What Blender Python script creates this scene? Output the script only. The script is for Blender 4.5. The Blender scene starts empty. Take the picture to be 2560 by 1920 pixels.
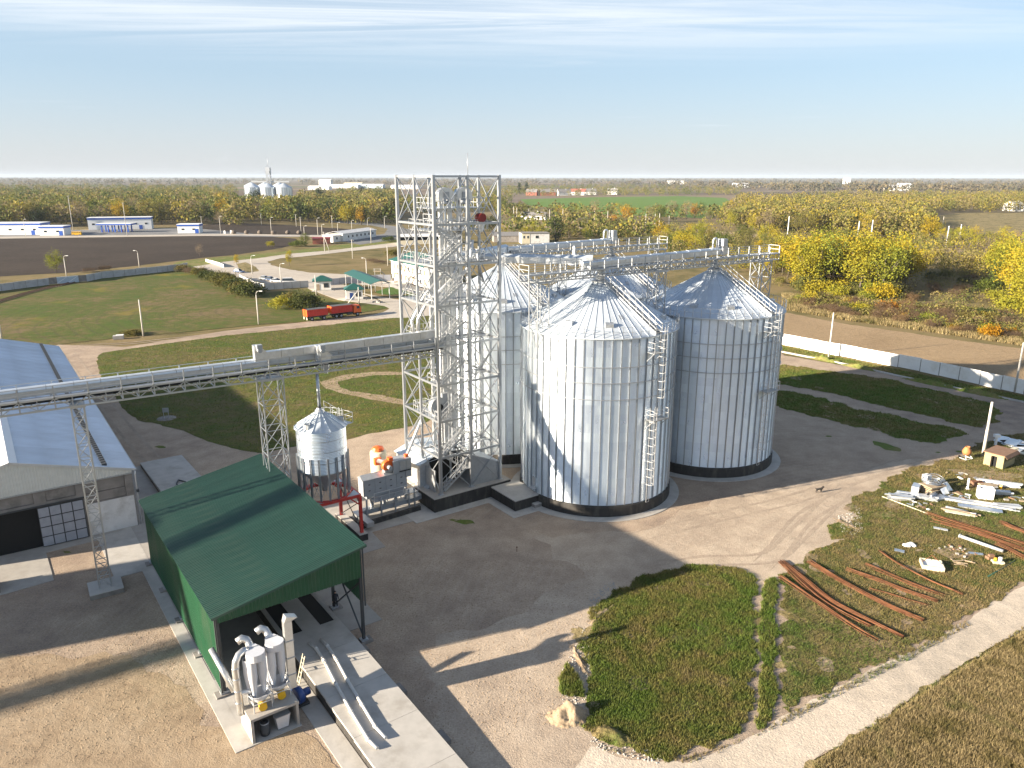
import bpy, math, random
import numpy as np
from mathutils import Vector, Matrix, noise as mnoise
SC = bpy.context.scene
COL = SC.collection
R = math.radians

# ------------------------------------------------------------------ camera, sky, sun, exposure
FPX, CAMH = 1898.0, 36.0
PITCH = math.atan(519 / FPX)
cd = bpy.data.cameras.new('camera')
cam = bpy.data.objects.new('camera', cd)
COL.objects.link(cam)
cam.location = (0, 0, CAMH)
cam.rotation_euler = (math.pi / 2 - PITCH, R(-0.05), 0)
cd.sensor_fit = 'HORIZONTAL'
cd.sensor_width = 36.0
cd.lens = 36.0 * FPX / 2560.0
cd.clip_start = 0.5
cd.clip_end = 60000
SC.camera = cam

SUN_AZ = R(201.9)          # where the sun stands, counted from +X
SUN_EL = R(15.3)
world = bpy.data.worlds.new('World')
SC.world = world
world.use_nodes = True
wn, wl = world.node_tree.nodes, world.node_tree.links
wn.clear()
w_out = wn.new('ShaderNodeOutputWorld')
w_bg = wn.new('ShaderNodeBackground')
w_bg.inputs['Strength'].default_value = 0.05
sky = wn.new('ShaderNodeTexSky')
sky.sky_type = 'NISHITA'
sky.sun_disc = False
sky.sun_elevation = SUN_EL
sky.sun_rotation = math.pi / 2 - SUN_AZ
sky.altitude = 100
sky.air_density = 0.9
sky.dust_density = .35
sky.ozone_density = 2.5
# thin high cloud: a layer on a flat sheet overhead, the same in every direction
w_tc = wn.new('ShaderNodeTexCoord')
w_sep = wn.new('ShaderNodeSeparateXYZ')
wl.new(w_tc.outputs['Generated'], w_sep.inputs[0])
w_zc = wn.new('ShaderNodeMath'); w_zc.operation = 'MAXIMUM'; w_zc.inputs[1].default_value = 0.03
wl.new(w_sep.outputs['Z'], w_zc.inputs[0])
w_div = wn.new('ShaderNodeVectorMath'); w_div.operation = 'DIVIDE'
w_cmb = wn.new('ShaderNodeCombineXYZ')
for i in range(3): wl.new(w_zc.outputs[0], w_cmb.inputs[i])
wl.new(w_tc.outputs['Generated'], w_div.inputs[0]); wl.new(w_cmb.outputs[0], w_div.inputs[1])
def wnoise(scale, stretch, loc, lo, hi, detail=9, rough=.58, dist=.6):
    mp = wn.new('ShaderNodeMapping'); mp.inputs['Scale'].default_value = stretch; mp.inputs['Location'].default_value = loc
    mp.inputs['Rotation'].default_value = (0, 0, R(8))
    wl.new(w_div.outputs[0], mp.inputs[0])
    n = wn.new('ShaderNodeTexNoise'); n.inputs['Scale'].default_value = scale; n.inputs['Detail'].default_value = detail
    n.inputs['Roughness'].default_value = rough; n.inputs['Distortion'].default_value = dist
    wl.new(mp.outputs[0], n.inputs[0])
    r = wn.new('ShaderNodeMapRange'); r.inputs['From Min'].default_value = lo; r.inputs['From Max'].default_value = hi
    r.interpolation_type = 'SMOOTHSTEP'
    wl.new(n.outputs[0], r.inputs[0])
    return r.outputs[0]
cl_m = wnoise(1.0, (.07, .30, 1), (5.1, 1.35, 0), .33, .58, 5, .5, .5)
cl_s = wnoise(1.0, (.22, 1.5, 1), (3.7, 8.1, 0), .34, .66, 12, .68, 1.2)
w_k = wn.new('ShaderNodeMath'); w_k.operation = 'MULTIPLY_ADD'; wl.new(cl_s, w_k.inputs[0]); w_k.inputs[1].default_value = .75; w_k.inputs[2].default_value = .25
w_k2 = wn.new('ShaderNodeMath'); w_k2.operation = 'MULTIPLY'; wl.new(w_k.outputs[0], w_k2.inputs[0]); wl.new(cl_m, w_k2.inputs[1]); cl_a = w_k2.outputs[0]
cl_b = wnoise(.8, (.55, 1.1, 1), (7.3, 1.2, 0), .64, .78, 6, .5, .2)
w_len = wn.new('ShaderNodeMapRange'); w_len.interpolation_type = 'SMOOTHSTEP'      # the sheet of high cloud thins out towards the horizon
w_len.inputs['From Min'].default_value = .115; w_len.inputs['From Max'].default_value = .19
wl.new(w_sep.outputs['Z'], w_len.inputs[0])
w_ca = wn.new('ShaderNodeMath'); w_ca.operation = 'MULTIPLY'; wl.new(cl_a, w_ca.inputs[0]); wl.new(w_len.outputs[0], w_ca.inputs[1])
w_add = wn.new('ShaderNodeMath'); w_add.operation = 'MAXIMUM'
w_sc = wn.new('ShaderNodeMath'); w_sc.operation = 'MULTIPLY'; w_sc.inputs[1].default_value = .22
wl.new(cl_b, w_sc.inputs[0]); wl.new(w_ca.outputs[0], w_add.inputs[0]); wl.new(w_sc.outputs[0], w_add.inputs[1])
w_cs = wn.new('ShaderNodeMath'); w_cs.operation = 'MULTIPLY'; w_cs.inputs[1].default_value = .85
wl.new(w_add.outputs[0], w_cs.inputs[0])
# a milky veil that thickens towards the horizon all the way round
w_hz = wn.new('ShaderNodeMapRange'); w_hz.inputs['From Min'].default_value = 0.0; w_hz.inputs['From Max'].default_value = .50
w_hz.inputs['To Min'].default_value = .86; w_hz.inputs['To Max'].default_value = .0
wl.new(w_sep.outputs['Z'], w_hz.inputs[0])
w_mx0 = wn.new('ShaderNodeMix'); w_mx0.data_type = 'RGBA'
wl.new(w_hz.outputs[0], w_mx0.inputs[0]); wl.new(sky.outputs[0], w_mx0.inputs[6]); 
w_vc = wn.new('ShaderNodeMix'); w_vc.data_type = 'RGBA'; w_vc.inputs[6].default_value = (3.85, 4.0, 4.3, 1); w_vc.inputs[7].default_value = (3.15, 4.0, 4.75, 1)
w_vf = wn.new('ShaderNodeMapRange'); w_vf.interpolation_type = 'SMOOTHSTEP'; w_vf.inputs['From Min'].default_value = 0.0; w_vf.inputs['From Max'].default_value = .14
wl.new(w_sep.outputs['Z'], w_vf.inputs[0]); wl.new(w_vf.outputs[0], w_vc.inputs[0]); wl.new(w_vc.outputs[2], w_mx0.inputs[7])
w_mx = wn.new('ShaderNodeMix'); w_mx.data_type = 'RGBA'
wl.new(w_cs.outputs[0], w_mx.inputs[0]); wl.new(w_mx0.outputs[2], w_mx.inputs[6]); w_mx.inputs[7].default_value = (5.6, 5.9, 6.2, 1)
wl.new(w_mx.outputs[2], w_bg.inputs[0])
wl.new(w_bg.outputs[0], w_out.inputs[0])

sd = bpy.data.lights.new('sun', 'SUN')
sd.energy = 5.0
sd.angle = R(0.55)
sd.color = (1.0, .87, .69)
sun = bpy.data.objects.new('sun', sd)
COL.objects.link(sun)
tosun = Vector((math.cos(SUN_EL) * math.cos(SUN_AZ), math.cos(SUN_EL) * math.sin(SUN_AZ), math.sin(SUN_EL)))
sun.rotation_euler = tosun.to_track_quat('Z', 'Y').to_euler()
sun.location = (-200, -80, 80)

SC.view_settings.view_transform = 'Standard'
SC.view_settings.look = 'None'
SC.view_settings.gamma = 1
SC.view_settings.use_curve_mapping = False
SC.view_settings.exposure = 1.88
SC.cycles.max_bounces = 6
SC.cycles.diffuse_bounces = 2
SC.cycles.glossy_bounces = 3
SC.cycles.transmission_bounces = 2
SC.cycles.volume_bounces = 0
SC.cycles.volume_step_rate = 10

# ------------------------------------------------------------------ pixel (of the 2560 x 1920 photograph) -> ground
CP, SP = math.cos(PITCH), math.sin(PITCH)
def ray(x, y):
    u, v = (x - 1280) / FPX, (y - 960) / FPX
    return np.array([u, CP - v * SP, -SP - v * CP])
def G(x, y, z=0.0):
    d = ray(x, y); t = (z - CAMH) / d[2]
    return np.array([d[0] * t, d[1] * t, z])
def zat(y, q):
    """height seen at picture row y above the ground spot q"""
    d = ray(1280, y); return CAMH + d[2] * q[1] / d[1]
TH = R(35.4)
AX = np.array([math.cos(TH), math.sin(TH), 0.0])     # the plant's long axis
BX = np.array([-math.sin(TH), math.cos(TH), 0.0])
ZX = np.array([0, 0, 1.0])

# ------------------------------------------------------------------ mesh builder
def V(*a): return np.array(a, float)
class MB:
    def __init__(s): s.v = []; s.f = []; s.n = 0; s.sm = []
    def add(s, vs, fs, smooth=False):
        o = s.n; s.v.extend([tuple(map(float, p)) for p in vs]); s.n += len(vs)
        s.f.extend([tuple(i + o for i in f) for f in fs]); s.sm.extend([smooth] * len(fs)); return s
    def box(s, c, d, rz=0.0):
        x, y, z = d[0] / 2, d[1] / 2, d[2] / 2; cr, sr = math.cos(rz), math.sin(rz)
        vs = []
        for (i, j, k) in ((-1, -1, -1), (1, -1, -1), (1, 1, -1), (-1, 1, -1), (-1, -1, 1), (1, -1, 1), (1, 1, 1), (-1, 1, 1)):
            px, py = i * x, j * y
            vs.append((c[0] + px * cr - py * sr, c[1] + px * sr + py * cr, c[2] + k * z))
        return s.add(vs, [(0, 3, 2, 1), (4, 5, 6, 7), (0, 1, 5, 4), (1, 2, 6, 5), (2, 3, 7, 6), (3, 0, 4, 7)])
    def b2(s, p, q):
        p, q = np.minimum(p, q), np.maximum(p, q)
        return s.box((np.array(p) + q) / 2, np.array(q) - p)
    def bar(s, p, q, w, h=None):
        h = h or w; p, q = np.array(p, float), np.array(q, float); d = q - p; L = np.linalg.norm(d); d /= L
        up = np.array([0, 0, 1.0]) if abs(d[2]) < .95 else np.array([0, 1.0, 0])
        x = np.cross(d, up); x /= np.linalg.norm(x); y = np.cross(x, d)
        vs = [e + x * w / 2 * i + y * h / 2 * j for e in (p, q) for (i, j) in ((-1, -1), (1, -1), (1, 1), (-1, 1))]
        return s.add(vs, [(0, 3, 2, 1), (4, 5, 6, 7), (0, 1, 5, 4), (1, 2, 6, 5), (2, 3, 7, 6), (3, 0, 4, 7)])
    def tube(s, pts, r, n=8, cap=True):
        pts = [np.array(p, float) for p in pts]; m = len(pts)
        rs = r if hasattr(r, '__len__') else [r] * m
        vs = []; prev = None
        for i, p in enumerate(pts):
            d = pts[min(i + 1, m - 1)] - pts[max(i - 1, 0)]; d /= (np.linalg.norm(d) + 1e-9)
            ref = prev if prev is not None else (np.array([0, 0, 1.0]) if abs(d[2]) < .9 else np.array([1.0, 0, 0]))
            x = ref - d * np.dot(ref, d); x /= (np.linalg.norm(x) + 1e-9); y = np.cross(d, x); prev = x
            for k in range(n):
                t = 2 * math.pi * k / n; vs.append(p + (x * math.cos(t) + y * math.sin(t)) * rs[i])
        fs = []
        for i in range(m - 1):
            for k in range(n):
                k2 = (k + 1) % n; fs.append((i * n + k, i * n + k2, (i + 1) * n + k2, (i + 1) * n + k))
        s.add(vs, fs, True)
        if cap:
            o = s.n - len(vs)
            s.f.append(tuple(o + k for k in reversed(range(n)))); s.sm.append(False)
            s.f.append(tuple(o + (m - 1) * n + k for k in range(n))); s.sm.append(False)
        return s
    def lathe(s, prof, c=(0, 0, 0), n=24, smooth=True, a0=0, a1=2 * math.pi):
        full = abs(a1 - a0 - 2 * math.pi) < 1e-6; m = n if full else n + 1; vs = []
        for (r, z) in prof:
            for k in range(m):
                t = a0 + (a1 - a0) * k / n; vs.append((c[0] + r * math.cos(t), c[1] + r * math.sin(t), c[2] + z))
        fs = []
        for i in range(len(prof) - 1):
            for k in range(n):
                k2 = (k + 1) % m; fs.append((i * m + k, i * m + k2, (i + 1) * m + k2, (i + 1) * m + k))
        return s.add(vs, fs, smooth)
    def prism(s, poly, z0, z1):
        n = len(poly)
        ar = sum(poly[i][0] * poly[(i + 1) % n][1] - poly[(i + 1) % n][0] * poly[i][1] for i in range(n))
        if ar < 0: poly = list(reversed(poly))
        vs = [(p[0], p[1], z0) for p in poly] + [(p[0], p[1], z1) for p in poly]
        fs = [tuple(reversed(range(n))), tuple(range(n, 2 * n))] + [(i, (i + 1) % n, n + (i + 1) % n, n + i) for i in range(n)]
        return s.add(vs, fs)
    def slab(s, corners, t):
        """a plate: corner loop (seen from above, counter-clockwise) thickened downwards by t"""
        n = len(corners); c = [np.array(p, float) for p in corners]
        vs = c + [p - np.array([0, 0, t]) for p in c]
        fs = [tuple(range(n)), tuple(reversed(range(n, 2 * n)))] + [((i + 1) % n, i, n + i, n + (i + 1) % n) for i in range(n)]
        return s.add(vs, fs)
    def mesh(s, name, mat=None):
        me = bpy.data.meshes.new(name); me.from_pydata(s.v, [], s.f)
        if any(s.sm): me.polygons.foreach_set('use_smooth', s.sm)
        if mat: me.materials.append(mat)
        me.update(); return me
def link(name, me, parent=None, loc=None, rz=None):
    o = bpy.data.objects.new(name, me); COL.objects.link(o)
    if parent: o.parent = parent
    if loc is not None: o.location = loc
    if rz is not None: o.rotation_euler = (0, 0, rz)
    return o
def part(name, mb, mat, parent=None, **k): return link(name, mb.mesh(name, mat), parent, **k)
def tag(o, label=None, cat=None, group=None, kind=None):
    if label: o['label'] = label
    if cat: o['category'] = cat
    if group: o['group'] = group
    if kind: o['kind'] = kind
    return o
def thing(name, label, cat, loc=(0, 0, 0), rz=0.0, group=None):
    return tag(link(name, None, None, loc, rz), label, cat, group)
def kids(o): return [c for c in bpy.data.objects if c.parent == o]
def copy_tree(o, parent=None, cm=None):
    cm = cm if cm is not None else childmap()
    c = o.copy(); COL.objects.link(c)
    if parent: c.parent = parent
    for ch in cm.get(o.name, ()): copy_tree(ch, c, cm)
    return c
def childmap():
    m = {}
    for o in list(bpy.data.objects):
        if o.parent: m.setdefault(o.parent.name, []).append(o)
    return m
_unit = {}
def unit(mat):
    if mat.name not in _unit: _unit[mat.name] = MB().box((0, 0, 0), (1, 1, 1)).mesh('bar', mat)
    return _unit[mat.name]
def member(parent, name, p, q, w, mat, h=None):
    """one straight steel member as an object of its own; all of one material share one mesh"""
    h = h or w; p, q = Vector(p), Vector(q); d = q - p; L = d.length
    o = bpy.data.objects.new(name, unit(mat)); COL.objects.link(o); o.parent = parent
    o.matrix_local = Matrix.Translation((p + q) / 2) @ d.to_track_quat('Z', 'Y').to_matrix().to_4x4() @ Matrix.Diagonal((w, h, L, 1))
    return o

# ------------------------------------------------------------------ materials
def newmat(name):
    m = bpy.data.materials.new(name); m.use_nodes = True
    nt = m.node_tree; nt.nodes.clear()
    o = nt.nodes.new('ShaderNodeOutputMaterial'); b = nt.nodes.new('ShaderNodeBsdfPrincipled')
    nt.links.new(b.outputs[0], o.inputs[0])
    return m, nt, b
def N(nt, t, **k):
    n = nt.nodes.new(t)
    for a, v in k.items():
        if hasattr(n, a) and a not in ('inputs',): setattr(n, a, v)
    return n
def coord(nt, world=False, stretch=(1, 1, 1), rot=0.0):
    if world: src = nt.nodes.new('ShaderNodeNewGeometry').outputs['Position']
    else: src = nt.nodes.new('ShaderNodeTexCoord').outputs['Object']
    mp = nt.nodes.new('ShaderNodeMapping'); mp.inputs['Scale'].default_value = stretch
    mp.inputs['Rotation'].default_value = (0, 0, rot)
    nt.links.new(src, mp.inputs[0]); return mp.outputs[0]
def noise(nt, co, scale, detail=5, rough=.55, dist=0.0):
    n = nt.nodes.new('ShaderNodeTexNoise'); n.inputs['Scale'].default_value = scale; n.inputs['Detail'].default_value = detail
    n.inputs['Roughness'].default_value = rough; n.inputs['Distortion'].default_value = dist
    nt.links.new(co, n.inputs[0]); return n.outputs[0]
def ramp(nt, fac, stops, interp='LINEAR'):
    r = nt.nodes.new('ShaderNodeValToRGB'); r.color_ramp.interpolation = interp
    while len(r.color_ramp.elements) < len(stops): r.color_ramp.elements.new(.5)
    for e, (p, c) in zip(r.color_ramp.elements, stops):
        e.position = p; e.color = (c, c, c, 1) if not hasattr(c, '__len__') else tuple(c) + (1,)
    nt.links.new(fac, r.inputs[0]); return r.outputs[0]
def mixc(nt, fac, a, b, mode='MIX'):
    m = nt.nodes.new('ShaderNodeMix'); m.data_type = 'RGBA'; m.blend_type = mode
    if isinstance(fac, (int, float)): m.inputs[0].default_value = fac
    else: nt.links.new(fac, m.inputs[0])
    for i, x in ((6, a), (7, b)):
        if hasattr(x, '__len__'): m.inputs[i].default_value = tuple(x) + (1,)
        else: nt.links.new(x, m.inputs[i])
    return m.outputs[2]
def math2(nt, op, a, b=None):
    m = nt.nodes.new('ShaderNodeMath'); m.operation = op
    for i, x in enumerate((a, b)):
        if x is None: continue
        if isinstance(x, (int, float)): m.inputs[i].default_value = x
        else: nt.links.new(x, m.inputs[i])
    return m.outputs[0]
def bump(nt, b, h, strength, dist):
    n = nt.nodes.new('ShaderNodeBump'); n.inputs['Strength'].default_value = strength; n.inputs['Distance'].default_value = dist
    nt.links.new(h, n.inputs['Height']); nt.links.new(n.outputs[0], b.inputs['Normal'])
def simple(name, c, rough=.7, metal=0.0, var=.18, scale=2.0, world=False, stain=None, sscale=.6, stretch=(1, 1, 1), bmp=0.0, bscale=20, rnd=0):
    m, nt, b = newmat(name); co = coord(nt, world, stretch)
    c = np.array(c, float)
    col = ramp(nt, noise(nt, co, scale, 6), [(.25, tuple(c * (1 - var))), (.75, tuple(np.minimum(c * (1 + var * .6), .95)))])
    if stain is not None:
        f = ramp(nt, noise(nt, co, sscale, 8, .65), [(.5, 0.0), (.68, 1.0)])
        col = mixc(nt, math2(nt, 'MULTIPLY', f, .7), col, stain)
    if rnd: col = mixc(nt, 1.0, col, ramp(nt, nt.nodes.new('ShaderNodeObjectInfo').outputs['Random'], [(0, 1 - rnd), (1, 1.0)]), 'MULTIPLY')
    nt.links.new(col, b.inputs['Base Color'])
    b.inputs['Roughness'].default_value = rough; b.inputs['Metallic'].default_value = metal
    if bmp: bump(nt, b, noise(nt, co, bscale, 4), bmp, .03)
    return m
def zinc(name, c, rough=.4, metal=.85, var=.1, scale=3.0, stretch=(1, 1, 1), rnd=.88):
    m, nt, b = newmat(name); co = coord(nt, False, stretch); c = np.array(c, float)
    n1 = noise(nt, co, scale, 6, .6)
    col = ramp(nt, n1, [(.3, tuple(c * (1 - var))), (.7, tuple(np.minimum(c * (1 + var), .95)))])
    oi = nt.nodes.new('ShaderNodeObjectInfo')
    col = mixc(nt, 1.0, col, ramp(nt, oi.outputs['Random'], [(0, rnd), (1, 1.0)]), 'MULTIPLY')
    nt.links.new(col, b.inputs['Base Color'])
    nt.links.new(ramp(nt, n1, [(.2, rough - .07), (.8, rough + .1)]), b.inputs['Roughness'])
    b.inputs['Metallic'].default_value = metal
    return m
M = {}
M['zinc'] = zinc('galvanised_steel', (.50, .52, .54), .42, .8)
M['zinc_new'] = zinc('bright_zinc', (.70, .72, .74), .34, .75)
M['zinc_wall'] = zinc('silo_wall_sheet', (.80, .865, .945), .30, .9, .06, .8, (1, 1, .25), .97)
# silo walls: every sheet between two stiffeners has its own tone, with faint dusty runs down the wall
nt = M['zinc_wall'].node_tree; b = [x for x in nt.nodes if x.type == 'BSDF_PRINCIPLED'][0]; old = b.inputs['Base Color'].links[0].from_socket
tc = nt.nodes.new('ShaderNodeTexCoord'); sp_ = nt.nodes.new('ShaderNodeSeparateXYZ'); nt.links.new(tc.outputs['Object'], sp_.inputs[0])
an_ = math2(nt, 'FLOOR', math2(nt, 'MULTIPLY', math2(nt, 'ARCTAN2', sp_.outputs[1], sp_.outputs[0]), 56 / (2 * math.pi)))
oi_ = nt.nodes.new('ShaderNodeObjectInfo'); wh_ = nt.nodes.new('ShaderNodeTexWhiteNoise'); wh_.noise_dimensions = '2D'
cx_ = nt.nodes.new('ShaderNodeCombineXYZ'); nt.links.new(an_, cx_.inputs[0]); nt.links.new(math2(nt, 'MULTIPLY', oi_.outputs['Random'], 37.0), cx_.inputs[1]); nt.links.new(cx_.outputs[0], wh_.inputs['Vector'])
col = mixc(nt, 1.0, old, ramp(nt, wh_.outputs['Value'], [(0, .93), (1, 1.0)]), 'MULTIPLY')
runs = ramp(nt, noise(nt, coord(nt, True, (1.6, 1.6, .07)), 1.0, 6, .6), [(.55, 0.0), (.75, .35)])
nt.links.new(mixc(nt, runs, col, (.50, .48, .44)), b.inputs['Base Color'])
M['zinc_roof'] = zinc('silo_roof_sheet', (.62, .68, .74), .38, .38, .07, 1.2)
M['zinc_dark'] = zinc('dull_stiffener_steel', (.47, .50, .54), .45, .8)
M['tower_steel'] = zinc('tower_steel', (.47, .49, .515), .38, .78)
M['steel_dark'] = simple('dark_steel', (.06, .065, .07), .6, .3)
M['white_steel'] = simple('pale_galvanised_tube', (.66, .67, .68), .4, .5, .08)
M['duct'] = zinc('round_duct_sheet', (.66, .66, .65), .33, .8)
M['cyclone'] = simple('light_grey_paint', (.60, .61, .64), .38, .1, .06)
M['red'] = simple('red_paint', (.55, .035, .025), .5, 0, .15)
M['red_dull'] = simple('dark_red_paint', (.22, .016, .014), .5, 0, .15)
M['orange'] = simple('orange_paint', (.80, .13, .02), .45, 0, .1)
M['mixer'] = simple('faded_orange_paint', (.42, .17, .06), .7, 0, .25, 3)
M['yellow'] = simple('yellow_paint', (.75, .42, .01), .45, 0, .1)
M['blue'] = simple('blue_paint', (.02, .06, .22), .5, 0, .15)
M['cream'] = simple('cream_paint', (.62, .56, .42), .6, 0, .08)
M['green_roof'] = simple('green_roof_sheet', (.026, .080, .060), .5, 0, .16, 1.2, stain=(.075, .115, .085), sscale=.5, stretch=(.35, 1.6, 1), rnd=.16)
M['green_wall'] = simple('green_wall_sheet', (.010, .085, .036), .5, 0, .12, 1.5, stain=(.05, .095, .055), sscale=.5, stretch=(1, 1, .3), rnd=.1)
M['teal_roof'] = simple('teal_metal_tile', (.018, .088, .072), .45, 0, .12)
M['machine'] = simple('grey_machine_paint', (.36, .38, .40), .45, .3, .1)
M['tar'] = simple('bitumen_coating', (.028, .025, .022), .75, 0, .4, 1.5, stain=(.085, .075, .062), sscale=1.6, stretch=(1, 1, .25), bmp=.3)
M['concrete'] = simple('concrete', (.37, .345, .31), .9, 0, .16, .9, True, (.30, .27, .24), .35, bmp=.25, bscale=9)
M['concrete_lt'] = simple('fresh_concrete', (.45, .425, .39), .9, 0, .12, 1.2, True, (.31, .285, .25), .5, bmp=.2, bscale=9)
M['concrete_old'] = simple('old_concrete', (.27, .245, .225), .95, 0, .3, .7, False, (.12, .11, .10), .5, bmp=.4, bscale=6)
M['plaster'] = simple('white_plaster', (.78, .76, .72), .85, 0, .05, 1, False, (.62, .58, .52), .5)
M['plaster_grey'] = simple('grey_white_limewash', (.70, .69, .68), .85, 0, .12, 1, False, (.40, .38, .35), .6)
M['offwhite'] = simple('offwhite_cladding', (.68, .665, .61), .6, 0, .07)
M['fence_white'] = simple('whitewashed_concrete', (.80, .785, .75), .9, 0, .05, .5, False, (.62, .58, .50), .35)
M['fence_grey'] = simple('weathered_concrete_panel', (.46, .46, .46), .9, 0, .15, .5, False, (.30, .28, .26), .35)
M['gate_blue'] = simple('pale_blue_paint', (.46, .54, .62), .5, .1, .1)
M['door_grey'] = simple('blue_grey_door_sheet', (.33, .35, .40), .6, .1, .12)
M['wh_roof'] = zinc('warehouse_roof_sheet', (.62, .69, .78), .5, .15, .1, .5, (1, 1, 1))
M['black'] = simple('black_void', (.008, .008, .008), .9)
M['rubber'] = simple('rubber', (.018, .018, .018), .85)
M['glass'] = simple('window_glass', (.03, .04, .05), .08, 0, .05)
M['glass_tan'] = simple('brown_window_blind', (.42, .27, .12), .5, 0, .1)
M['rust'] = simple('rusty_rebar', (.20, .078, .032), .9, 0, .4, 3, False, (.27, .125, .06), 1.2, rnd=.45)
M['rust_sheet'] = simple('rusty_roof_sheet', (.22, .13, .08), .85, 0, .2, 2, False, (.22, .10, .05), 1.2)
M['hut_yellow'] = simple('faded_yellow_boards', (.36, .30, .16), .85, 0, .25, 2, False, (.25, .22, .13), .9)
M['wood'] = simple('weathered_wood', (.36, .28, .19), .9, 0, .25, 3)
M['white'] = simple('white_paint', (.80, .80, .79), .5, 0, .05)
M['blue_band'] = simple('blue_fascia', (.02, .09, .42), .45, 0, .06)
M['brick'] = simple('red_brick', (.28, .10, .07), .9, 0, .2)
M['tile'] = simple('grey_slate_roof', (.20, .19, .185), .9, 0, .2)
M['pole'] = simple('concrete_pole', (.56, .53, .48), .85, 0, .1)
M['pvc'] = simple('grey_plastic_pipe', (.56, .55, .53), .5, 0, .06)
M['tarp'] = simple('grey_tarpaulin', (.12, .12, .12), .8)
M['bark'] = simple('bark', (.13, .105, .085), .95, 0, .3, 3)
M['sheet_blue'] = zinc('scrap_zinc_sheet', (.55, .60, .66), .3, .8)
M['skin'] = simple('skin', (.45, .28, .2), .6)
M['cloth'] = simple('dark_clothes', (.02, .022, .03), .9)
M['fur'] = simple('black_fur', (.02, .018, .016), .9)
M['car_white'] = simple('white_car_paint', (.74, .74, .75), .25, 0, .02)
M['car_blue'] = simple('blue_grey_car_paint', (.10, .14, .24), .25, .2, .02)
M['car_silver'] = simple('silver_car_paint', (.5, .52, .55), .3, .5, .02)
import mathutils.geometry as mgeo
# ------------------------------------------------------------------ ground materials
def ground_mat(name, stops, s1, s2, bmp=.6, bs=14, rough=.95, extra=None, fine=.35, fs=9.0, rot=0.0, stretch=(1, 1, 1)):
    """broad patches (s1), middle mottling (s2) and fine grain (fs), all in world metres"""
    m, nt, b = newmat(name); co = coord(nt, True); co2 = coord(nt, True, stretch, rot)
    n1 = noise(nt, co2, s1, 6, .6, .4); n2 = noise(nt, co, s2, 6, .65); n3 = noise(nt, co, fs, 3, .7)
    f = math2(nt, 'ADD', math2(nt, 'MULTIPLY', n1, .5), math2(nt, 'MULTIPLY', n2, .5))
    col = ramp(nt, f, stops)
    col = mixc(nt, 1.0, col, ramp(nt, n3, [(.25, 1 - fine), (.75, 1 + fine)]), 'MULTIPLY')
    if extra: col = extra(nt, co, col)
    nt.links.new(col, b.inputs['Base Color']); b.inputs['Roughness'].default_value = rough
    b.inputs['Specular IOR Level'].default_value = .15
    bump(nt, b, math2(nt, 'ADD', noise(nt, co, bs, 4, .7), math2(nt, 'MULTIPLY', n2, 2.0)), bmp, .12)
    return m
def tracks(nt, co, col):
    """wheel tracks: long curved bands of paler, finer dust pressed into the gravel"""
    w = nt.nodes.new('ShaderNodeTexWave'); w.wave_type = 'RINGS'; w.rings_direction = 'Z'
    w.inputs['Scale'].default_value = .35; w.inputs['Distortion'].default_value = 5; w.inputs['Detail'].default_value = 3
    w.inputs['Detail Scale'].default_value = .35
    mp = nt.nodes.new('ShaderNodeMapping'); mp.inputs['Location'].default_value = (-52, -48, 0)
    nt.links.new(co, mp.inputs[0]); nt.links.new(mp.outputs[0], w.inputs[0])
    msk = ramp(nt, noise(nt, co, .06, 3), [(.45, 0.0), (.6, 1.0)])
    f = math2(nt, 'MULTIPLY', ramp(nt, w.outputs[0], [(.6, 0.0), (.95, .14)]), msk)
    col = mixc(nt, f, col, (.50, .43, .35))
    # pale stones
    v = nt.nodes.new('ShaderNodeTexVoronoi'); v.inputs['Scale'].default_value = 5.0; nt.links.new(co, v.inputs[0])
    st = ramp(nt, v.outputs['Distance'], [(.06, 1.0), (.16, 0.0)])
    return mixc(nt, math2(nt, 'MULTIPLY', st, .5), col, (.60, .56, .50))
M['gravel'] = ground_mat('yard_gravel', [(.36, (.255, .195, .155)), (.46, (.335, .258, .195)), (.56, (.41, .32, .24)), (.68, (.48, .385, .29))], .03, .35, .7, 9, extra=tracks, fine=.3, fs=6)
M['dust'] = ground_mat('dusty_track', [(.35, (.40, .345, .28)), (.5, (.53, .45, .36)), (.68, (.62, .53, .43))], .07, .5, .5, 7, extra=tracks, fine=.18, fs=5)
M['track'] = ground_mat('pressed_wheel_track', [(.35, (.285, .228, .178)), (.5, (.365, .292, .225)), (.68, (.44, .355, .27))], .07, .6, .4, 7, fine=.2, fs=5)
M['soil'] = ground_mat('bare_brown_soil', [(.35, (.24, .175, .115)), (.5, (.34, .255, .17)), (.68, (.39, .305, .215))], .15, .8, .5, 9, fine=.2, fs=9)
M['soil_track'] = ground_mat('rutted_soil', [(.35, (.20, .155, .11)), (.6, (.27, .21, .145))], .15, .8, .4, 9, fine=.2, fs=9)
M['road'] = ground_mat('pale_road', [(.35, (.38, .335, .285)), (.55, (.46, .41, .35)), (.7, (.50, .45, .39))], .05, .4, .3, 8, fine=.12)
M['asphalt'] = ground_mat('grey_asphalt', [(.35, (.14, .14, .145)), (.6, (.21, .21, .21))], .05, .4, .2, 8, fine=.12)
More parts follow.
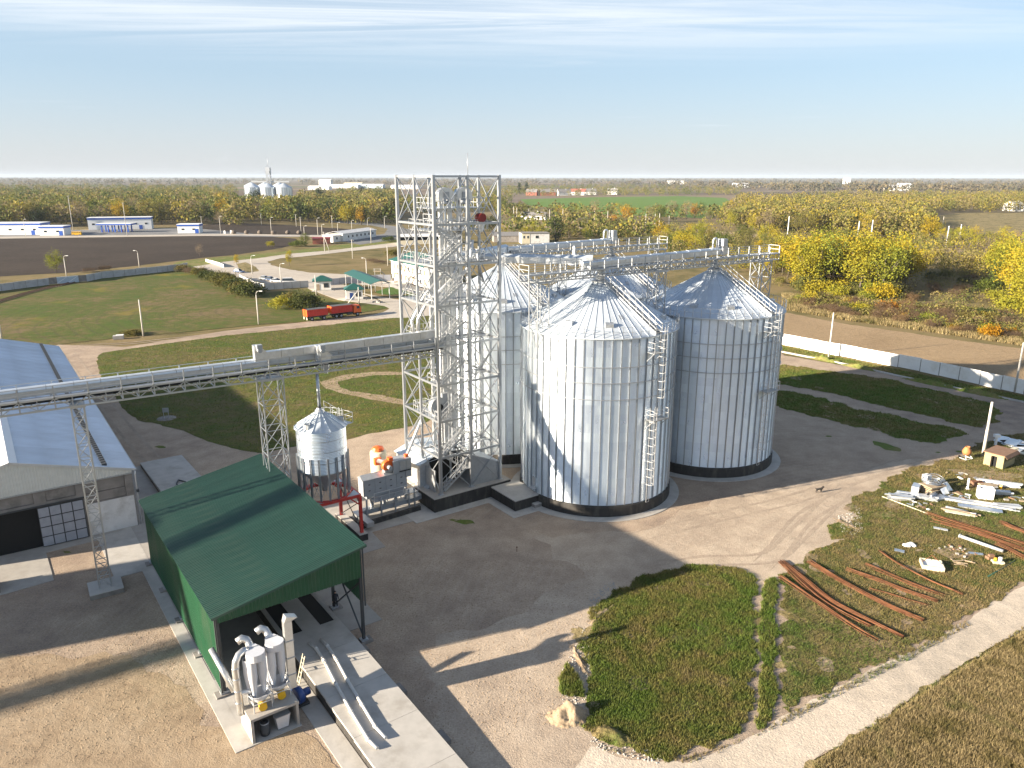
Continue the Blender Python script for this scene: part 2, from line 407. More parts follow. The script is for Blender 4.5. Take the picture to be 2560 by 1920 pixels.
def mow(nt, co, col):
    w = nt.nodes.new('ShaderNodeTexWave'); w.wave_type = 'RINGS'; w.rings_direction = 'Z'
    w.inputs['Scale'].default_value = .09; w.inputs['Distortion'].default_value = 7; w.inputs['Detail'].default_value = 3; w.inputs['Detail Scale'].default_value = .3
    mp = nt.nodes.new('ShaderNodeMapping'); mp.inputs['Location'].default_value = (60, -215, 0)
    nt.links.new(co, mp.inputs[0]); nt.links.new(mp.outputs[0], w.inputs[0])
    col = mixc(nt, ramp(nt, w.outputs[0], [(.84, 0.0), (.97, .28)]), col, (.075, .062, .035))
    y = ramp(nt, noise(nt, co, .05, 4, .6), [(.60, 0.0), (.70, .6)])
    return mixc(nt, y, col, (.22, .17, .025))
M['lawn'] = ground_mat('autumn_meadow', [(.38, (.16, .118, .06)), (.45, (.125, .108, .038)), (.52, (.088, .10, .023)), (.62, (.064, .10, .015))], .045, .35, .7, 5, fine=.35, fs=3, extra=mow)
M['grass'] = ground_mat('rough_grass', [(.36, (.25, .19, .10)), (.45, (.19, .17, .06)), (.53, (.125, .155, .036)), (.64, (.085, .15, .022))], .06, .5, .9, 6, fine=.4, fs=4)
M['grass_worn'] = ground_mat('worn_autumn_grass', [(.36, (.25, .185, .105)), (.45, (.20, .155, .07)), (.53, (.135, .125, .045)), (.62, (.075, .115, .022))], .07, .5, .9, 6, fine=.4, fs=4)
M['grass_green'] = ground_mat('fresh_green_grass', [(.35, (.085, .11, .03)), (.6, (.055, .13, .02))], .08, .5, .6, 6, fine=.3, fs=4)
M['drygrass'] = ground_mat('dry_autumn_grass', [(.40, (.075, .075, .027)), (.47, (.18, .145, .06)), (.54, (.29, .225, .115)), (.62, (.13, .13, .04))], .12, .5, .9, 5, fine=.4, fs=3)
M['scrub'] = ground_mat('scrubland', [(.33, (.085, .10, .03)), (.45, (.17, .14, .06)), (.56, (.22, .165, .085)), (.68, (.11, .115, .035))], .022, .2, .9, 4, fine=.35, fs=2)
def furrow(sc, rot, dark):
    def f(nt, co, col):
        w = nt.nodes.new('ShaderNodeTexWave'); w.wave_type = 'BANDS'; w.bands_direction = 'Y'
        w.inputs['Scale'].default_value = sc; w.inputs['Distortion'].default_value = 2.5; w.inputs['Detail'].default_value = 3; w.inputs['Detail Scale'].default_value = 2
        mp = nt.nodes.new('ShaderNodeMapping'); mp.inputs['Rotation'].default_value = (0, 0, R(rot))
        nt.links.new(co, mp.inputs[0]); nt.links.new(mp.outputs[0], w.inputs[0])
        return mixc(nt, ramp(nt, w.outputs[0], [(.1, .3), (.7, 0.0)]), col, dark)
    return f
M['plowed'] = ground_mat('plowed_black_earth', [(.35, (.036, .026, .019)), (.5, (.05, .037, .028)), (.68, (.07, .052, .038))], .03, .4, .9, 3, fine=.3, fs=2, extra=furrow(.10, -8, (.018, .014, .011)))
M['stubble'] = ground_mat('maize_stubble', [(.33, (.25, .175, .10)), (.5, (.33, .238, .14)), (.68, (.40, .295, .18))], .05, .8, .7, 5, fine=.35, fs=3.5, extra=furrow(.55, 32, (.15, .10, .06)))
M['winter'] = ground_mat('green_winter_crop', [(.35, (.095, .165, .03)), (.65, (.12, .20, .038))], .01, .1, .3, 3, fine=.12, fs=1)
# the far plain: strips of fields and woods told apart by colour only
m, nt, b = newmat('far_plain')
co = coord(nt, True, (.0016, .0045, 1), R(-6))
v = nt.nodes.new('ShaderNodeTexVoronoi'); v.inputs['Scale'].default_value = 1.0; v.inputs['Randomness'].default_value = .9; nt.links.new(co, v.inputs[0])
sp = nt.nodes.new('ShaderNodeSeparateColor'); nt.links.new(v.outputs['Color'], sp.inputs[0])
fcol = ramp(nt, sp.outputs[0], [(0, (.15, .115, .085)), (.2, (.21, .165, .11)), (.4, (.14, .13, .07)), (.55, (.10, .12, .045)), (.7, (.19, .15, .12)), (.85, (.11, .085, .07))], 'CONSTANT')
cw = coord(nt, True)
ncol = ramp(nt, math2(nt, 'ADD', math2(nt, 'MULTIPLY', noise(nt, cw, .012, 6, .6), .5), math2(nt, 'MULTIPLY', noise(nt, cw, .12, 5), .5)), [(.35, (.09, .085, .032)), (.5, (.19, .15, .07)), (.62, (.23, .17, .09)), (.7, (.11, .115, .04))])
geo = nt.nodes.new('ShaderNodeNewGeometry'); sx = nt.nodes.new('ShaderNodeSeparateXYZ'); nt.links.new(geo.outputs['Position'], sx.inputs[0])
mr = nt.nodes.new('ShaderNodeMapRange'); mr.inputs['From Min'].default_value = 500; mr.inputs['From Max'].default_value = 1100; nt.links.new(sx.outputs['Y'], mr.inputs[0])
nt.links.new(mixc(nt, mr.outputs[0], ncol, fcol), b.inputs['Base Color']); b.inputs['Roughness'].default_value = 1.0
b.inputs['Specular IOR Level'].default_value = .1
bump(nt, b, noise(nt, cw, 2.0, 4, .7), .7, .2)
M['plain'] = m

# ------------------------------------------------------------------ ground sheets
def ragged(pts, jag, step, seed, closed=True):
    out = []; n = len(pts)
    for i in range(n):
        p, q = pts[i], pts[(i + 1) % n]; L = math.hypot(q[0] - p[0], q[1] - p[1]); k = max(1, min(400, int(L / step)))
        nx, ny = -(q[1] - p[1]) / (L + 1e-9), (q[0] - p[0]) / (L + 1e-9)
        for j in range(k):
            t = j / k; x, y = p[0] + (q[0] - p[0]) * t, p[1] + (q[1] - p[1]) * t
            d = (mnoise.noise(Vector((x * .45, y * .45, seed))) + .6 * mnoise.noise(Vector((x * 1.6, y * 1.6, seed + 9))) + .35 * mnoise.noise(Vector((x * 5, y * 5, seed + 17)))) * jag
            out.append((x + nx * d, y + ny * d))
    return out
def sheet(name, pts, z, mat, jag=0.0, step=1.0, seed=1, px=True, kind='structure', parent=None):
    if px: pts = [tuple(G(x, y)[:2]) for x, y in pts]
    if jag: pts = ragged(pts, jag, step, seed)
    n = len(pts); vo, _, fo = mgeo.delaunay_2d_cdt([Vector(p) for p in pts], [(i, (i + 1) % n) for i in range(n)], [], 1, 1e-4)[:3]
    fo = [f if (vo[f[1]] - vo[f[0]]).cross(vo[f[2]] - vo[f[0]]) > 0 else list(reversed(f)) for f in fo]
    me = bpy.data.meshes.new(name); me.from_pydata([(p.x, p.y, z) for p in vo], [], fo); me.update()
    me.materials.append(mat)
    o = link(name, me, parent)
    if kind: o['kind'] = kind
    return o
def wpoly(pts): return np.array([G(x, y)[:2] for x, y in pts])

sheet('ground', [(-30000, -300), (30000, -300), (30000, 24000), (-30000, 24000)], -.06, M['plain'], px=False)

YARD = [(-900, 2400), (-700, 1500), (-300, 1250), (330, 1330), (310, 1130), (200, 960), (130, 862), (315, 868), (560, 828), (800, 801), (985, 781), (1100, 770), (1900, 830),
        (1962, 888), (2160, 922), (2400, 972), (2560, 1002), (2800, 1060), (3000, 1300), (2700, 1460), (2560, 1480), (2560, 1560), (2174, 1814), (2027, 1905), (1950, 2100), (1500, 2400)]
sheet('gravel_yard', YARD, 0.0, M['gravel'], .3, 1.5, 3)
sheet('dirt_road', [(1380, 1990), (1480, 1862), (1580, 1895), (1720, 1905), (1850, 1858), (1951, 1795), (2130, 1700), (2290, 1622), (2412, 1552), (2560, 1462), (2760, 1345), (2900, 1430), (2560, 1568), (2300, 1730), (2174, 1818), (2027, 1908), (1960, 1990)], .012, M['dust'], .35, .8, 5)
M['tan'] = ground_mat('sunlit_tan_gravel', [(.35, (.31, .245, .19)), (.48, (.40, .32, .245)), (.6, (.48, .39, .30)), (.7, (.55, .45, .345))], .05, .4, .6, 8, extra=tracks, fine=.25, fs=6)
sheet('sunlit_dusty_ground', [(1060, 1990), (1110, 1760), (1040, 1650), (1100, 1600), (1250, 1560), (1330, 1500), (1480, 1440), (1380, 1380), (1330, 1340), (1480, 1330), (1620, 1325), (1720, 1270), (1900, 1225), (2090, 1190), (2260, 1150), (2330, 1150), (2380, 1170), (2250, 1260), (2150, 1330), (2060, 1400), (1940, 1460), (1700, 1500), (1560, 1560), (1480, 1680), (1480, 1850), (1500, 1990)], .006, M['tan'], 1.2, 1, 7)  # paler tan gravel laid on the sunlit yard, sunshine put into its colour
sheet('bare_soil', [(-300, 1700), (0, 1640), (190, 1640), (320, 1640), (460, 1720), (520, 1800), (620, 1862), (700, 1880), (720, 1990), (600, 2150), (-200, 2300)], .008, M['soil'], 1.0, 1, 9)
sheet('bare_soil', [(640, 1858), (745, 1815), (790, 1850), (900, 1990), (640, 1990)], .018, M['soil'], .25, .5, 11)
# meadows and lawns
LAWN_BACK = [(-500, 1010), (-200, 930), (130, 866), (150, 862), (300, 845), (450, 832), (560, 821), (645, 812), (760, 806), (860, 790), (985, 768), (968, 752), (900, 758), (850, 752), (800, 740), (770, 722), (640, 735), (560, 700), (470, 662), (420, 668), (330, 682), (220, 703), (130, 712), (0, 728), (-300, 770), (-900, 900)]
sheet('meadow', LAWN_BACK, .02, M['lawn'], .5, 1.5, 13)
LAWN_MID = [(243, 892), (258, 882), (315, 874), (400, 862), (560, 840), (700, 826), (800, 815), (985, 795), (1100, 788), (1180, 800), (1180, 1000), (1060, 1060), (1007, 1070), (930, 1084), (901, 1091), (862, 1102), (790, 1108), (717, 1121), (663, 1133), (602, 1127), (521, 1104), (451, 1075), (391, 1060), (347, 1051), (318, 1034), (292, 999), (255, 950), (246, 925)]
sheet('meadow', LAWN_MID, .022, M['lawn'], .35, .8, 15)
sheet('wheel_track', [(800, 955), (860, 938), (930, 930), (1010, 930), (1010, 938), (940, 938), (880, 946), (845, 955), (850, 968), (880, 978), (950, 988), (1010, 1000), (1010, 1012), (930, 1000), (860, 985), (815, 972)], .032, M['soil'], .3, .6, 17)
LAWN_RIGHT = [(1930, 916), (1952, 912), (2019, 918), (2067, 927), (2153, 938), (2228, 950), (2347, 978), (2437, 997), (2491, 1014), (2508, 1034), (2485, 1056), (2437, 1068), (2380, 1054), (2280, 1030), (2180, 1008), (2090, 985), (2000, 968), (1930, 955)]
sheet('grass_patch', LAWN_RIGHT, .02, M['grass'], .9, .6, 19)
LAWN_RIGHT2 = [(1930, 966), (1952, 975), (2005, 982), (2079, 1001), (2145, 1024), (2200, 1032), (2252, 1040), (2300, 1056), (2360, 1064), (2413, 1078), (2404, 1089), (2370, 1097), (2341, 1110), (2288, 1104), (2198, 1078), (2079, 1053), (1990, 1028), (1930, 1012)]
sheet('grass_patch', LAWN_RIGHT2, .02, M['grass'], .9, .5, 21)
sheet('grass_patch', [(2183, 1102), (2215, 1108), (2256, 1122), (2250, 1128), (2215, 1124), (2186, 1112)], .02, M['grass'], .3, .4, 23)
VERGE = [(1930, 850), (1960, 862), (2100, 893), (2300, 935), (2560, 990), (2760, 1040), (2760, 1058), (2560, 1004), (2300, 952), (2100, 908), (1960, 876), (1930, 868)]
sheet('grass_verge', VERGE, .03, M['grass'], .3, .6, 25)
PATCH_FRONT = [(1588, 1452), (1625, 1436), (1680, 1424), (1740, 1415), (1848, 1424), (1885, 1440), (1893, 1460), (1884, 1516), (1890, 1597), (1884, 1727), (1872, 1809), (1846, 1841), (1713, 1890), (1640, 1888), (1577, 1872), (1500, 1848), (1479, 1825), (1470, 1780), (1468, 1720), (1455, 1650), (1445, 1600), (1460, 1580), (1485, 1565), (1495, 1530), (1505, 1500), (1540, 1480)]
sheet('grass_patch', PATCH_FRONT, .03, M['grass'], .9, .35, 27)
PATCH_STRIP = [(1912, 1452), (1935, 1444), (1946, 1462), (1938, 1516), (1944, 1600), (1936, 1680), (1940, 1760), (1922, 1806), (1900, 1826), (1893, 1806), (1900, 1727), (1906, 1640), (1898, 1560), (1908, 1500)]
sheet('grass_patch', PATCH_STRIP, .03, M['grass'], .35, .3, 29)
PATCH_REBAR = [(1955, 1440), (2000, 1400), (2030, 1372), (2083, 1366), (2130, 1330), (2140, 1290), (2112, 1262), (2140, 1240), (2191, 1223), (2235, 1192), (2290, 1165), (2340, 1158), (2400, 1145), (2450, 1110), (2520, 1085), (2620, 1080), (2800, 1250), (2760, 1330), (2560, 1452), (2412, 1545), (2290, 1616), (2130, 1692), (1960, 1783), (1952, 1740), (1956, 1640), (1950, 1560), (1958, 1490)]
sheet('grass_patch', PATCH_REBAR, .028, M['grass_worn'], .9, .45, 31)
PATCH_SMALL = [(2070, 1312), (2110, 1300), (2130, 1320), (2120, 1345), (2080, 1350)]
sheet('grass_patch', PATCH_SMALL, .03, M['grass'], .4, .4, 33)
DRY_RIGHT = [(2022, 1912), (2174, 1820), (2300, 1738), (2560, 1576), (2900, 1440), (3200, 1700), (2600, 2300), (1900, 2300), (1960, 2000)]
sheet('dry_grass', DRY_RIGHT, .03, M['drygrass'], .7, .4, 35)
WEEDS = [(1395, 1700), (1420, 1660), (1445, 1690), (1462, 1745), (1440, 1745), (1405, 1735)]
sheet('grass_patch', WEEDS, .03, M['grass'], .3, .3, 37)
for i, (x, y, w) in enumerate([(1160, 1304, 26), (1135, 1300, 12), (165, 1380, 14), (400, 1118, 13), (2070, 1090, 9), (2345, 1130, 8), (2400, 1128, 10)]):
    sheet('weed_tuft', [(x - w, y), (x - w * .3, y - w * .22), (x + w * .6, y - w * .12), (x + w * 1.1, y + w * .18), (x, y + w * .25)], .02, M['grass'], .25, .25, 40 + i)
for i, pl in enumerate([[(2290, 1185), (2345, 1180), (2350, 1196), (2310, 1203)], [(2360, 1172), (2500, 1178), (2560, 1190), (2500, 1210), (2420, 1192)], [(2230, 1245), (2260, 1250), (2230, 1270), (2210, 1258)], [(2330, 1375), (2410, 1360), (2440, 1385), (2380, 1400)]]):
    sheet('bare_soil', pl, .04, M['soil'], .6, .4, 50 + i)
# fields and roads beyond the fences
sheet('plowed_field', [(-900, 780), (-300, 728), (0, 692), (180, 682), (350, 664), (500, 646), (600, 636), (680, 624), (745, 612), (740, 597), (640, 589), (480, 588), (300, 590), (0, 594), (-400, 598), (-900, 640)], -.02, M['plowed'], 1.2, 4, 61)
sheet('plowed_field', [(480, 566), (560, 557), (720, 563), (860, 572), (905, 577), (880, 588), (800, 588), (700, 586), (600, 584), (520, 580)], -.02, M['plowed'], 1.5, 5, 63)
sheet('plowed_field', [(2330, 541), (2400, 531), (2560, 530), (2900, 535), (2900, 580), (2560, 578), (2450, 588), (2330, 580), (2290, 560)], -.02, M['drygrass'], 2, 6, 64)
sheet('green_field', [(1318, 512), (1300, 498), (1480, 493), (1700, 490), (1812, 494), (1830, 505), (1790, 530), (1760, 545), (1500, 535)], -.02, M['winter'], 2, 8, 65)
sheet('stubble_field', [(1900, 774), (1960, 780), (2109, 808), (2258, 829), (2437, 855), (2560, 870), (3000, 950), (3100, 1100), (2760, 1020), (2560, 976), (2300, 923), (2100, 881), (1960, 850), (1900, 838)], -.02, M['stubble'], .9, 2, 67)
sheet('grass_strip', [(560, 672), (560, 655), (640, 649), (720, 637), (800, 628), (930, 616), (1010, 606), (1010, 596), (930, 600), (810, 618), (700, 630), (560, 642), (440, 656), (430, 668)], -.012, M['grass'], .8, 3, 69)
sheet('road', [(480, 668), (560, 655), (647, 646), (723, 635), (820, 627), (929, 614), (1010, 604), (1100, 597), (1100, 606), (994, 616), (886, 627), (755, 642), (701, 646), (668, 655), (681, 664), (723, 674), (777, 682), (864, 686), (950, 692), (1000, 705), (985, 720), (864, 708), (766, 710), (703, 714), (653, 706), (560, 690)], .0, M['road'], .5, 2, 71)
sheet('grass_island', [(592, 660), (615, 656), (640, 668), (648, 678), (625, 682), (598, 676)], .012, M['drygrass'], .4, 1, 73)
sheet('forecourt', [(-200, 593), (0, 590), (70, 584), (180, 576), (350, 574), (440, 570), (520, 574), (640, 586), (840, 588), (840, 593), (640, 592), (480, 590), (300, 592), (150, 592), (0, 597)], .0, M['asphalt'], .5, 3, 75)
sheet('road', [(840, 600), (960, 585), (970, 572), (930, 564), (830, 556), (830, 552), (940, 558), (1000, 568), (1040, 578), (1100, 580), (1100, 592), (985, 600), (900, 612)], -.004, M['asphalt'], .5, 3, 77)
sheet('road', [(-100, 594), (600, 585), (860, 590), (860, 594), (600, 589), (-100, 599)], .008, M['road'], .3, 3, 78)
sheet('railway_bed', [(1240, 560), (1500, 566), (1700, 570), (2000, 592), (2200, 604), (2560, 634), (2900, 660), (2900, 672), (2560, 644), (2200, 613), (2000, 600), (1700, 578), (1500, 573), (1240, 568)], -.01, M['soil'], .8, 3, 79)
sheet('lawn', [(938, 730), (975, 718), (1025, 722), (1038, 733), (975, 738), (945, 734)], .03, M['grass_green'], .1, 1, 80)
sheet('lawn', [(990, 742), (1030, 735), (1070, 738), (1070, 752), (1025, 750)], .03, M['grass_green'], .1, 1, 81)
# concrete pavings
def paving(name, pts, z=.04, mat='concrete_lt', seed=1, kind='structure', px=True):
    w = [tuple(G(x, y)[:2]) for x, y in pts] if px else pts
    o = part(name, MB().prism(w, -.02, z), M[mat]); o['kind'] = kind; return o
paving('driveway', [(770, 700), (860, 712), (900, 735), (950, 752), (985, 768), (1000, 795), (900, 797), (960, 780), (975, 772), (960, 765), (900, 757), (845, 750), (770, 722)], .03, 'road')
paving('driveway', [(1000, 796), (985, 768), (940, 745), (905, 733), (985, 748), (1060, 756), (1180, 752), (1180, 780)], .035, 'road')
paving('pavement', [(955, 706), (1010, 704), (1120, 740), (1120, 756), (1045, 736), (990, 722)], .033, 'concrete_lt')

# worn bare spots and wheel tracks
def ribbon(name, pts, w, z, mat, jag=.12, seed=1):
    P_ = [G(x, y) for x, y in pts]; t_ = np.linspace(0, len(P_) - 1, len(P_) * 6); A_ = np.stack([np.interp(t_, np.arange(len(P_)), np.array(P_)[:, i]) for i in range(2)], 1)
    for _ in range(5): A_[1:-1] = (A_[:-2] + 2 * A_[1:-1] + A_[2:]) / 4
    d = np.gradient(A_, axis=0); d /= np.linalg.norm(d, axis=1)[:, None]; n_ = np.stack([-d[:, 1], d[:, 0]], 1); tap = np.minimum(1, np.minimum(np.arange(len(A_)), np.arange(len(A_))[::-1]) / 5.0)[:, None]
    L_ = [tuple(p) for p in A_ + n_ * w / 2 * tap]; R__ = [tuple(p) for p in A_ - n_ * w / 2 * tap]
    sheet(name, L_ + R__[1:-1][::-1], z, mat, jag, .5, seed, px=False)
def track_pair(pts, seed, mat='track', w=.42, gauge=1.9):
    P_ = [G(x, y) for x, y in pts]
    for s in (-1, 1):
        out = []
        for i, q in enumerate(P_):
            d = P_[min(i + 1, len(P_) - 1)] - P_[max(i - 1, 0)]; d /= np.linalg.norm(d); c = q + V2(-d[1], d[0]) * gauge / 2 * s; out.append(unproj(c))
        ribbon('wheel_track', out, w, .014 + .001 * (seed % 5), M[mat], .1, seed + s)
def V2(x, y): return np.array([x, y, 0.0])
def unproj(c):
    z = -CAMH; fw = c[1] * CP - z * SP; up = c[1] * SP + z * CP
    return (1280 + FPX * c[0] / fw, 960 - FPX * up / fw)
track_pair([(2560, 1120), (2330, 1165), (2150, 1215), (2010, 1290), (1950, 1370), (1900, 1420)], 1)
track_pair([(2300, 1140), (2150, 1190), (1980, 1250), (1800, 1290), (1560, 1350)], 2)
track_pair([(2120, 1215), (2000, 1330), (1930, 1400), (1760, 1400), (1560, 1440)], 3)
track_pair([(170, 880), (230, 960), (300, 1060), (380, 1150), (430, 1180)], 9)
track_pair([(150, 866), (300, 862), (560, 834), (800, 806)], 10)
rs2 = random.Random(3)
for poly, n, mt, z, s0, s1 in ((PATCH_FRONT, 16, 'soil', .042, .25, .9), (PATCH_REBAR, 46, 'soil', .04, .2, 1.1), (PATCH_FRONT, 9, 'drygrass', .045, .8, 2.2), (PATCH_REBAR, 9, 'drygrass', .045, .8, 2.2), (LAWN_RIGHT, 10, 'soil', .032, .4, 1.5), (LAWN_RIGHT2, 10, 'soil', .032, .4, 1.2)):
    A_ = np.array([G(x, y)[:2] for x, y in poly]); k = 0
    while k < n:
        c = (rs2.uniform(*A_[:, 0][[A_[:, 0].argmin(), A_[:, 0].argmax()]]), rs2.uniform(*A_[:, 1][[A_[:, 1].argmin(), A_[:, 1].argmax()]]))
        x, y = c; ins = False
        for i in range(len(A_)):
            (x0, y0), (x1, y1) = A_[i], A_[(i + 1) % len(A_)]
            if (y0 > y) != (y1 > y) and x < (x1 - x0) * (y - y0) / (y1 - y0) + x0: ins = not ins
        if not ins: continue
        k += 1; r_ = rs2.uniform(s0, s1); e_ = rs2.uniform(.4, .9); o_ = rs2.uniform(0, 3.1)
        sheet('bare_patch', [(x + r_ * (math.cos(t) * math.cos(o_) - e_ * math.sin(t) * math.sin(o_)), y + r_ * (math.cos(t) * math.sin(o_) + e_ * math.sin(t) * math.cos(o_))) for t in np.linspace(0, 2 * math.pi, 15)[:-1]], z, M[mt], r_ * .45, .25, 60 + k, px=False)
# ------------------------------------------------------------------ grain silos
SF = V(9.91, 85.2, 0)
SIL = {'front': SF, 'right': SF + AX * 19.33, 'back': SF + BX * 19.3, 'far': SF + AX * 19.33 + BX * 19.3}
SR, SZ0, SZ1, SZ2 = 8.72, 1.3, 20.0, 24.85
def pol(r, az, z): return V(r * math.cos(az), r * math.sin(az), z)
def rail_run(parent, pts, h=1.05, mat=None, rails=(1.0, .55), pw=.045, sub=True, w=.04):
    """a handrail: posts at pts, rails between them; returns the rail part with its posts as sub-parts"""
    mat = mat or M['white_steel']; mb = MB()
    for k in rails:
        for p, q in zip(pts[:-1], pts[1:]): mb.bar(V(*p) + ZX * h * k, V(*q) + ZX * h * k, w)
    if not sub:
        for p in pts: mb.bar(p, V(*p) + ZX * h, pw)
    r = part('railing', mb, mat, parent)
    if sub:
        for p in pts: member(r, 'railing_post', p, V(*p) + ZX * h, pw, mat)
    return r
def build_silo():
    t = thing('grain_silo', 'x', 'grain silo', tuple(SF), 0, 'galvanised grain silos of the plant')
    part('foundation', MB().lathe([(8.95, 0), (8.95, 1.12), (8.9, 1.3), (8.3, 1.3)], n=72), M['tar'], t)
    # corrugated wall rings, one sheet course each
    NR = 18; hr = (SZ1 - SZ0) / NR
    prof = []
    for i in range(45):
        z = hr * i / 44; prof.append((SR + .022 * math.sin(2 * math.pi * z / (hr / 11)), z))
    ring = MB().lathe(prof, n=112).mesh('wall_ring', M['zinc_wall'])
    for k in range(NR):
        o = link('wall_ring', ring, t, (0, 0, SZ0 + k * hr), k * .8); s = 1 + (.0003 if k % 2 else 0); o.scale = (s, s, 1.0)
    # vertical stiffeners: folded hat sections
    NS = 56; sm = MB()
    sm.box((0, 0, (SZ0 + SZ1 - .25) / 2), (.03, .12, SZ1 - .25 - SZ0)); sm.box((.04, .04, (SZ0 + SZ1 - .3) / 2), (.06, .02, SZ1 - .3 - SZ0)); sm.box((.04, -.04, (SZ0 + SZ1 - .3) / 2), (.06, .02, SZ1 - .3 - SZ0))
    sme = sm.mesh('stiffener', M['zinc_dark'])
    for k in range(NS):
        a = 2 * math.pi * (k + .5) / NS; link('stiffener', sme, t, tuple(pol(SR + .045, a, 0)), a)
    for z in (16.85, 15.15, 13.35):
        mb = MB().tube([pol(SR + .17, 2 * math.pi * k / 72, z) for k in range(73)], .045, 6, False)
        part('wind_ring', mb, M['zinc'], t)
    # roof: radial panels with a standing rib along one edge
    rp = MB(); a = math.pi / NS; r0, r1 = .75, 8.98; z0, z1 = SZ2 - .25, SZ1 - .05
    rp.add([(r0 * math.cos(a), -r0 * math.sin(a), z0), (r1 * math.cos(a), -r1 * math.sin(a), z1), (r1 * math.cos(a), r1 * math.sin(a), z1), (r0 * math.cos(a), r0 * math.sin(a), z0),
            (r1 * math.cos(a), -r1 * math.sin(a), z1 - .12), (r1 * math.cos(a), r1 * math.sin(a), z1 - .12)], [(0, 1, 2, 3), (1, 4, 5, 2)])
    rp.bar((r0 * math.cos(a), r0 * math.sin(a), z0 + .04), (r1 * math.cos(a), r1 * math.sin(a), z1 + .02), .05, .05)
    rme = rp.mesh('roof_panel', M['zinc_roof'])
    for k in range(NS): link('roof_panel', rme, t, (0, 0, 0), 2 * math.pi * k / NS)
    part('roof_cap', MB().lathe([(.95, SZ2 - .40), (.95, SZ2 - .1), (.6, SZ2 + .1), (.45, SZ2 + .1), (.45, SZ2 + .55), (0, SZ2 + .55)], n=24, smooth=False), M['zinc'], t)
    # hooded roof vents
    vb = MB()
    vb.box((0, 0, .25), (.55, .5, .5)); vb.lathe([(.27, -.42), (.27, .42)], (0, 0, 0), 10)
    vm = MB(); prof = [(-.30, 0), (-.30, .42), (-.2, .56), (0, .62), (.2, .56), (.30, .42), (.30, 0)]
    vs = [(x, -.42, z) for x, z in prof] + [(x, .42, z) for x, z in prof]; n = len(prof)
    vm.add(vs, [tuple(range(n)), tuple(reversed(range(n, 2 * n)))] + [(i, i + n, (i + 1) % n + n, (i + 1) % n) for i in range(n)])
    vme = vm.mesh('roof_vent', M['zinc'])
    sl = (SZ2 - SZ1) / SR
    for d in (-168, -122, -88, -20, 40, 100): link('roof_vent', vme, t, tuple(pol(7.2, R(d), SZ1 + (SR - 7.2) * sl - .12)), R(d))
    hm = MB().box((0, 0, .06), (.7, .5, .14)).mesh('roof_hatch', M['zinc'])
    for d in (-74, 5): link('roof_hatch', hm, t, tuple(pol(6.0, R(d), SZ1 + (SR - 6) * sl)), R(d)).rotation_euler = (0, math.atan(sl), R(d))
    # railing round the eave
    pts = [pol(8.92, 2 * math.pi * (k + .5) / NS, SZ1) for k in range(NS + 1)]
    mb = MB()
    for p, q in zip(pts[:-1], pts[1:]):
        for k in (1.08, .55): mb.bar(p + ZX * k, q + ZX * k, .03)
    r = part('eave_railing', mb, M['zinc'], t)
    for p in pts[:-1]: member(r, 'railing_post', p - ZX * .1, p + ZX * 1.1, .05, M['zinc_dark'])
    # roof stair with handrails
    az = R(-51.5); d = pol(1, az, 0); sd = V(-d[1], d[0], 0)
    lo, hi = d * 8.9 + ZX * (SZ1 + .12), d * 1.1 + ZX * (SZ2 - .2)
    st = part('roof_stair', MB().bar(lo + sd * .42, hi + sd * .42, .06, .16).bar(lo - sd * .42, hi - sd * .42, .06, .16), M['zinc_new'], t)
    tm = MB()
    for k in range(34): c = lo + (hi - lo) * (k + .5) / 34 + ZX * .05; tm.bar(c - sd * .4, c + sd * .4, .2, .04)
    part('stair_tread', tm, M['zinc'], st)
    for s in (-.46, .46):
        mb = MB()
        for h in (1.0, .5): mb.bar(lo + sd * s + ZX * h, hi + sd * s + ZX * h, .05)
        for k in range(9): c = lo + (hi - lo) * k / 8 + sd * s; mb.bar(c, c + ZX * 1.02, .045)
        part('handrail', mb, M['white_steel'], st)
    # caged ladders down the wall with a rest platform between them
    def ladder(azd, zb, zt):
        az = R(azd); d = pol(1, az, 0); s = V(-d[1], d[0], 0); o = d * (SR + .3)
        mb = MB()
        for k in (-.22, .22): mb.bar(o + s * k + ZX * zb, o + s * k + ZX * zt, .05)
        for k in range(int((zt - zb) / .33)): z = zb + .33 * k; mb.bar(o - s * .22 + ZX * z, o + s * .22 + ZX * z, .03)
        L = part('ladder', mb, M['white_steel'], t); cg = MB()
        z = zb + 2.2
        while z < zt + .9:
            p = [o + s * .36 * math.cos(u) + d * (.74 * math.sin(u)) + ZX * z for u in np.linspace(0, math.pi, 9)]
            for a_, b_ in zip(p[:-1], p[1:]): cg.bar(a_, b_, .06, .05)
            z += .9
        for u in np.linspace(.2, math.pi - .2, 5): q = o + s * .36 * math.cos(u) + d * .74 * math.sin(u); cg.bar(q + ZX * (zb + 2.2), q + ZX * (zt + .9), .035)
        part('ladder_cage', cg, M['white_steel'], L)
    ladder(-49.5, 11.0, 20.0); ladder(-55.5, 1.2, 11.3)
    def platform(azd, z, w):
        az = R(azd); d = pol(1, az, 0); s = V(-d[1], d[0], 0); o = d * (SR + .12)
        c = [o - s * w / 2, o + d * 1.1 - s * w / 2, o + d * 1.1 + s * w / 2, o + s * w / 2]
        p = part('platform', MB().slab([q + ZX * z for q in c], .07).bar(c[1] + ZX * z, o - s * w / 2 + ZX * (z - 1), .06).bar(c[2] + ZX * z, o + s * w / 2 + ZX * (z - 1), .06), M['zinc'], t)
        rail_run(p, [q + ZX * z for q in c], 1.1, M['white_steel'], (1.0, .5), sub=False)
    platform(-52.5, 10.9, 2.3); platform(-57.5, 18.3, 1.2)
    # door in the wall near the tower, inspection box
    az = R(-146); part('inspection_hatch', MB().box(tuple(pol(SR + .1, az, 2.6)), (.25, .7, 1.0), az), M['zinc_new'], t)
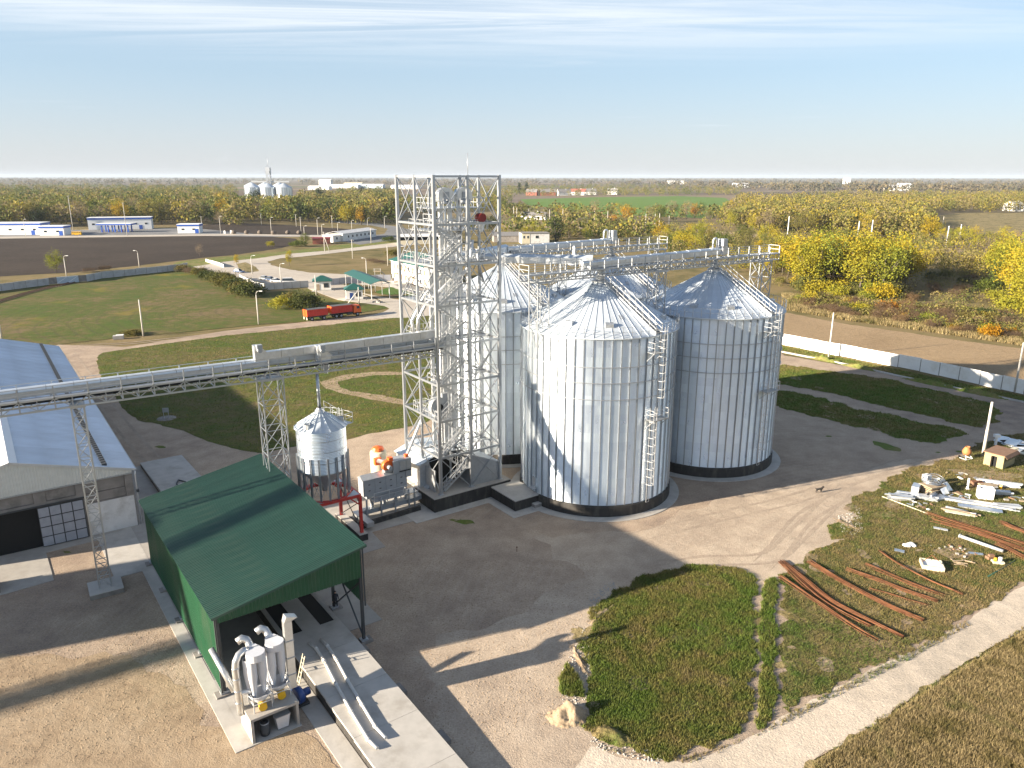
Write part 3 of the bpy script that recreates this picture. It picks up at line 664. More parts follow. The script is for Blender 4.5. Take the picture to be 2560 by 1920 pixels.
    part('hatch_step', MB().box(tuple(pol(SR + .35, az, 1.9)), (.5, .8, .08), az).bar(pol(SR + .5, az, 1.9), pol(SR + .15, az, 1.4), .05), M['white_steel'], t)
    return t
silo = build_silo()
silo['label'] = 'front grain silo nearest the camera beside the lattice tower, ladder down its right side'
cm = childmap()
for k, lb in (('right', 'right-hand grain silo standing partly in the shadow of the front silo'), ('back', 'grain silo standing directly behind the lattice elevator tower'), ('far', 'rearmost grain silo, only its roof showing between the other silos')):
    c = copy_tree(silo, None, cm); c.location = tuple(SIL[k]); c['label'] = lb
for k in SIL:
    mb = MB().lathe([(8.85, .06), (10.05, .06), (10.05, -.02)], tuple(SIL[k]), 72, False)
    part('concrete_apron', mb, M['concrete_lt'])['kind'] = 'structure'
part('concrete_apron', MB().slab([SF + AX * x + BX * y + ZX * .045 for x, y in ((-2, -2), (24, 5), (24, 22), (-4, 22))], .04), M['concrete'])['kind'] = 'structure'

# ------------------------------------------------------------------ elevator tower
T0 = V(-7.9, 78.7, 0)
def TW(x, y, z=0.0): return T0 + AX * x + BX * y + ZX * z
LV = [1.65, 5.9, 10.1, 14.2, 18.5, 22.8, 27.0, 31.2, 36.0]
tw = thing('elevator_tower', 'tall square galvanised lattice tower standing between the conveyors and silos', 'lattice tower', tuple(T0), TH)
CORN = [(0, 0), (4, 0), (8, 0), (8, 4), (8, 8), (4, 8), (0, 8), (0, 4)]
for i, (x, y) in enumerate(CORN):
    w = .3 if i % 2 == 0 else .24
    member(tw, 'leg', (x, y, LV[0]), (x, y, LV[-1] + .15), w, M['tower_steel'])
    part('base_plate', MB().box((x, y, 1.66), (.55, .55, .06)), M['zinc'], tw)
for z in LV[1:]:
    for i in range(8):
        p, q = CORN[i], CORN[(i + 1) % 8]; member(tw, 'beam', (p[0], p[1], z), (q[0], q[1], z), .15, M['tower_steel'], .22)
for z0, z1 in zip(LV[:-1], LV[1:]):
    for i in range(8):
        if i == 0 and z0 > 2 and z0 < 26: continue      # the stair side stays open
        if i == 1 and z0 < 2: pass
        p, q = CORN[i], CORN[(i + 1) % 8]
        member(tw, 'brace', (p[0], p[1], z0), (q[0], q[1], z1), .088, M['tower_steel'])
        member(tw, 'brace', (q[0], q[1], z0), (p[0], p[1], z1), .088, M['tower_steel'])
for z0, z1 in zip(LV[1:-3], LV[2:-2]): member(tw, 'brace', (0, 0, z0), (4, 0, z1), .08, M['zinc'])
part('lightning_rod', MB().tube([(4.1, 0, 36), (4.1, 0, 38.3)], .03, 6), M['zinc'], tw)
for z in LV[1:-1]:
    member(tw, 'inner_beam', (4, 0, z), (4, 8, z), .12, M['tower_steel'], .18); member(tw, 'inner_beam', (0, 4, z), (8, 4, z), .12, M['tower_steel'], .18)
for z0, z1 in zip(LV[:-2], LV[1:-1]):
    member(tw, 'inner_brace', (4, 2, z0), (4, 6, z1), .07, M['tower_steel']); member(tw, 'inner_brace', (4, 4, z1), (8, 4, z0), .07, M['tower_steel'])
    ps = [(4.4, 2.3, z1), (5.8, 2.3, z1), (7.6, 2.3, z1)]
    pl = part('platform', MB().box((6.0, 2.9, z1), (3.6, 1.2, .06)), M['zinc'], tw); rail_run(pl, ps, 1.05, M['white_steel'], (1, .5), sub=False)
lc = MB()
for k in (-.22, .22): lc.bar((6.9, 4.9 + k, 2), (6.9, 4.9 + k, 33), .05)
for k in range(90): lc.bar((6.9, 4.68, 2.2 + k * .34), (6.9, 5.12, 2.2 + k * .34), .03)
part('ladder', lc, M['white_steel'], tw)
part('cable_tray', MB().b2((2.7, 2.55, 2), (2.95, 2.62, 33)), M['zinc_new'], tw)
# zigzag stair in the left half of the front face
def flight(parent, p, q, w, mat=M['zinc']):
    p, q = V(*p), V(*q); d = q - p; h = V(d[0], d[1], 0); h /= np.linalg.norm(h); s = V(-h[1], h[0], 0) * w / 2
    f = part('stair_flight', MB().bar(p + s, q + s, .05, .22).bar(p - s, q - s, .05, .22), mat, parent)
    n = max(4, int(abs(d[2]) / .24)); tm = MB()
    for k in range(n): c = p + d * (k + .5) / n; tm.bar(c - s, c + s, .24, .035)
    part('tread', tm, M['zinc'], f)
    hr = MB()
    for e in (s, -s):
        for hh in (1.0, .5): hr.bar(p + e + ZX * hh, q + e + ZX * hh, .045)
        for k in range(5): c = p + d * k / 4 + e; hr.bar(c, c + ZX, .04)
    part('handrail', hr, M['white_steel'], f)
for z0, z1 in zip(LV[:-2], LV[1:-1]):
    zm = (z0 + z1) / 2
    flight(tw, (.7, .75, z0 + .1), (3.5, .75, zm + .05), .75)
    flight(tw, (3.5, 1.75, zm + .05), (.7, 1.75, z1), .75)
    part('stair_landing', MB().box((3.9, 1.25, zm), (.8, 1.9, .06)), M['zinc'], tw)
    pl = part('stair_landing', MB().box((.35, 1.25, z1), (.8, 2.1, .06)), M['zinc'], tw)
    rail_run(pl, [(-.0, .25, z1), (-.0, 2.25, z1), (.7, 2.25, z1)], 1.05, sub=False)
for z, x0, y0, x1, y1 in ((27.0, .3, 2.4, 7.7, 7.6), (30.4, 1.0, 2.2, 7.8, 7.4), (32.7, 1.6, 2.6, 7.9, 7.2), (22.8, .4, 2.4, 7.7, 7.6), (18.5, .4, 2.4, 3.6, 7.6), (10.1, .1, .2, 1.6, 6.0)):
    pl = part('platform', MB().box(((x0 + x1) / 2, (y0 + y1) / 2, z), (x1 - x0, y1 - y0, .07)), M['zinc'], tw)
    n = 6; ps = []
    for a_, b_ in (((x0, y0), (x1, y0)), ((x1, y0), (x1, y1)), ((x1, y1), (x0, y1)), ((x0, y1), (x0, y0))):
        for k in range(n): ps.append((a_[0] + (b_[0] - a_[0]) * k / n, a_[1] + (b_[1] - a_[1]) * k / n, z))
    ps.append(ps[0]); rail_run(pl, ps, 1.1, M['white_steel'], (1, .5), sub=False)
# bucket elevators: twin casings, rounded head with its motor hood, boot
def bucket(x, y, ztop, label, w=.42, gap=1.15, big=False):
    t = thing('bucket_elevator', label, 'bucket elevator', tuple(TW(x, y)), TH, 'bucket elevators inside the tower')
    for s in (-1, 1):
        c = part('casing', MB().box((s * gap / 2, 0, (2 + ztop) / 2), (w, w * .9, ztop - 2)), M['zinc_new'], t)
        fl = MB()
        z = 3.5
        while z < ztop - .5: fl.box((s * gap / 2, 0, z), (w + .1, w * .9 + .1, .05)); z += 2.4
        part('flange', fl, M['zinc'], c)
    prof = [(-.95, 0), (-.95, .75)] + [(.95 * math.cos(u), .75 + .72 * math.sin(u)) for u in np.linspace(math.pi, 0, 11)][1:-1] + [(.95, .75), (.95, 0)]
    vs = [(px, -.38, ztop + pz) for px, pz in prof] + [(px, .38, ztop + pz) for px, pz in prof]; n = len(prof)
    part('head', MB().add(vs, [tuple(range(n)), tuple(reversed(range(n, 2 * n)))] + [(i, i + n, (i + 1) % n + n, (i + 1) % n) for i in range(n)]), M['duct'], t)
    part('motor', MB().tube([(-.75, -.75, ztop - .1), (-.2, -.75, ztop - .1)], .22, 10).box((.1, -.7, ztop - .05), (.5, .5, .5)), M['machine'], t); part('belt_guard', MB().b2((-.3, -.52, ztop - .2), (.3, -.39, ztop + 1.0)), M['machine'], t)
    part('boot', MB().box((0, 0, 1.95), (gap + .7, .6, .55)), M['machine'], t)
    return t
bucket(3.7, 4.1, 33.4, 'left bucket elevator with domed grey head at the tower top')
bucket(5.9, 3.9, 33.4, 'right bucket elevator with domed head beside the red drum')
bucket(3.2, 6.0, 26.0, 'shorter bucket elevator ending below the domed heads', .36, .95)
bucket(5.2, 5.9, 28.6, 'rear bucket elevator behind the two domed heads', .4, 1.0)
# red drum cleaner at the top
t = thing('drum_cleaner', 'red round drum machine under the top platform of the tower', 'grain cleaner', tuple(TW(7.1, 2.2, 30.72)), TH)
d = MB().tube([(0, -.4, .95), (0, .5, .95)], .46, 20)
part('drum', d, M['red_dull'], t); part('frame', MB().bar((-.6, -.4, -.3), (-.6, -.4, .6), .1).bar((.6, -.4, -.3), (.6, -.4, .6), .1).bar((-.6, .7, -.3), (-.6, .7, .6), .1).bar((.6, .7, -.3), (.6, .7, .6), .1), M['zinc'], t)
part('hopper', MB().lathe([(.5, .3), (.16, -.6)], n=12), M['zinc_new'], t)
# spouts
def spout(label, pts, r=.15, mat='duct', group='grain spouts of the tower'):
    o = part('spout_pipe', MB().tube(pts, r, 10), M[mat]); tag(o, label, 'spout pipe', group)
    fl = MB()
    for p, q in zip(pts[:-1], pts[1:]):
        p, q = V(*p), V(*q); L = np.linalg.norm(q - p); n = int(L / 2.2)
        for k in range(1, n + 1):
            c = p + (q - p) * k / (n + 1); dd = (q - p) / L * .04; fl.tube([c - dd, c + dd], r + .05, 10)
    if fl.n: part('pipe_collar', fl, M['zinc'], o)
    return o
spout('long bright spout pipe running from the domed heads down to the left gallery', [TW(5.0, 3.2, 31.2), TW(4.4, 2.2, 27.2), TW(3.0, 2.0, 25.2), TW(.4, 3.0, 22.6), TW(-.4, 3.4, 21.0), TW(-.5, 3.4, 19.3)], .19)
spout('second parallel spout pipe ending on the left gallery', [TW(3.4, 3.6, 26.0), TW(1.2, 4.6, 23.4), TW(-.3, 5.0, 20.6), TW(-.4, 4.4, 19.3)], .19)
spout('grey spout pipe leaning right from the red drum to the silo-top conveyor', [TW(7.0, 2.8, 27.9), TW(7.4, 3.2, 26.4), TW(8.6, 4.2, 24.4)], .17, 'zinc')
spout('grey spout pipe leaning right behind the red drum', [TW(6.4, 3.9, 32.6), TW(7.0, 4.8, 29.4), TW(8.8, 6.2, 26.6)], .2, 'zinc')
spout('thick white elbow pipe curving down the middle of the tower', [TW(5.6, 1.6, 29.4), TW(5.3, 1.6, 27.6), TW(4.9, 1.8, 26.2), TW(3.9, 2.0, 25.0)], .17, 'white_steel')
spout('bright slanting spout pipe from the tower down to the grey cleaning machine', [TW(.6, 4.2, 10.3), TW(-1.9, 4.4, 5.3)], .17, 'white_steel')
spout('vertical discharge pipe inside the tower near the stairs', [TW(2.2, 3.2, 22.5), TW(2.2, 3.2, 2.0)], .16, 'duct')
t = thing('centrifugal_fan', 'round pale fan housing on the left tower platform below the gallery', 'fan', tuple(TW(.8, 1.6, 10.3)), TH)
part('housing', MB().tube([(0, -.35, 1.15), (0, .35, 1.15)], 1.05, 20), M['machine'], t); part('inlet', MB().tube([(0, -.55, 1.15), (0, -.36, 1.15)], .36, 14), M['black'], t)
part('outlet', MB().box((.75, 0, 2.1), (.7, .6, .9)), M['machine'], t); part('stand', MB().box((0, 0, .1), (1.2, .8, .2)), M['zinc'], t)

# plinth, cladding round the tower foot
pl = thing('tower_plinth', 'black bitumen-coated concrete plinth under the lattice tower', 'plinth', tuple(T0), TH)
part('block', MB().b2((-1.3, -.75, -.02), (9.0, 9.4, 1.55)), M['tar'], pl)
part('top_slab', MB().b2((-1.3, -.75, 1.55), (9.0, 9.4, 1.64)), M['concrete'], pl)
an = thing('pit_cover', 'low black concrete pit block beside the front silo with pale top', 'concrete block', tuple(T0), TH)
part('block', MB().prism([(6.2, -.76), (9.9, -.76), (9.9, -5.6), (6.2, -5.6)], -.02, 1.2), M['tar'], an)
part('cover_slab', MB().prism([(6.2, -.77), (9.9, -.77), (9.9, -5.65), (6.15, -5.65)], 1.2, 1.32), M['concrete_lt'], an)
part('step_slab', MB().b2((9.9, -3.6, .9), (11.4, -2.4, 1.02)), M['concrete'], an)
w = [tuple(TW(x, y)[:2]) for x, y in ((-4.2, -1.9), (5.1, -1.9), (5.1, -6.9), (11.2, -6.9), (11.2, 9), (-4.2, 9))]
paving('concrete_apron', w, .05, 'concrete_lt', px=False)
hs = thing('tower_base_house', 'galvanised sheet housing with gabled roofs around the foot of the tower', 'machine house', tuple(T0), TH)
part('wall', MB().b2((4.2, .15, 1.64), (4.28, 7.6, 5.2)).prism([(4.28, .12), (7.85, .12), (7.85, .2), (4.28, .2)], 1.64, 3.9), M['zinc'], hs)
gb = MB(); gb.add([(4.28, .12, 3.9), (7.85, .12, 3.9), (4.28, .12, 5.4)], [(0, 1, 2)]); part('gable', gb, M['zinc'], hs)
part('roof', MB().slab([(4.28, .05, 5.45), (8.1, .05, 3.8), (8.1, 7.9, 3.8), (4.28, 7.9, 5.45)], .06), M['zinc_roof'], hs)
part('wall', MB().b2((-.9, 3.2, 1.64), (1.2, 9.0, 4.4)), M['zinc_new'], hs)
part('roof', MB().slab([(-1.1, 3.0, 4.3), (1.5, 3.0, 5.3), (1.5, 9.2, 5.3), (-1.1, 9.2, 4.3)], .06), M['zinc_roof'], hs)
part('wall', MB().b2((1.2, 3.6, 1.64), (4.18, 9.0, 4.9)), M['zinc'], hs)
part('roof', MB().slab([(1.5, 3.5, 5.3), (4.2, 3.5, 5.0), (4.2, 9.2, 5.0), (1.5, 9.2, 5.3)], .05), M['zinc_roof'], hs)
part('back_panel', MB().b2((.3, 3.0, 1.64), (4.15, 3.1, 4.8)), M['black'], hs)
part('door_jamb', MB().b2((-.2, .9, 1.64), (-.1, 3.1, 4.2)), M['zinc'], hs)
part('gutter', MB().bar((4.28, .0, 5.4), (8.1, .0, 3.78), .1), M['zinc_new'], hs)
cb = part('cable_stay', MB().tube([TW(-2.6, .3, 5.6), TW(.0, 0, 6.0), TW(3.8, 0, 6.2)], .035, 6), M['zinc']); tag(cb, 'thin grey pipe line crossing from the cleaner to the tower foot', 'pipe')

# ------------------------------------------------------------------ galleries
def gallery(label, p, q, zb, w, bay, nbays_cover, cover, mat_post=M['zinc'], group=None, post_every=2, h=1.0, rail=1.05, endcage=True):
    """open truss gallery: chords, lattice, walkway, railing. local x runs along, z=0 the underside"""
    p, q = V(*p), V(*q); L = np.linalg.norm((q - p)[:2]); rz = math.atan2(q[1] - p[1], q[0] - p[0])
    t = thing('conveyor_gallery', label, 'conveyor gallery', (p[0], p[1], zb), rz, group)
    for s in (-w / 2, w / 2):
        for z in (.07, h): member(t, 'chord', (0, s, z), (L, s, z), .12, mat_post, .14)
    n = int(round(L / bay)); bl = L / n
    for s in (-w / 2, w / 2):
        for k in range(n):
            a_, b_ = k * bl, (k + 1) * bl
            if k % 2: member(t, 'lattice_bar', (a_, s, .1), (b_, s, h - .05), .06, mat_post)
            else: member(t, 'lattice_bar', (a_, s, h - .05), (b_, s, .1), .06, mat_post)
            if k % post_every == 0: member(t, 'post', (a_, s, .1), (a_, s, h + rail), .09, mat_post, .12)
            else: member(t, 'post', (a_, s, .1), (a_, s, h), .06, mat_post)
        member(t, 'post', (L, s, .1), (L, s, h + rail), .1, mat_post)
        for z in (h + rail, h + rail * .5): member(t, 'rail', (0, s, z), (L, s, z), .05, mat_post)
    cr = MB()
    for k in range(n + 1): cr.bar((k * bl, -w / 2, .07), (k * bl, w / 2, .07), .07); cr.bar((k * bl, -w / 2, h), (k * bl, w / 2, h), .07)
    part('cross_beam', cr, mat_post, t)
    part('walkway', MB().b2((0, -w / 2 + .05, h + .04), (L, -.28, h + .08)), M['zinc_dark'], t)
    if endcage:
        for x in (0, L):
            e = MB()
            for z in (h + .55, h + rail): e.bar((x, -w / 2, z), (x, w / 2, z), .05)
            part('end_rail', e, M['white_steel'], t)
    return t, L
GD = V(math.cos(R(33)), math.sin(R(33)), 0); L1 = V(-36.57, 61.14, 0)
ga = L1 - GD * 24; gb_ = L1 + GD * 34.6
g1, GL = gallery('long belt conveyor gallery crossing above the warehouse and green shed to the tower', ga, gb_, 17.5, 1.9, 1.25, 0, None, post_every=2)
# the belt trough with a rounded hood, belt rollers beneath
hood = [(.42 * math.cos(u), .30 * math.sin(u)) for u in np.linspace(0, math.pi, 9)]
def hood_part(parent, x0, x1, y, z, s=1.0, mat=M['zinc_roof']):
    mb = MB(); vs = [(x0, y + a_ * s, z + b_ * s) for a_, b_ in hood] + [(x1, y + a_ * s, z + b_ * s) for a_, b_ in hood]; n = len(hood)
    mb.add(vs, [(i, i + 1, i + 1 + n, i + n) for i in range(n - 1)] + [tuple(reversed(range(n))), tuple(range(n, 2 * n))])
    return part('belt_hood', mb, mat, parent)
for k in range(20):
    x0 = k * 2.0
    hd = hood_part(g1, x0 + .02, x0 + 1.98, .35, 1.62)
part('belt_trough', MB().b2((0, -.05, 1.12), (40.2, .78, 1.6)), M['zinc'], g1)
part('side_sheet', MB().b2((0, .93, 1.1), (GL, .96, 1.75)), M['zinc_roof'], g1)
rl = MB()
for k in range(34): rl.tube([(.8 + k * 1.25, -.85, .55), (.8 + k * 1.25, .85, .55)], .07, 8)
part('return_roller', rl, M['zinc_new'], g1)
part('return_belt', MB().b2((0, -.5, .62), (GL, .5, .64)), M['rubber'], g1)
# the second, higher covered belt from the middle support to the tower
bx0 = MB()
def tilt(mb, x0, z0, x1, z1, y, w, hh):
    return mb.add([(x0, y - w, z0), (x0, y + w, z0), (x0, y + w, z0 + hh), (x0, y - w, z0 + hh), (x1, y - w, z1), (x1, y + w, z1), (x1, y + w, z1 + hh), (x1, y - w, z1 + hh)], [(0, 1, 2, 3), (7, 6, 5, 4), (0, 3, 7, 4), (3, 2, 6, 7), (2, 1, 5, 6), (1, 0, 4, 5)])
for k in range(9):
    xa, xb = 39.3 + k * 2.1, 39.3 + (k + 1) * 2.1 - .03
    za = 1.75 + .02 * (k); part('conveyor_casing', tilt(MB(), xa, za - k * .0, xb, za, .3, .36, .75), M['zinc_new'], g1)
part('lower_casing', MB().b2((46, -.75, 1.12), (58.2, -.35, 1.5)), M['zinc'], g1)
def drive(x, y, z, s=1.0):
    d = part('drive_head', MB().add([(x - .5 * s, y - .4, z), (x + .9 * s, y - .4, z), (x + .9 * s, y - .4, z + .5 * s), (x, y - .4, z + 1.5 * s), (x - .5 * s, y - .4, z + 1.5 * s), (x - .5 * s, y + .4, z), (x + .9 * s, y + .4, z), (x + .9 * s, y + .4, z + .5 * s), (x, y + .4, z + 1.5 * s), (x - .5 * s, y + .4, z + 1.5 * s)],
        [(0, 1, 2, 3, 4), (9, 8, 7, 6, 5), (0, 4, 9, 5), (4, 3, 8, 9), (3, 2, 7, 8), (2, 1, 6, 7), (1, 0, 5, 6)]), M['zinc_new'], g1)
    part('gear_motor', MB().tube([(x - .1, y - .85, z + 1.1 * s), (x - .1, y - .4, z + 1.1 * s)], .22, 10).box((x - .1, y - .6, z + 1.45 * s), (.5, .5, .4)), M['machine'], d)
drive(39.4, .3, 1.7); drive(45.2, -.3, 1.1)
part('chute', MB().lathe([(.34, 1.2), (.34, .2), (.2, -.2), (.2, -.3)], (45.6, -.1, 0), 12), M['zinc'], g1)

g0, _ = gallery('far left stretch of the belt conveyor gallery beyond the frame edge', L1 - GD * 108, ga - GD * .05, 17.5, 1.9, 2.5, 0, None, post_every=1)
part('belt_trough', MB().b2((0, -.05, 1.12), (83, .78, 1.9)), M['zinc'], g0)
def silo_gallery(label, P0, s0, s1, cov0, cov1):
    g, L = gallery(label, P0 + AX * s0, P0 + AX * s1, 25.25, 1.7, 1.05, 0, None, group='galleries over the silo tops', post_every=2, h=.85, rail=1.05)
    x0, x1 = cov0 - s0, cov1 - s0
    n = int((x1 - x0) / 2.0)
    for k in range(n):
        a_, b_ = x0 + (x1 - x0) * k / n, x0 + (x1 - x0) * (k + 1) / n - .02
        z = .95 + .35 * (k / n)
        part('conveyor_casing', MB().b2((a_, -.05, z), (b_, .6, z + .62)), M['zinc_new'], g); hood_part(g, a_, b_, .275, z + .62, .82)
    part('gear_motor', MB().tube([(x0 + .6, -.65, 1.15), (x0 + .6, -.1, 1.15)], .18, 10).box((x0 + 1.3, -.4, 1.15), (.9, .3, .3)), M['machine'], g)
    part('drive_head', MB().b2((x1 - .4, -.35, 1.2), (x1 + .5, .65, 2.3)), M['zinc_new'], g)
    part('vent_elbow', MB().tube([(x1 - 1.6, .3, 1.9), (x1 - 1.6, .3, 3.0), (x1 - 1.45, .3, 3.25), (x1 - 1.1, .3, 3.3), (x1 - .85, .3, 3.1), (x1 - .85, .3, 2.1)], .13, 8), M['white_steel'], g)
    part('motor_box', MB().box((x1 - .1, 0, 2.75), (.8, .9, .9)).box((x1 + .32, 0, 2.75), (.06, .7, .7)), M['zinc'], g)
    for s in (0, 19.33):
        if x0 - 1 < s - s0 < L: part('drop_chute', MB().lathe([(.32, .9), (.32, 0), (.24, -.3), (.24, -.5)], (s - s0, 0, 0), 12), M['zinc'], g)
    return g
SBk = SIL['back']
silo_gallery('front conveyor gallery running over the tops of the two nearer silos', SF, -10.6, 31.1, -2.6, 20.6)
silo_gallery('rear conveyor gallery running over the tops of the two rear silos', SBk, .3, 30.1, .5, 19.7)
def boxrun(name, label, cat, p, q, w, h, n, mat):
    p, q = V(*p), V(*q); t = thing(name, label, cat, tuple(p), math.atan2(q[1] - p[1], q[0] - p[0])); L = np.linalg.norm((q - p)[:2]); dz = q[2] - p[2]
    for k in range(n):
        a_, b_ = L * k / n, L * (k + 1) / n - .02
        part('casing', tilt(MB(), a_, dz * k / n, b_, dz * (k + 1) / n, 0, w, h), mat, t)
        part('cover_hood', MB().add([(a_, -w, dz * k / n + h), (a_, 0, dz * k / n + h + .3), (a_, w, dz * k / n + h), (b_, -w, dz * (k + 1) / n + h), (b_, 0, dz * (k + 1) / n + h + .3), (b_, w, dz * (k + 1) / n + h)], [(0, 1, 4, 3), (1, 2, 5, 4), (0, 2, 1), (3, 4, 5)]), M['zinc_roof'], t)
    return t
boxrun('enclosed_conveyor', 'pale blue-grey enclosed conveyor bridging from the tower to the front silo gallery', 'enclosed conveyor', TW(7.2, 5.2, 26.6), SF + AX * -.9 + BX * .3 + ZX * 26.6, .5, .7, 8, M['zinc_new'])
boxrun('enclosed_conveyor', 'pale enclosed conveyor from the tower back to the rear silo gallery', 'enclosed conveyor', TW(6.2, 6.5, 26.6), SBk + AX * .6 + ZX * 26.4, .5, .7, 7, M['zinc_roof'])
t = thing('vent_cone', 'white conical vent standing on the rear silo gallery', 'vent', tuple(SF + AX * 6.5 + BX * 12.4 + ZX * 25.0))
part('cone', MB().lathe([(.75, 0), (.6, .3), (.2, 1.5), (.14, 2.0), (.22, 2.2), (0, 2.4)], n=14), M['white'], t); part('bracket', MB().box((0, 0, -.1), (1.0, 1.0, .2)), M['zinc'], t)
# ------------------------------------------------------------------ lattice supports
def lattice(label, base, z0, z1, w, wt, bay, rz=TH, pad=None, mat=M['zinc'], group='lattice supports of the galleries'):
    t = thing('lattice_support', label, 'lattice support', (base[0], base[1], 0), rz, group)
    cs = [(-1, -1), (1, -1), (1, 1), (-1, 1)]; n = max(1, round((z1 - z0) / bay))
    def at(i, z): k = (w + (wt - w) * (z - z0) / (z1 - z0)) / 2; return (cs[i % 4][0] * k, cs[i % 4][1] * k, z)
    for i in range(4): member(t, 'leg', at(i, z0), at(i, z1), .10, mat)
    for k in range(n):
        a_, b_ = z0 + (z1 - z0) * k / n, z0 + (z1 - z0) * (k + 1) / n
        for i in range(4):
            p, q = (i, i + 1) if (k + i) % 2 else (i + 1, i)
            member(t, 'brace', at(p, a_), at(q, b_), .06, mat); member(t, 'strut', at(i, b_), at(i + 1, b_), .06, mat)
            if w > 1.4: member(t, 'brace', at(q, a_), at(p, b_), .05, mat)
    if pad:
        part('footing', MB().b2((-pad, -pad, -.02), (pad, pad, .42)), M['concrete_old'], t); part('footing_top', MB().b2((-pad, -pad, .42), (pad, pad, .48)), M['concrete_lt'], t)
    part('head_beam', MB().b2((-wt / 2 - .1, -1, z1 - .1), (wt / 2 + .1, 1, z1)), mat, t)
    return t
lattice('slim lattice support standing on a square concrete pad in front of the warehouse', L1, .48, 17.5, .95, .95, 1.25, R(33), 1.35)
lattice('square lattice support behind the green shed, left of the hopper silo', L1 + GD * 16.1, .0, 17.5, 2.0, 2.0, 2.5, R(33), 1.6)
for s, off, lb in ((-8.6, 0, 'lattice support of the front gallery rising from the left side of the front silo'), (9.0, .0, 'lattice support rising between the two nearer silos'), (28.6, 0, 'lattice support at the right end of the front gallery beyond the right silo')):
    lattice(lb, SF + AX * s, 18.2 if s < 0 else 1.0, 25.25, 1.5 if s < 10 else 1.9, 1.5 if s < 10 else 1.9, 2.3, TH, 1.2)
lattice('lattice support between the two rear silos under the rear gallery', SBk + AX * 9.6, 1, 25.25, 1.5, 1.5, 2.3, TH, 1.2)
lattice('lattice support at the right end of the rear gallery', SBk + AX * 28.8, 1, 25.25, 1.8, 1.8, 2.3, TH, 1.2)

# unseen building added outside the frame, sized to shade the yard and shed wall
dh = thing('unseen_shade_house', 'unseen tall metal-clad building added beyond the left edge to shade the yard', 'unseen building', (-92, 37, 0), R(21.9))
part('wall', MB().b2((-5, -6.6, 0), (6, 6.6, 21.4)), M['offwhite'], dh); part('roof', MB().slab([(-5.3, -6.9, 21.4), (6.3, -6.9, 21.4), (6.3, 0, 22.9), (-5.3, 0, 22.9)], .1).slab([(-5.3, 0, 22.9), (6.3, 0, 22.9), (6.3, 6.9, 21.4), (-5.3, 6.9, 21.4)], .1), M['wh_roof'], dh)
part('door', MB().b2((6.0, -2, 0), (6.06, 2, 4.5)), M['door_grey'], dh)
# ------------------------------------------------------------------ hopper silo on its red frame
HC = V(-19.0, 71.7, 0)
hp = thing('hopper_silo', 'small round hopper silo with cone roof standing on a red steel frame', 'hopper silo', tuple(HC), TH)
HR = 2.42
prof = []
for i in range(181):
    z = 7.7 + 4.5 * i / 180; prof.append((HR + .016 * math.sin(2 * math.pi * (z - 7.7) / .15), z))
part('wall', MB().lathe(prof, n=56), M['zinc_wall'], hp)
for k in range(4): part('sheet_joint', MB().lathe([(HR + .03, 7.72 + k * 1.125), (HR + .03, 7.78 + k * 1.125)], n=48), M['zinc'], hp)
part('hopper_cone', MB().lathe([(HR, 7.7), (.35, 5.6), (.3, 5.2), (0, 5.2)], n=36), M['zinc_dark'], hp)
rp = MB(); a = math.pi / 18; r0, r1, z0, z1 = .4, 2.62, 13.55, 12.1
rp.add([(r0 * math.cos(a), -r0 * math.sin(a), z0), (r1 * math.cos(a), -r1 * math.sin(a), z1), (r1 * math.cos(a), r1 * math.sin(a), z1), (r0 * math.cos(a), r0 * math.sin(a), z0)], [(0, 1, 2, 3)])
rp.bar((r0 * math.cos(a), r0 * math.sin(a), z0), (r1 * math.cos(a), r1 * math.sin(a), z1 + .03), .05, .09)
rme = rp.mesh('roof_panel', M['zinc_roof'])
for k in range(18): link('roof_panel', rme, hp, (0, 0, 0), 2 * math.pi * k / 18)
part('roof_cap', MB().lathe([(.5, 13.45), (.45, 13.75), (.28, 13.8), (.28, 14.0)], n=16), M['zinc'], hp)
part('filling_pipe', MB().tube([(0, 0, 13.6), (0, 0, 17.5)], .16, 12), M['zinc_dark'], hp)
lm = MB().box((0, 0, 7.2), (.05, .2, 4.4)).box((.06, .08, 7.2), (.1, .04, 4.4)).box((.06, -.08, 7.2), (.1, .04, 4.4)).mesh('leg', M['zinc_dark'])
for k in range(18): t = 2 * math.pi * k / 18; link('leg', lm, hp, tuple(pol(HR + .06, t, 0)), t)
for k in range(18):
    t0, t1 = 2 * math.pi * k / 18, 2 * math.pi * (k + 1) / 18
    member(hp, 'brace', pol(HR, t0, 5.2), pol(HR, t1, 7.2), .04, M['zinc_dark']); member(hp, 'brace', pol(HR, t1, 5.2), pol(HR, t0, 7.2), .04, M['zinc_dark'])
for d in (-150, -20, 75): link('roof_vent', MB().lathe([(.3, -.3), (.3, .3)], n=10).box((0, 0, 0), (.5, .5, .5)).mesh('roof_vent', M['zinc']), hp, tuple(pol(2.0, R(d), 12.55)), R(d))
o = pol(HR + .25, R(20), 0); s = V(-math.sin(R(20)), math.cos(R(20)), 0)
mb = MB()
for k in (-.22, .22): mb.bar(o + s * k + ZX * 5, o + s * k + ZX * 13.3, .05)
for k in range(24): mb.bar(o - s * .22 + ZX * (5.2 + k * .34), o + s * .22 + ZX * (5.2 + k * .34), .03)
part('ladder', mb, M['white_steel'], hp)
pf = part('platform', MB().slab([o - s * .7 + ZX * 11.6, o + V(.9, .3, 0) - s * .7 + ZX * 11.6, o + V(.9, .3, 0) + s * .7 + ZX * 11.6, o + s * .7 + ZX * 11.6], .06), M['zinc'], hp)
rail_run(pf, [o - s * .7 + ZX * 11.6, o + V(.9, .3, 0) - s * .7 + ZX * 11.6, o + V(.9, .3, 0) + s * .7 + ZX * 11.6, o + s * .7 + ZX * 11.6], 1.1, sub=False)
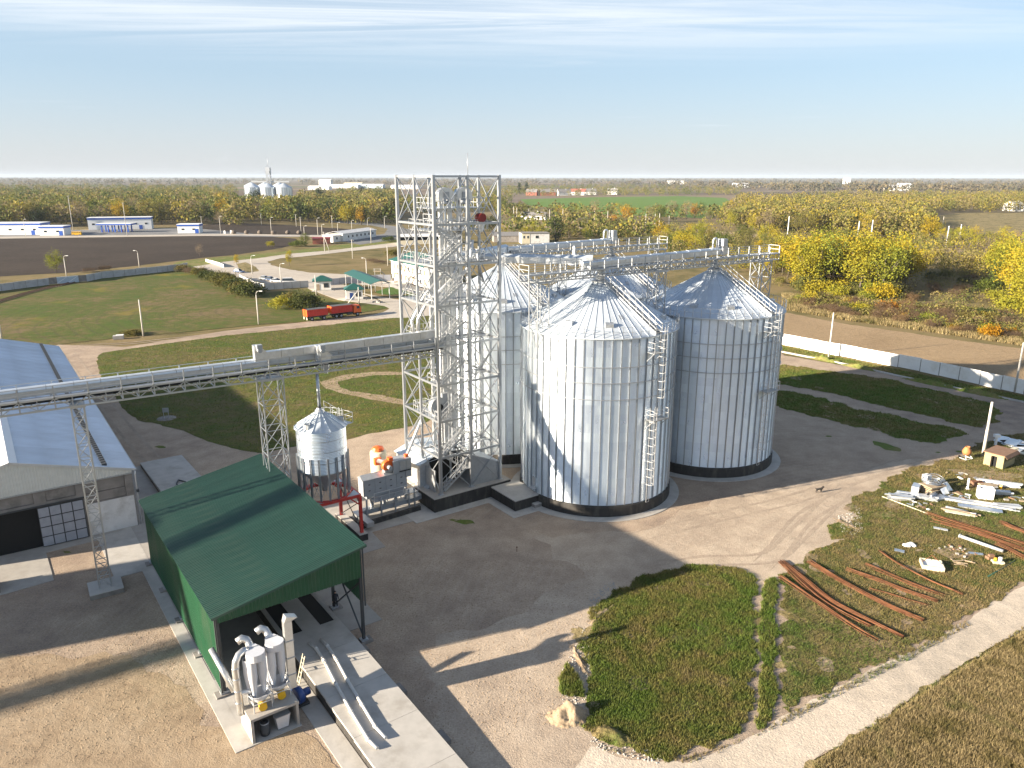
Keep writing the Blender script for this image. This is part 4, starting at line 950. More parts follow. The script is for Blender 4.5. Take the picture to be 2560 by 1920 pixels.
rail_run(hp, [pol(2.6, R(d), 12.1) for d in (20, 40, 60)] , 1.1)
rail_run(hp, [pol(2.5, R(26), 12.2), pol(1.5, R(24), 12.9), pol(.6, R(20), 13.5)], 1.0)
fr = thing('red_frame', 'red steel support frame standing under the hopper silo', 'steel frame', tuple(HC), TH)
h = 2.6
for sx_, sy_ in ((-1, -1), (1, -1), (1, 1), (-1, 1)):
    member(fr, 'column', (sx_ * h, sy_ * h, .78), (sx_ * h, sy_ * h, 4.75), .3, M['red'])
    for dx, dy in ((-sx_, 0), (0, -sy_)): member(fr, 'knee_brace', (sx_ * h, sy_ * h, 3.8), (sx_ * h + dx * .95, sy_ * h + dy * .95, 4.7), .12, M['red'])
    c = [(sx_ * h, sy_ * h, 5.02), (sx_ * h - sx_ * 1.4, sy_ * h, 5.02), (sx_ * h, sy_ * h - sy_ * 1.4, 5.02)]
    if sx_ * sy_ < 0: c = [c[0], c[2], c[1]]
    part('corner_plate', MB().slab(c, .03), M['zinc'], fr)
for p, q in (((-h, -h), (h, -h)), ((h, -h), (h, h)), ((h, h), (-h, h)), ((-h, h), (-h, -h))): member(fr, 'beam', (p[0], p[1], 4.88), (q[0], q[1], 4.88), .3, M['red'], .26)
part('ring_beam', MB().lathe([(2.3, 4.76), (2.3, 5.01), (2.62, 5.01), (2.62, 4.76)], n=36), M['red'], fr)
for y in (-h, h): pass
member(fr, 'brace', (h, -h, .9), (h, h, 4.2), .07, M['steel_dark']); member(fr, 'brace', (h, h, .9), (h, -h, 4.2), .07, M['steel_dark'])
for x in (-h, h):
    pd = thing('footing_beam', 'black concrete footing beam under the %s side of the red frame' % ('right' if x > 0 else 'left'), 'concrete footing', tuple(HC + AX * x), TH, None)
    part('beam', MB().b2((-.45, -3.1, -.02), (.45, 3.3, .72)), M['tar'], pd); part('top', MB().b2((-.45, -3.1, .72), (.45, 3.3, .78)), M['concrete_lt'], pd)
# ------------------------------------------------------------------ grain cleaner
cl = thing('cleaning_machine', 'long grey grain cleaning machine on legs between the hopper silo and tower', 'grain cleaner', tuple(T0), TH)
part('body', MB().prism([(-8.0, 2.9), (-2.7, 2.9), (-2.7, 4.2), (-8.0, 4.2)], 2.3, 4.2).prism([(-7.6, 3.0), (-3.0, 3.0), (-3.0, 4.1), (-7.6, 4.1)], 1.9, 2.3), M['machine'], cl)
for k in range(4):
    dp = part('side_panel', MB().b2((-7.9 + k * 1.3, 2.86, 2.4), (-6.66 + k * 1.3, 2.9, 4.1)), M['machine'], cl)
    part('latch', MB().box((-7.3 + k * 1.3, 2.84, 3.6), (.22, .04, .08)).box((-7.3 + k * 1.3, 2.84, 2.9), (.22, .04, .08)), M['steel_dark'], dp)
part('roof_cover', MB().add([(-8.1, 2.8, 4.2), (-4.4, 2.8, 4.2), (-4.4, 3.5, 4.65), (-8.1, 3.5, 4.65), (-4.4, 4.3, 4.2), (-8.1, 4.3, 4.2)], [(0, 1, 2, 3), (3, 2, 4, 5), (0, 3, 5), (1, 4, 2)]), M['zinc_new'], cl)
hd = part('head_box', MB().prism([(-4.4, 2.7), (-2.2, 2.7), (-2.2, 4.1), (-4.4, 4.1)], 4.25, 5.7).prism([(-2.9, 2.75), (-2.2, 2.75), (-2.2, 4.0), (-2.9, 4.0)], 3.5, 4.25), M['machine'], cl)
part('inspection_door', MB().b2((-3.6, 2.66, 4.5), (-2.9, 2.7, 5.5)).b2((-2.8, 2.66, 4.5), (-2.35, 2.7, 5.5)), M['zinc'], hd); part('slot', MB().b2((-3.7, 2.65, 4.3), (-2.3, 2.695, 4.42)), M['black'], hd)
part('inlet_valve', MB().box((-2.5, 3.3, 5.85), (.35, .35, .3)), M['orange'], cl)
for x in (-8.1, -6.4, -4.7, -3.0, -2.3):
    for y in (2.0, 4.1): member(cl, 'leg', (x, y, .06), (x, y, 2.3), .16, M['machine'])
part('service_platform', MB().b2((-7.4, 1.5, 2.0), (-2.1, 2.8, 2.07)), M['zinc'], cl)
rail_run(cl, [(-7.4, 1.5, 2.07), (-5.6, 1.5, 2.07), (-3.9, 1.5, 2.07), (-2.1, 1.5, 2.07)], 1.0)
for x in (-7.1, -5.6, -4.2, -2.9): part('outlet_spout', MB().lathe([(.38, 1.95), (.2, 1.3), (.2, 1.0)], (x, 2.9, 0), 10), M['zinc_new'], cl)
part('collecting_conveyor', MB().b2((-8.6, 2.2, .55), (-2.2, 3.1, 1.05)), M['machine'], cl)
cv = []
for k in range(9):
    u = k / 8 * R(62); cv.append((-2.2 + 2.9 * math.sin(u), .55 + 2.9 * (1 - math.cos(u))))
mb = MB()
for (xa, za), (xb, zb) in zip(cv[:-1], cv[1:]): mb.add([(xa, 2.2, za), (xa, 3.1, za), (xa - .1, 3.1, za + .5), (xa - .1, 2.2, za + .5), (xb, 2.2, zb), (xb, 3.1, zb), (xb - .1, 3.1, zb + .5), (xb - .1, 2.2, zb + .5)], [(0, 3, 7, 4), (3, 2, 6, 7), (2, 1, 5, 6), (1, 0, 4, 5)])
part('curved_conveyor', mb, M['machine'], cl)
part('side_conveyor', MB().b2((-9.3, -.6, .4), (-8.5, 3.1, .9)), M['zinc'], cl)
fan = thing('orange_fan', 'bright orange fan on top of the grey cleaning machine', 'fan', tuple(TW(-4.9, 3.2, 4.6)), TH)
part('scroll', MB().tube([(0, -.3, .6), (0, .3, .6)], .62, 18).box((.35, 0, 1.1), (.5, .55, .8)), M['orange'], fan); part('motor', MB().tube([(0, -.9, .55), (0, -.3, .55)], .25, 12), M['machine'], fan); part('stand', MB().box((0, 0, .05), (.9, .7, .3)), M['zinc'], fan)
cy = thing('dust_cyclone', 'cream cylindrical dust collector with orange lid behind the cleaning machine', 'dust collector', tuple(TW(-3.6, 8.2)), TH)
part('body', MB().lathe([(.2, 1.0), (.95, 2.4), (.95, 5.0), (.9, 5.1), (.4, 5.1)], n=24), M['cream'], cy); part('lid', MB().lathe([(.75, 5.32), (.6, 5.6), (0, 5.75)], n=10, smooth=False).lathe([(.4, 5.05), (.4, 5.35)], n=10), M['orange'], cy)
for k in range(3): member(cy, 'leg', pol(.8, 2.1 * k, 0), pol(.8, 2.1 * k, 2.6), .1, M['cream'])
part('inlet_flange', MB().box((-.6, -1.0, 4.3), (.8, .5, .8)), M['orange'], cy)
dc = part('elbow_duct', MB().tube([TW(-4.2, 7.0, 4.4), TW(-4.3, 6.0, 4.7), TW(-4.4, 5.0, 4.9), TW(-4.5, 4.2, 5.1), TW(-4.6, 3.6, 5.6)], .26, 12), M['duct']); tag(dc, 'shiny curved duct joining the orange fan and cream dust collector', 'duct')
# low black kerb beams beside it
for p, q, lb in (((-9.9, 2.9), (-9.2, .2), 'short black kerb beam right of the red frame'), ((-9.6, .6), (-2.2, .95), 'long black kerb beam in front of the grey cleaning machine')):
    o = part('kerb_beam', MB().bar(TW(p[0], p[1], .28), TW(q[0], q[1], .28), .34, .5), M['tar']); tag(o, lb, 'kerb')
pk = part('loose_plank', MB().bar(TW(-7.2, 1.25, .2), TW(-4.4, 1.45, .2), .22, .06), M['white_steel']); tag(pk, 'pale plank lying by the black kerb at the cleaning machine', 'plank')
w = [tuple(TW(x, y)[:2]) for x, y in ((-17, -4.8), (-9.3, -4.8), (-9.0, -1.0), (-.9, -1.3), (-.9, 8), (-17, 8))]
paving('pavement', w, .04, 'concrete', px=False)

# ------------------------------------------------------------------ green open shed
S0 = V(-20.65, 46.86, 0); TS = R(36)
E1 = V(math.cos(TS), math.sin(TS), 0); E2 = V(-math.sin(TS), math.cos(TS), 0)
def SH(x, y, z=0.0): return S0 + E1 * x + E2 * y + ZX * z
sh = thing('green_shed', 'green corrugated drive-through shed with a single-slope roof', 'shed', tuple(S0), TS)
SW, SL, ZL, ZR = 10.9, 23.6, 6.4, 8.35
def trap(L, pitch=.28, d=.045):
    """trapezoid profile along x: list of (x, z)"""
    out = []; x = 0
    while x < L - 1e-6:
        for dx, z in ((0, 0), (.12, 0), (.15, d), (.22, d), (.25, 0)):
            if x + dx <= L + 1e-6: out.append((x + dx * pitch / .28, z))
        x += pitch
    out.append((L, 0)); return out
def corr_wall(mb, p, q, z0f, z1f, nrm, pitch=.28, d=.045):
    p, q = V(*p), V(*q); L = np.linalg.norm(q - p); u = (q - p) / L; pr = trap(L, pitch, d); vs = []
    for x, e in pr:
        b = p + u * x + V(*nrm) * e; vs += [b + ZX * z0f(x / L), b + ZX * z1f(x / L)]
    n = len(pr); return mb.add(vs, [(2 * i, 2 * i + 2, 2 * i + 3, 2 * i + 1) for i in range(n - 1)])
# roof panels: ribs run up the slope, 1.12 m cover each
ov = .45; zl, zr = ZL - ov * (ZR - ZL) / SW + .15, ZR + ov * (ZR - ZL) / SW + .15
npan = 21; pw = (SL + 2 * ov) / npan
mb = MB(); pr = trap(pw, pw / 5, .055); vs = []
for y, e in pr: vs += [(-ov, y, zl + e), (SW + ov, y, zr + e)]
n = len(pr); mb.add(vs, [(2 * i, 2 * i + 1, 2 * i + 3, 2 * i + 2) for i in range(n - 1)])
mb.add([(-ov, 0, zl), (SW + ov, 0, zr), (SW + ov, 0, zr - .04), (-ov, 0, zl - .04), (-ov, pw, zl - .04), (SW + ov, pw, zr - .04)], [(3, 2, 1, 0), (3, 4, 5, 2)])
pme = mb.mesh('roof_panel', M['green_roof'])
for k in range(npan): link('roof_panel', pme, sh, (0, -ov + k * pw, .003 * (k % 2)))
part('roof_edge_trim', MB().bar((-ov, -ov - .02, zl - .02), (SW + ov, -ov - .02, zr - .02), .06, .2), M['green_roof'], sh); part('roof_edge_trim', MB().bar((-ov, SL + ov + .02, zl - .02), (SW + ov, SL + ov + .02, zr - .02), .06, .2), M['green_roof'], sh)
for k in range(4):
    y0, y1 = k * SL / 4, (k + 1) * SL / 4
    mb = MB(); corr_wall(mb, (-.16, y1, 0), (-.16, y0, 0), lambda t: .35, lambda t: ZL, (-1, 0, 0)); part('side_wall', mb, M['green_wall'], sh)
mb = MB(); corr_wall(mb, (0, -.16, 0), (SW, -.16, 0), lambda t: 5.85, lambda t: ZL + (ZR - ZL) * t, (0, -1, 0)); part('front_fascia', mb, M['green_wall'], sh)
mb = MB(); corr_wall(mb, (SW, SL + .16, 0), (0, SL + .16, 0), lambda t: 5.85, lambda t: ZR + (ZL - ZR) * t, (0, 1, 0)); part('rear_fascia', mb, M['green_wall'], sh)
for k in range(4):
    y0, y1 = k * SL / 4, (k + 1) * SL / 4
    mb = MB(); corr_wall(mb, (SW + .16, y0, 0), (SW + .16, y1, 0), lambda t: 3.3, lambda t: ZR, (1, 0, 0)); part('side_wall', mb, M['green_wall'], sh)
part('corner_trim', MB().bar((-.2, -.2, .3), (-.2, -.2, ZL), .1).bar((SW + .2, -.2, 3.3), (SW + .2, -.2, ZR), .1), M['steel_dark'], sh)
for k in range(5):
    y = k * SL / 4
    for x, zt in ((0, ZL), (SW, ZR)):
        c = member(sh, 'column', (x, y, .3), (x, y, zt), .22, M['steel_dark'])
        bp = part('base_plate', MB().b2((x - .3, y - .25, .18), (x + .3, y + .25, .32)), M['machine'], sh)
        part('column_footing', MB().b2((x - (.65 if x == 0 else .3), y - .4, -.02), (x + (.3 if x == 0 else .65), y + .4, .18)), M['concrete_old'], sh)
    member(sh, 'rafter', (0, y, ZL - .1), (SW, y, ZR - .1), .18, M['steel_dark'], .3)
for k in range(8): member(sh, 'purlin', (SW * k / 7, 0, ZL + (ZR - ZL) * k / 7 + .08), (SW * k / 7, SL, ZL + (ZR - ZL) * k / 7 + .08), .1, M['steel_dark'])
for k in (0, 3):
    y0, y1 = k * SL / 4, (k + 1) * SL / 4
    member(sh, 'brace', (SW, y0, .4), (SW, y1, 5.4), .1, M['steel_dark']); member(sh, 'brace', (SW, y1, .4), (SW, y0, 5.4), .1, M['steel_dark'])
# concrete drive-over ramp
rm = thing('drive_ramp', 'long raised concrete ramp running through the green shed towards the camera', 'ramp', tuple(S0), TS)
def rz_(y): return 1.15 if y > -1 else 1.15 - (-1 - y) * .024
def ramp_block(x0, x1, y0, y1, h0, h1, mat, name, par, zb=-.02, inset=0):
    return part(name, MB().add([(x0, y0, zb), (x1, y0, zb), (x1, y1, zb), (x0, y1, zb), (x0, y0, h0), (x1, y0, h0), (x1, y1, h1), (x0, y1, h1)], [(0, 3, 2, 1), (4, 5, 6, 7), (0, 1, 5, 4), (1, 2, 6, 5), (2, 3, 7, 6), (3, 0, 4, 7)]), M[mat], par)
yy = [-30, -22, -15.5, -10.6, -6.0, -1.0]
for a_, b_ in zip(yy[:-1], yy[1:]):
    ramp_block(5.26, 9.86, a_ + .012, b_ - .012, rz_(a_) - .1, rz_(b_) - .1, 'tar', 'side_wall', rm)
    ramp_block(5.2, 9.92, a_ + .012, b_ - .012, rz_(a_), rz_(b_), 'concrete_lt', 'deck_slab', rm, min(rz_(a_), rz_(b_)) - .13)
ramp_block(5.26, 9.86, -.98, 24, 1.05, 1.05, 'tar', 'side_wall', rm)
for x0, x1 in ((5.2, 5.55), (6.9, 8.35), (9.55, 9.92)): ramp_block(x0, x1, -.98, 24, 1.15, 1.15, 'concrete_lt', 'deck_slab', rm, 1.06)
for x0, x1 in ((5.55, 6.9), (8.35, 9.55)):
    ramp_block(x0, x1, -.98, 2.6, 1.15, 1.15, 'concrete_lt', 'deck_slab', rm, 1.06)
    ramp_block(x0, x1, 2.62, 24, 1.10, 1.10, 'black', 'grate', rm, 1.06)
for k in range(3): part('ramp_kerb', MB().b2((9.94, -1.8 - k * 6, .0), (10.6, -.6 - k * 6 + (.0), .35)), M['concrete_old'], rm)
rr = thing('rear_ramp', 'concrete weighing ramp behind the green shed with a rail loop on it', 'ramp', tuple(S0), TS)
ramp_block(4.3, 9.25, 26, 52, .95, .35, 'tar', 'side_wall', rr); 
for a_, b_ in ((26, 39), (39, 52)):
    ramp_block(4.24, 9.3, a_ + .01, b_ - .01, .95 - .6 * (a_ - 26) / 26 + .1, .95 - .6 * (b_ - 26) / 26 + .1, 'concrete_lt', 'deck_slab', rr, .3)
part('guide_rail', MB().bar((6.2, 27, 1.12), (6.2, 41, .84), .14, .12).bar((7.2, 27, 1.12), (7.2, 41, .84), .14, .12).bar((6.2, 41, .84), (6.7, 42.2, .8), .14, .12).bar((7.2, 41, .84), (6.7, 42.2, .8), .14, .12), M['steel_dark'], rr)
# two plastic pipes lying on the ramp
def rp_(x, y, dz=.14): return SH(x, y, rz_(y) + dz)
for lb, pts in (('left one of two long grey pipes lying on the concrete ramp', [(6.62, .6), (6.80, -.4), (6.7, -2.2), (6.35, -5.2), (6.05, -8.4), (5.85, -11.4), (6.0, -12.4)]), ('right one of two long grey pipes lying on the concrete ramp', [(7.55, .5), (7.62, -.6), (7.5, -2.6), (7.2, -5.2), (6.95, -8.2), (6.75, -10.6), (6.85, -11.9)])):
    o = part('plastic_pipe', MB().tube([rp_(x, y) for x, y in pts], .11, 10), M['pvc']); tag(o, lb, 'pipe', 'grey pipes on the ramp')
    cm_ = MB()
    for x, y in pts[1:-1]: p = rp_(x, y); cm_.tube([p - E2 * .14, p + E2 * .14], .14, 10)
    part('coupling', cm_, M['pvc'], o)
# concrete aprons of the shed
def spav(x0, y0, x1, y1, z, mat='concrete_lt'): paving('pavement', [tuple(SH(x, y)[:2]) for x, y in ((x0, y0), (x1, y0), (x1, y1), (x0, y1))], z, mat, px=False)
spav(-1.15, -6.4, -.2, 40, .06); spav(-.2, -3.2, 4.2, 2, .055); spav(-.2, -6.4, 3.3, -3.2, .058); spav(3.9, -24, 5.2, -1, .05, 'concrete_lt'); spav(-.2, 2, 11.6, 24.5, .045, 'concrete'); spav(-1.15, 24.5, 4.2, 40, .05, 'concrete'); spav(9.9, 2.0, 13.5, 24, .047, 'concrete')
spav(-3.5, 22.6, -1.15, 33, .052, 'concrete_lt'); spav(-1.15, 40, 4.2, 52, .05, 'concrete')

# ------------------------------------------------------------------ twin-cyclone dust unit in front of the shed
bl = thing('dust_platform', 'hollow concrete platform with dark bays in front of the green shed', 'platform', tuple(S0), TS)
part('top_slab', MB().b2((.0, -6.3, 1.72), (3.25, -3.8, 1.9)), M['concrete'], bl)
part('side_wall', MB().b2((.02, -6.25, .06), (.2, -3.85, 1.715)), M['concrete'], bl); part('side_wall', MB().b2((3.05, -6.25, .06), (3.22, -3.85, 1.715)), M['concrete'], bl); part('rear_wall', MB().b2((.2, -4.0, .06), (3.05, -3.86, 1.715)), M['concrete_old'], bl)
dx = thing('cyclone_unit', 'pair of light grey twin cyclones standing on the hollow concrete platform', 'cyclone separator', tuple(SH(0, 0, 1.9)), TS)
for cx, cyy in ((1.05, -5.15), (2.45, -4.75)):
    hd = part('head_hood', MB().prism([(cx + .62 * math.cos(u), cyy + .1 - .62 * abs(math.sin(u))) for u in np.linspace(math.pi, 0, 12)] + [(cx + .62, cyy + .1), (cx + .28, cyy + 1.0), (cx - .28, cyy + 1.0), (cx - .62, cyy + .1)], 3.55, 4.05), M['cyclone'], dx)
    part('hood_seam', MB().b2((cx - .45, cyy + .62, 4.05), (cx + .45, cyy + .66, 4.08)), M['machine'], hd)
    for px_, py_ in ((cx - .33, cyy - .05), (cx + .36, cyy + .12), (cx - .5, cyy + .35)):
        part('cyclone_tube', MB().lathe([(.3, 3.56), (.3, 2.35), (.13, .95), (.13, .8)], (px_, py_, 0), 16), M['cyclone'], dx)
    part('collector', MB().lathe([(.72, 1.05), (.72, .95), (.2, .25), (.18, .05)], (cx, cyy, 0), 16), M['cyclone'], dx)
    for qx, qy in ((-.6, -.6), (.6, -.6), (.6, .6), (-.6, .6)): member(dx, 'leg', (cx + qx, cyy + qy, 0), (cx + qx, cyy + qy, 1.0), .06, M['white_steel'])
    fm = MB()
    for z in (.55, 1.0):
        for p, q in (((-.6, -.6), (.6, -.6)), ((.6, -.6), (.6, .6)), ((.6, .6), (-.6, .6)), ((-.6, .6), (-.6, -.6))): fm.bar((cx + p[0], cyy + p[1], z), (cx + q[0], cyy + q[1], z), .05)
    part('frame_rail', fm, M['white_steel'], dx)
    part('airlock', MB().tube([(cx - .05, cyy - .75, .28), (cx + .05, cyy - .2, .28)], .27, 14), M['yellow'], dx)
    part('elbow', MB().tube([(cx, cyy + .9, 3.8), (cx, cyy + 1.25, 3.95), (cx - .1, cyy + 1.5, 4.2), (cx - .35, cyy + 1.6, 4.35), (cx - .7, cyy + 1.6, 4.2)], .26, 12), M['duct'], dx)
du = part('round_duct', MB().tube([SH(-.12, -4.75, 1.5), SH(-.15, -4.75, 1.95), SH(-.2, -4.7, 4.9), SH(-.12, -4.68, 5.45), SH(.12, -4.6, 5.8), SH(.5, -4.45, 5.88), SH(.75, -4.4, 5.82)], .24, 14), M['duct']); tag(du, 'shiny round duct rising left of the twin cyclones and bending into them', 'duct')
cc = MB()
for z in (2.4, 3.3, 4.2, 5.0): cc.tube([SH(-.18, -4.72, z), SH(-.18, -4.72, z + .06)], .27, 14)
part('duct_collar', cc, M['zinc'], du)
dg = part('slanted_duct', MB().tube([SH(-.9, -1.6, 5.0), SH(-.3, -4.2, 3.0)], .2, 12), M['duct']); tag(dg, 'slanting round duct branch coming out of the shed to the vertical duct', 'duct')
d2 = part('branch_duct', MB().tube([SH(-.18, -4.72, 3.1), SH(.55, -5.0, 3.1)], .16, 12), M['white_steel']); tag(d2, 'short white stub pipe joining the round duct to the left cyclone', 'duct')
sq = thing('square_duct', 'tall square sheet-metal duct with a bent top right of the twin cyclones', 'duct', tuple(SH(3.45, -4.55)), TS)
part('shaft', MB().b2((-.27, -.22, 1.9), (.27, .22, 7.05)), M['duct'], sq); part('outlet_hood', MB().add([(-.27, -.22, 7.05), (.27, -.22, 7.05), (.27, .22, 7.05), (-.27, .22, 7.05), (-.1, -.3, 7.5), (.65, -.3, 7.25), (.65, .3, 7.25), (-.1, .3, 7.5)], [(0, 1, 5, 4), (1, 2, 6, 5), (2, 3, 7, 6), (3, 0, 4, 7), (4, 5, 6, 7)]), M['duct'], sq)
fl = MB()
for z in (3.0, 4.3, 5.6): fl.box((0, 0, z), (.64, .54, .06))
part('flange', fl, M['zinc'], sq)
bf = thing('blue_fan', 'dark blue fan standing at the foot of the square duct', 'fan', tuple(SH(3.75, -4.3, .06)), TS)
part('scroll', MB().tube([(-.1, .0, .75), (.35, .1, .75)], .62, 18), M['blue'], bf); part('motor', MB().tube([(.4, .1, .7), (1.0, .2, .7)], .28, 12), M['blue'], bf); part('stand', MB().box((.2, .05, .08), (1.2, .8, .16)), M['steel_dark'], bf)
ld = thing('wooden_ladder', 'short pale ladder leaning against the ramp wall by the blue fan', 'ladder', tuple(SH(4.75, -2.2, .06)), TS)
for s in (-.2, .2): member(ld, 'rail', (-.15, s, 0), (.48, s, 2.3), .06, M['cream'])
for k in range(6): z = .25 + k * .36; member(ld, 'rung', (-.15 + .63 * z / 2.3, -.2, z), (-.15 + .63 * z / 2.3, .2, z), .04, M['cream'])
bn = thing('waste_bin', 'pale grey square waste bin under the concrete platform', 'bin', tuple(SH(2.15, -5.75, .06)), TS)
part('body', MB().add([(-.35, -.3, .12), (.35, -.3, .12), (.35, .3, .12), (-.35, .3, .12), (-.48, -.42, 1.1), (.48, -.42, 1.1), (.48, .42, 1.1), (-.48, .42, 1.1)], [(0, 3, 2, 1), (0, 1, 5, 4), (1, 2, 6, 5), (2, 3, 7, 6), (3, 0, 4, 7)]), M['cyclone'], bn); part('rim', MB().b2((-.52, -.46, 1.1), (.52, .46, 1.15)), M['machine'], bn)
br = thing('barrel', 'dark metal barrel under the concrete platform beside the bin', 'barrel', tuple(SH(1.0, -5.8, .06)), TS)
part('body', MB().lathe([(0, .02), (.3, .02), (.31, .3), (.3, .31), (.31, .6), (.3, .61), (.3, .92), (0, .9)], n=18), M['steel_dark'], br); part('lid_ring', MB().lathe([(.31, .9), (.31, .95), (.27, .95)], n=18), M['machine'], br)

# ------------------------------------------------------------------ warehouse at the left
W0 = V(-39.94, 74.47, 0)
wh = thing('warehouse', 'long warehouse with a pale blue-grey metal gable roof and concrete front wall', 'warehouse', tuple(W0), TH)
WWD, WL, WE, WRG = 20.8, 72.5, 6.5, 9.4
npn = 24; pl_ = WL / npn
for side in (0, 1):
    xe, xr = (.35, -WWD / 2) if side == 0 else (-WWD - .35, -WWD / 2)
    ze = WE - .1
    mb = MB(); pr = trap(pl_, pl_ / 10, .04); vs = []
    for y, e in pr: vs += [(xe, y, ze + e), (xr, y, WRG + e)]
    n = len(pr); mb.add(vs, [((2 * i, 2 * i + 2, 2 * i + 3, 2 * i + 1) if side == 0 else (2 * i, 2 * i + 1, 2 * i + 3, 2 * i + 2)) for i in range(n - 1)])
    pm = mb.mesh('roof_panel', M['wh_roof'])
    for k in range(npn): link('roof_panel', pm, wh, (0, -.3 + k * (pl_ + .02), .004 * (k % 2)))
part('ridge_cap', MB().add([(-WWD / 2 - .7, -.35, WRG - .1), (-WWD / 2, -.35, WRG + .1), (-WWD / 2 + .7, -.35, WRG - .1), (-WWD / 2 - .7, WL, WRG - .1), (-WWD / 2, WL, WRG + .1), (-WWD / 2 + .7, WL, WRG - .1)], [(0, 1, 4, 3), (1, 2, 5, 4)]), M['white'], wh)
part('verge_trim', MB().bar((.35, -.34, WE - .15), (-WWD / 2, -.34, WRG - .02), .06, .22).bar((-WWD / 2, -.34, WRG - .02), (-WWD - .35, -.34, WE - .15), .06, .22), M['white_steel'], wh)
sg = MB().box((0, 0, .12), (.45, .42, .26)).mesh('snow_guard', M['steel_dark'])
for k in range(96): link('snow_guard', sg, wh, (-2.35, .5 + k * .75, WE - .1 + (2.7 / (WWD / 2 + .35)) * (WRG - WE) + .02))
mb = MB(); corr_wall(mb, (-WWD, -.22, 0), (0, -.22, 0), lambda t: 6.05, lambda t: WE + (WRG - WE) * (1 - abs(2 * t - 1)) - .12, (0, -1, 0), .25, .04); part('gable_cladding', mb, M['offwhite'], wh)
part('gutter', MB().bar((.4, -.3, WE - .2), (.4, WL, WE - .2), .14).bar((-.02, -.28, 6.0), (-WWD, -.28, 6.0), .08), M['zinc'], wh)
part('downpipe', MB().tube([(.3, -.35, 6.2), (.25, -.3, 5.8), (.25, -.25, .2)], .08, 8), M['white_steel'], wh)
# concrete frame: piers, lintel, recessed panels
part('side_wall', MB().b2((-.3, 0, 0), (0, WL, 6.4)), M['concrete_old'], wh); part('side_wall', MB().b2((-WWD, 0, 0), (-WWD + .3, WL, 6.4)), M['concrete_old'], wh)
part('lintel', MB().b2((-WWD, -.12, 5.85), (0, .2, 6.2)).b2((-WWD, -.12, 4.35), (-4.6, .2, 4.75)).b2((-4.6, -.1, 3.5), (-.3, .2, 3.6)), M['concrete_old'], wh)
for x0, x1 in ((-.75, 0), (-5.3, -4.65), (-8.95, -7.9), (-13.6, -12.4), (-WWD, -18.8)): part('pier', MB().b2((x0, -.13, .02), (x1, .2, 5.85)) if x0 > -6 or x0 < -18 else MB().b2((x0, -.13, 4.752), (x1, .2, 5.85)), M['concrete_old'], wh)
for x0, x1, z0, z1, mt in ((-4.65, -.75, 4.6, 5.85, 'concrete_old'), (-4.65, -.75, 3.6, 4.6, 'concrete_old'), (-7.9, -5.3, 4.75, 5.85, 'concrete_old'), (-12.4, -8.95, 4.75, 5.85, 'concrete_old'), (-18.8, -13.6, 4.75, 5.85, 'concrete_old')):
    part('wall_panel', MB().b2((x0 + .02, .0 if z0 < 4 or z0 > 4.7 else .05, z0 + .02), (x1 - .02, .18, z1 - .02)), M[mt], wh)
part('limewashed_wall', MB().b2((-4.62, -.16, .05), (-.1, -.1, 3.5)), M['plaster_grey'], wh)
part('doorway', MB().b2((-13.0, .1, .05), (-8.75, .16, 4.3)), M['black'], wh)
dr = part('sliding_door', MB().b2((-8.8, -.3, .1), (-4.75, -.2, 4.3)), M['steel_dark'], wh)
for i in range(4):
    for j in range(4):
        part('door_sheet', MB().b2((-8.74 + i * 1.0, -.325, .16 + j * 1.04), (-7.84 + i * 1.0, -.302, 1.09 + j * 1.04)), M['door_grey'], dr)
part('door_track', MB().bar((-17, -.25, 4.42), (-4.6, -.25, 4.42), .12), M['steel_dark'], wh)
part('lamp', MB().box((.3, -.4, 4.0), (.25, .3, .25)), M['steel_dark'], wh)
w = [tuple((W0 + AX * x + BX * y)[:2]) for x, y in ((-26, -1.6), (1.2, -1.6), (1.2, 2), (-26, 2))]; paving('pavement', w, .03, 'concrete', px=False)
paving('pavement', [(-80, 1410), (112, 1368), (136, 1452), (20, 1485), (-80, 1510)], .055, 'concrete')
st = thing('yard_post_wall', 'stub of a low concrete wall at the left edge of the yard', 'low wall', tuple(G(2, 1470)), TH)
part('wall', MB().b2((-1.6, -1.2, 0), (-.0, 1.0, .9)), M['concrete_old'], st); part('coping', MB().b2((-1.65, -1.25, .9), (.05, 1.05, .98)), M['concrete'], st)
# ------------------------------------------------------------------ fences
def panel_fence(label, pts, h, mat, plen=4.0, post=True, skip=()):
    t = thing('panel_fence', label, 'fence', (pts[0][0], pts[0][1], 0), 0); o = V(*pts[0]); i = 0
    for p, q in zip(pts[:-1], pts[1:]):
        p, q = V(*p) - o, V(*q) - o; p[2] = q[2] = 0; L = np.linalg.norm(q - p); n = max(1, round(L / plen)); u = (q - p) / L
        for k in range(n):
            i += 1
            a_, b_ = p + u * (L * k / n + .03), p + u * (L * (k + 1) / n - .03); dz = .05 * math.sin(i * 2.3)
            part('fence_panel', MB().bar(a_ + ZX * (h / 2 + dz), b_ + ZX * (h / 2 + dz), .14, h), M[mat], t)
            if post: part('fence_post', MB().box(tuple(p + u * (L * k / n) + ZX * (h / 2 - .05)), (.12, .2, h - .1), math.atan2(u[1], u[0])), M['concrete_old'], t)
    return t
def gp(*pp): return [G(x, y) for x, y in pp]
panel_fence('long whitewashed concrete panel fence along the stubble field', gp((1880, 848), (1958, 862), (2300, 927), (2560, 985), (2800, 1040)), 2.5, 'fence_white', 4.0)
kb = thing('road_kerb', 'pale concrete kerb line along the road inside the white fence', 'kerb', tuple(G(1955, 880)), 0)
kp = gp((1930, 874), (1955, 880), (2100, 908), (2300, 952), (2560, 1006), (2760, 1052)); k0 = G(1955, 880)
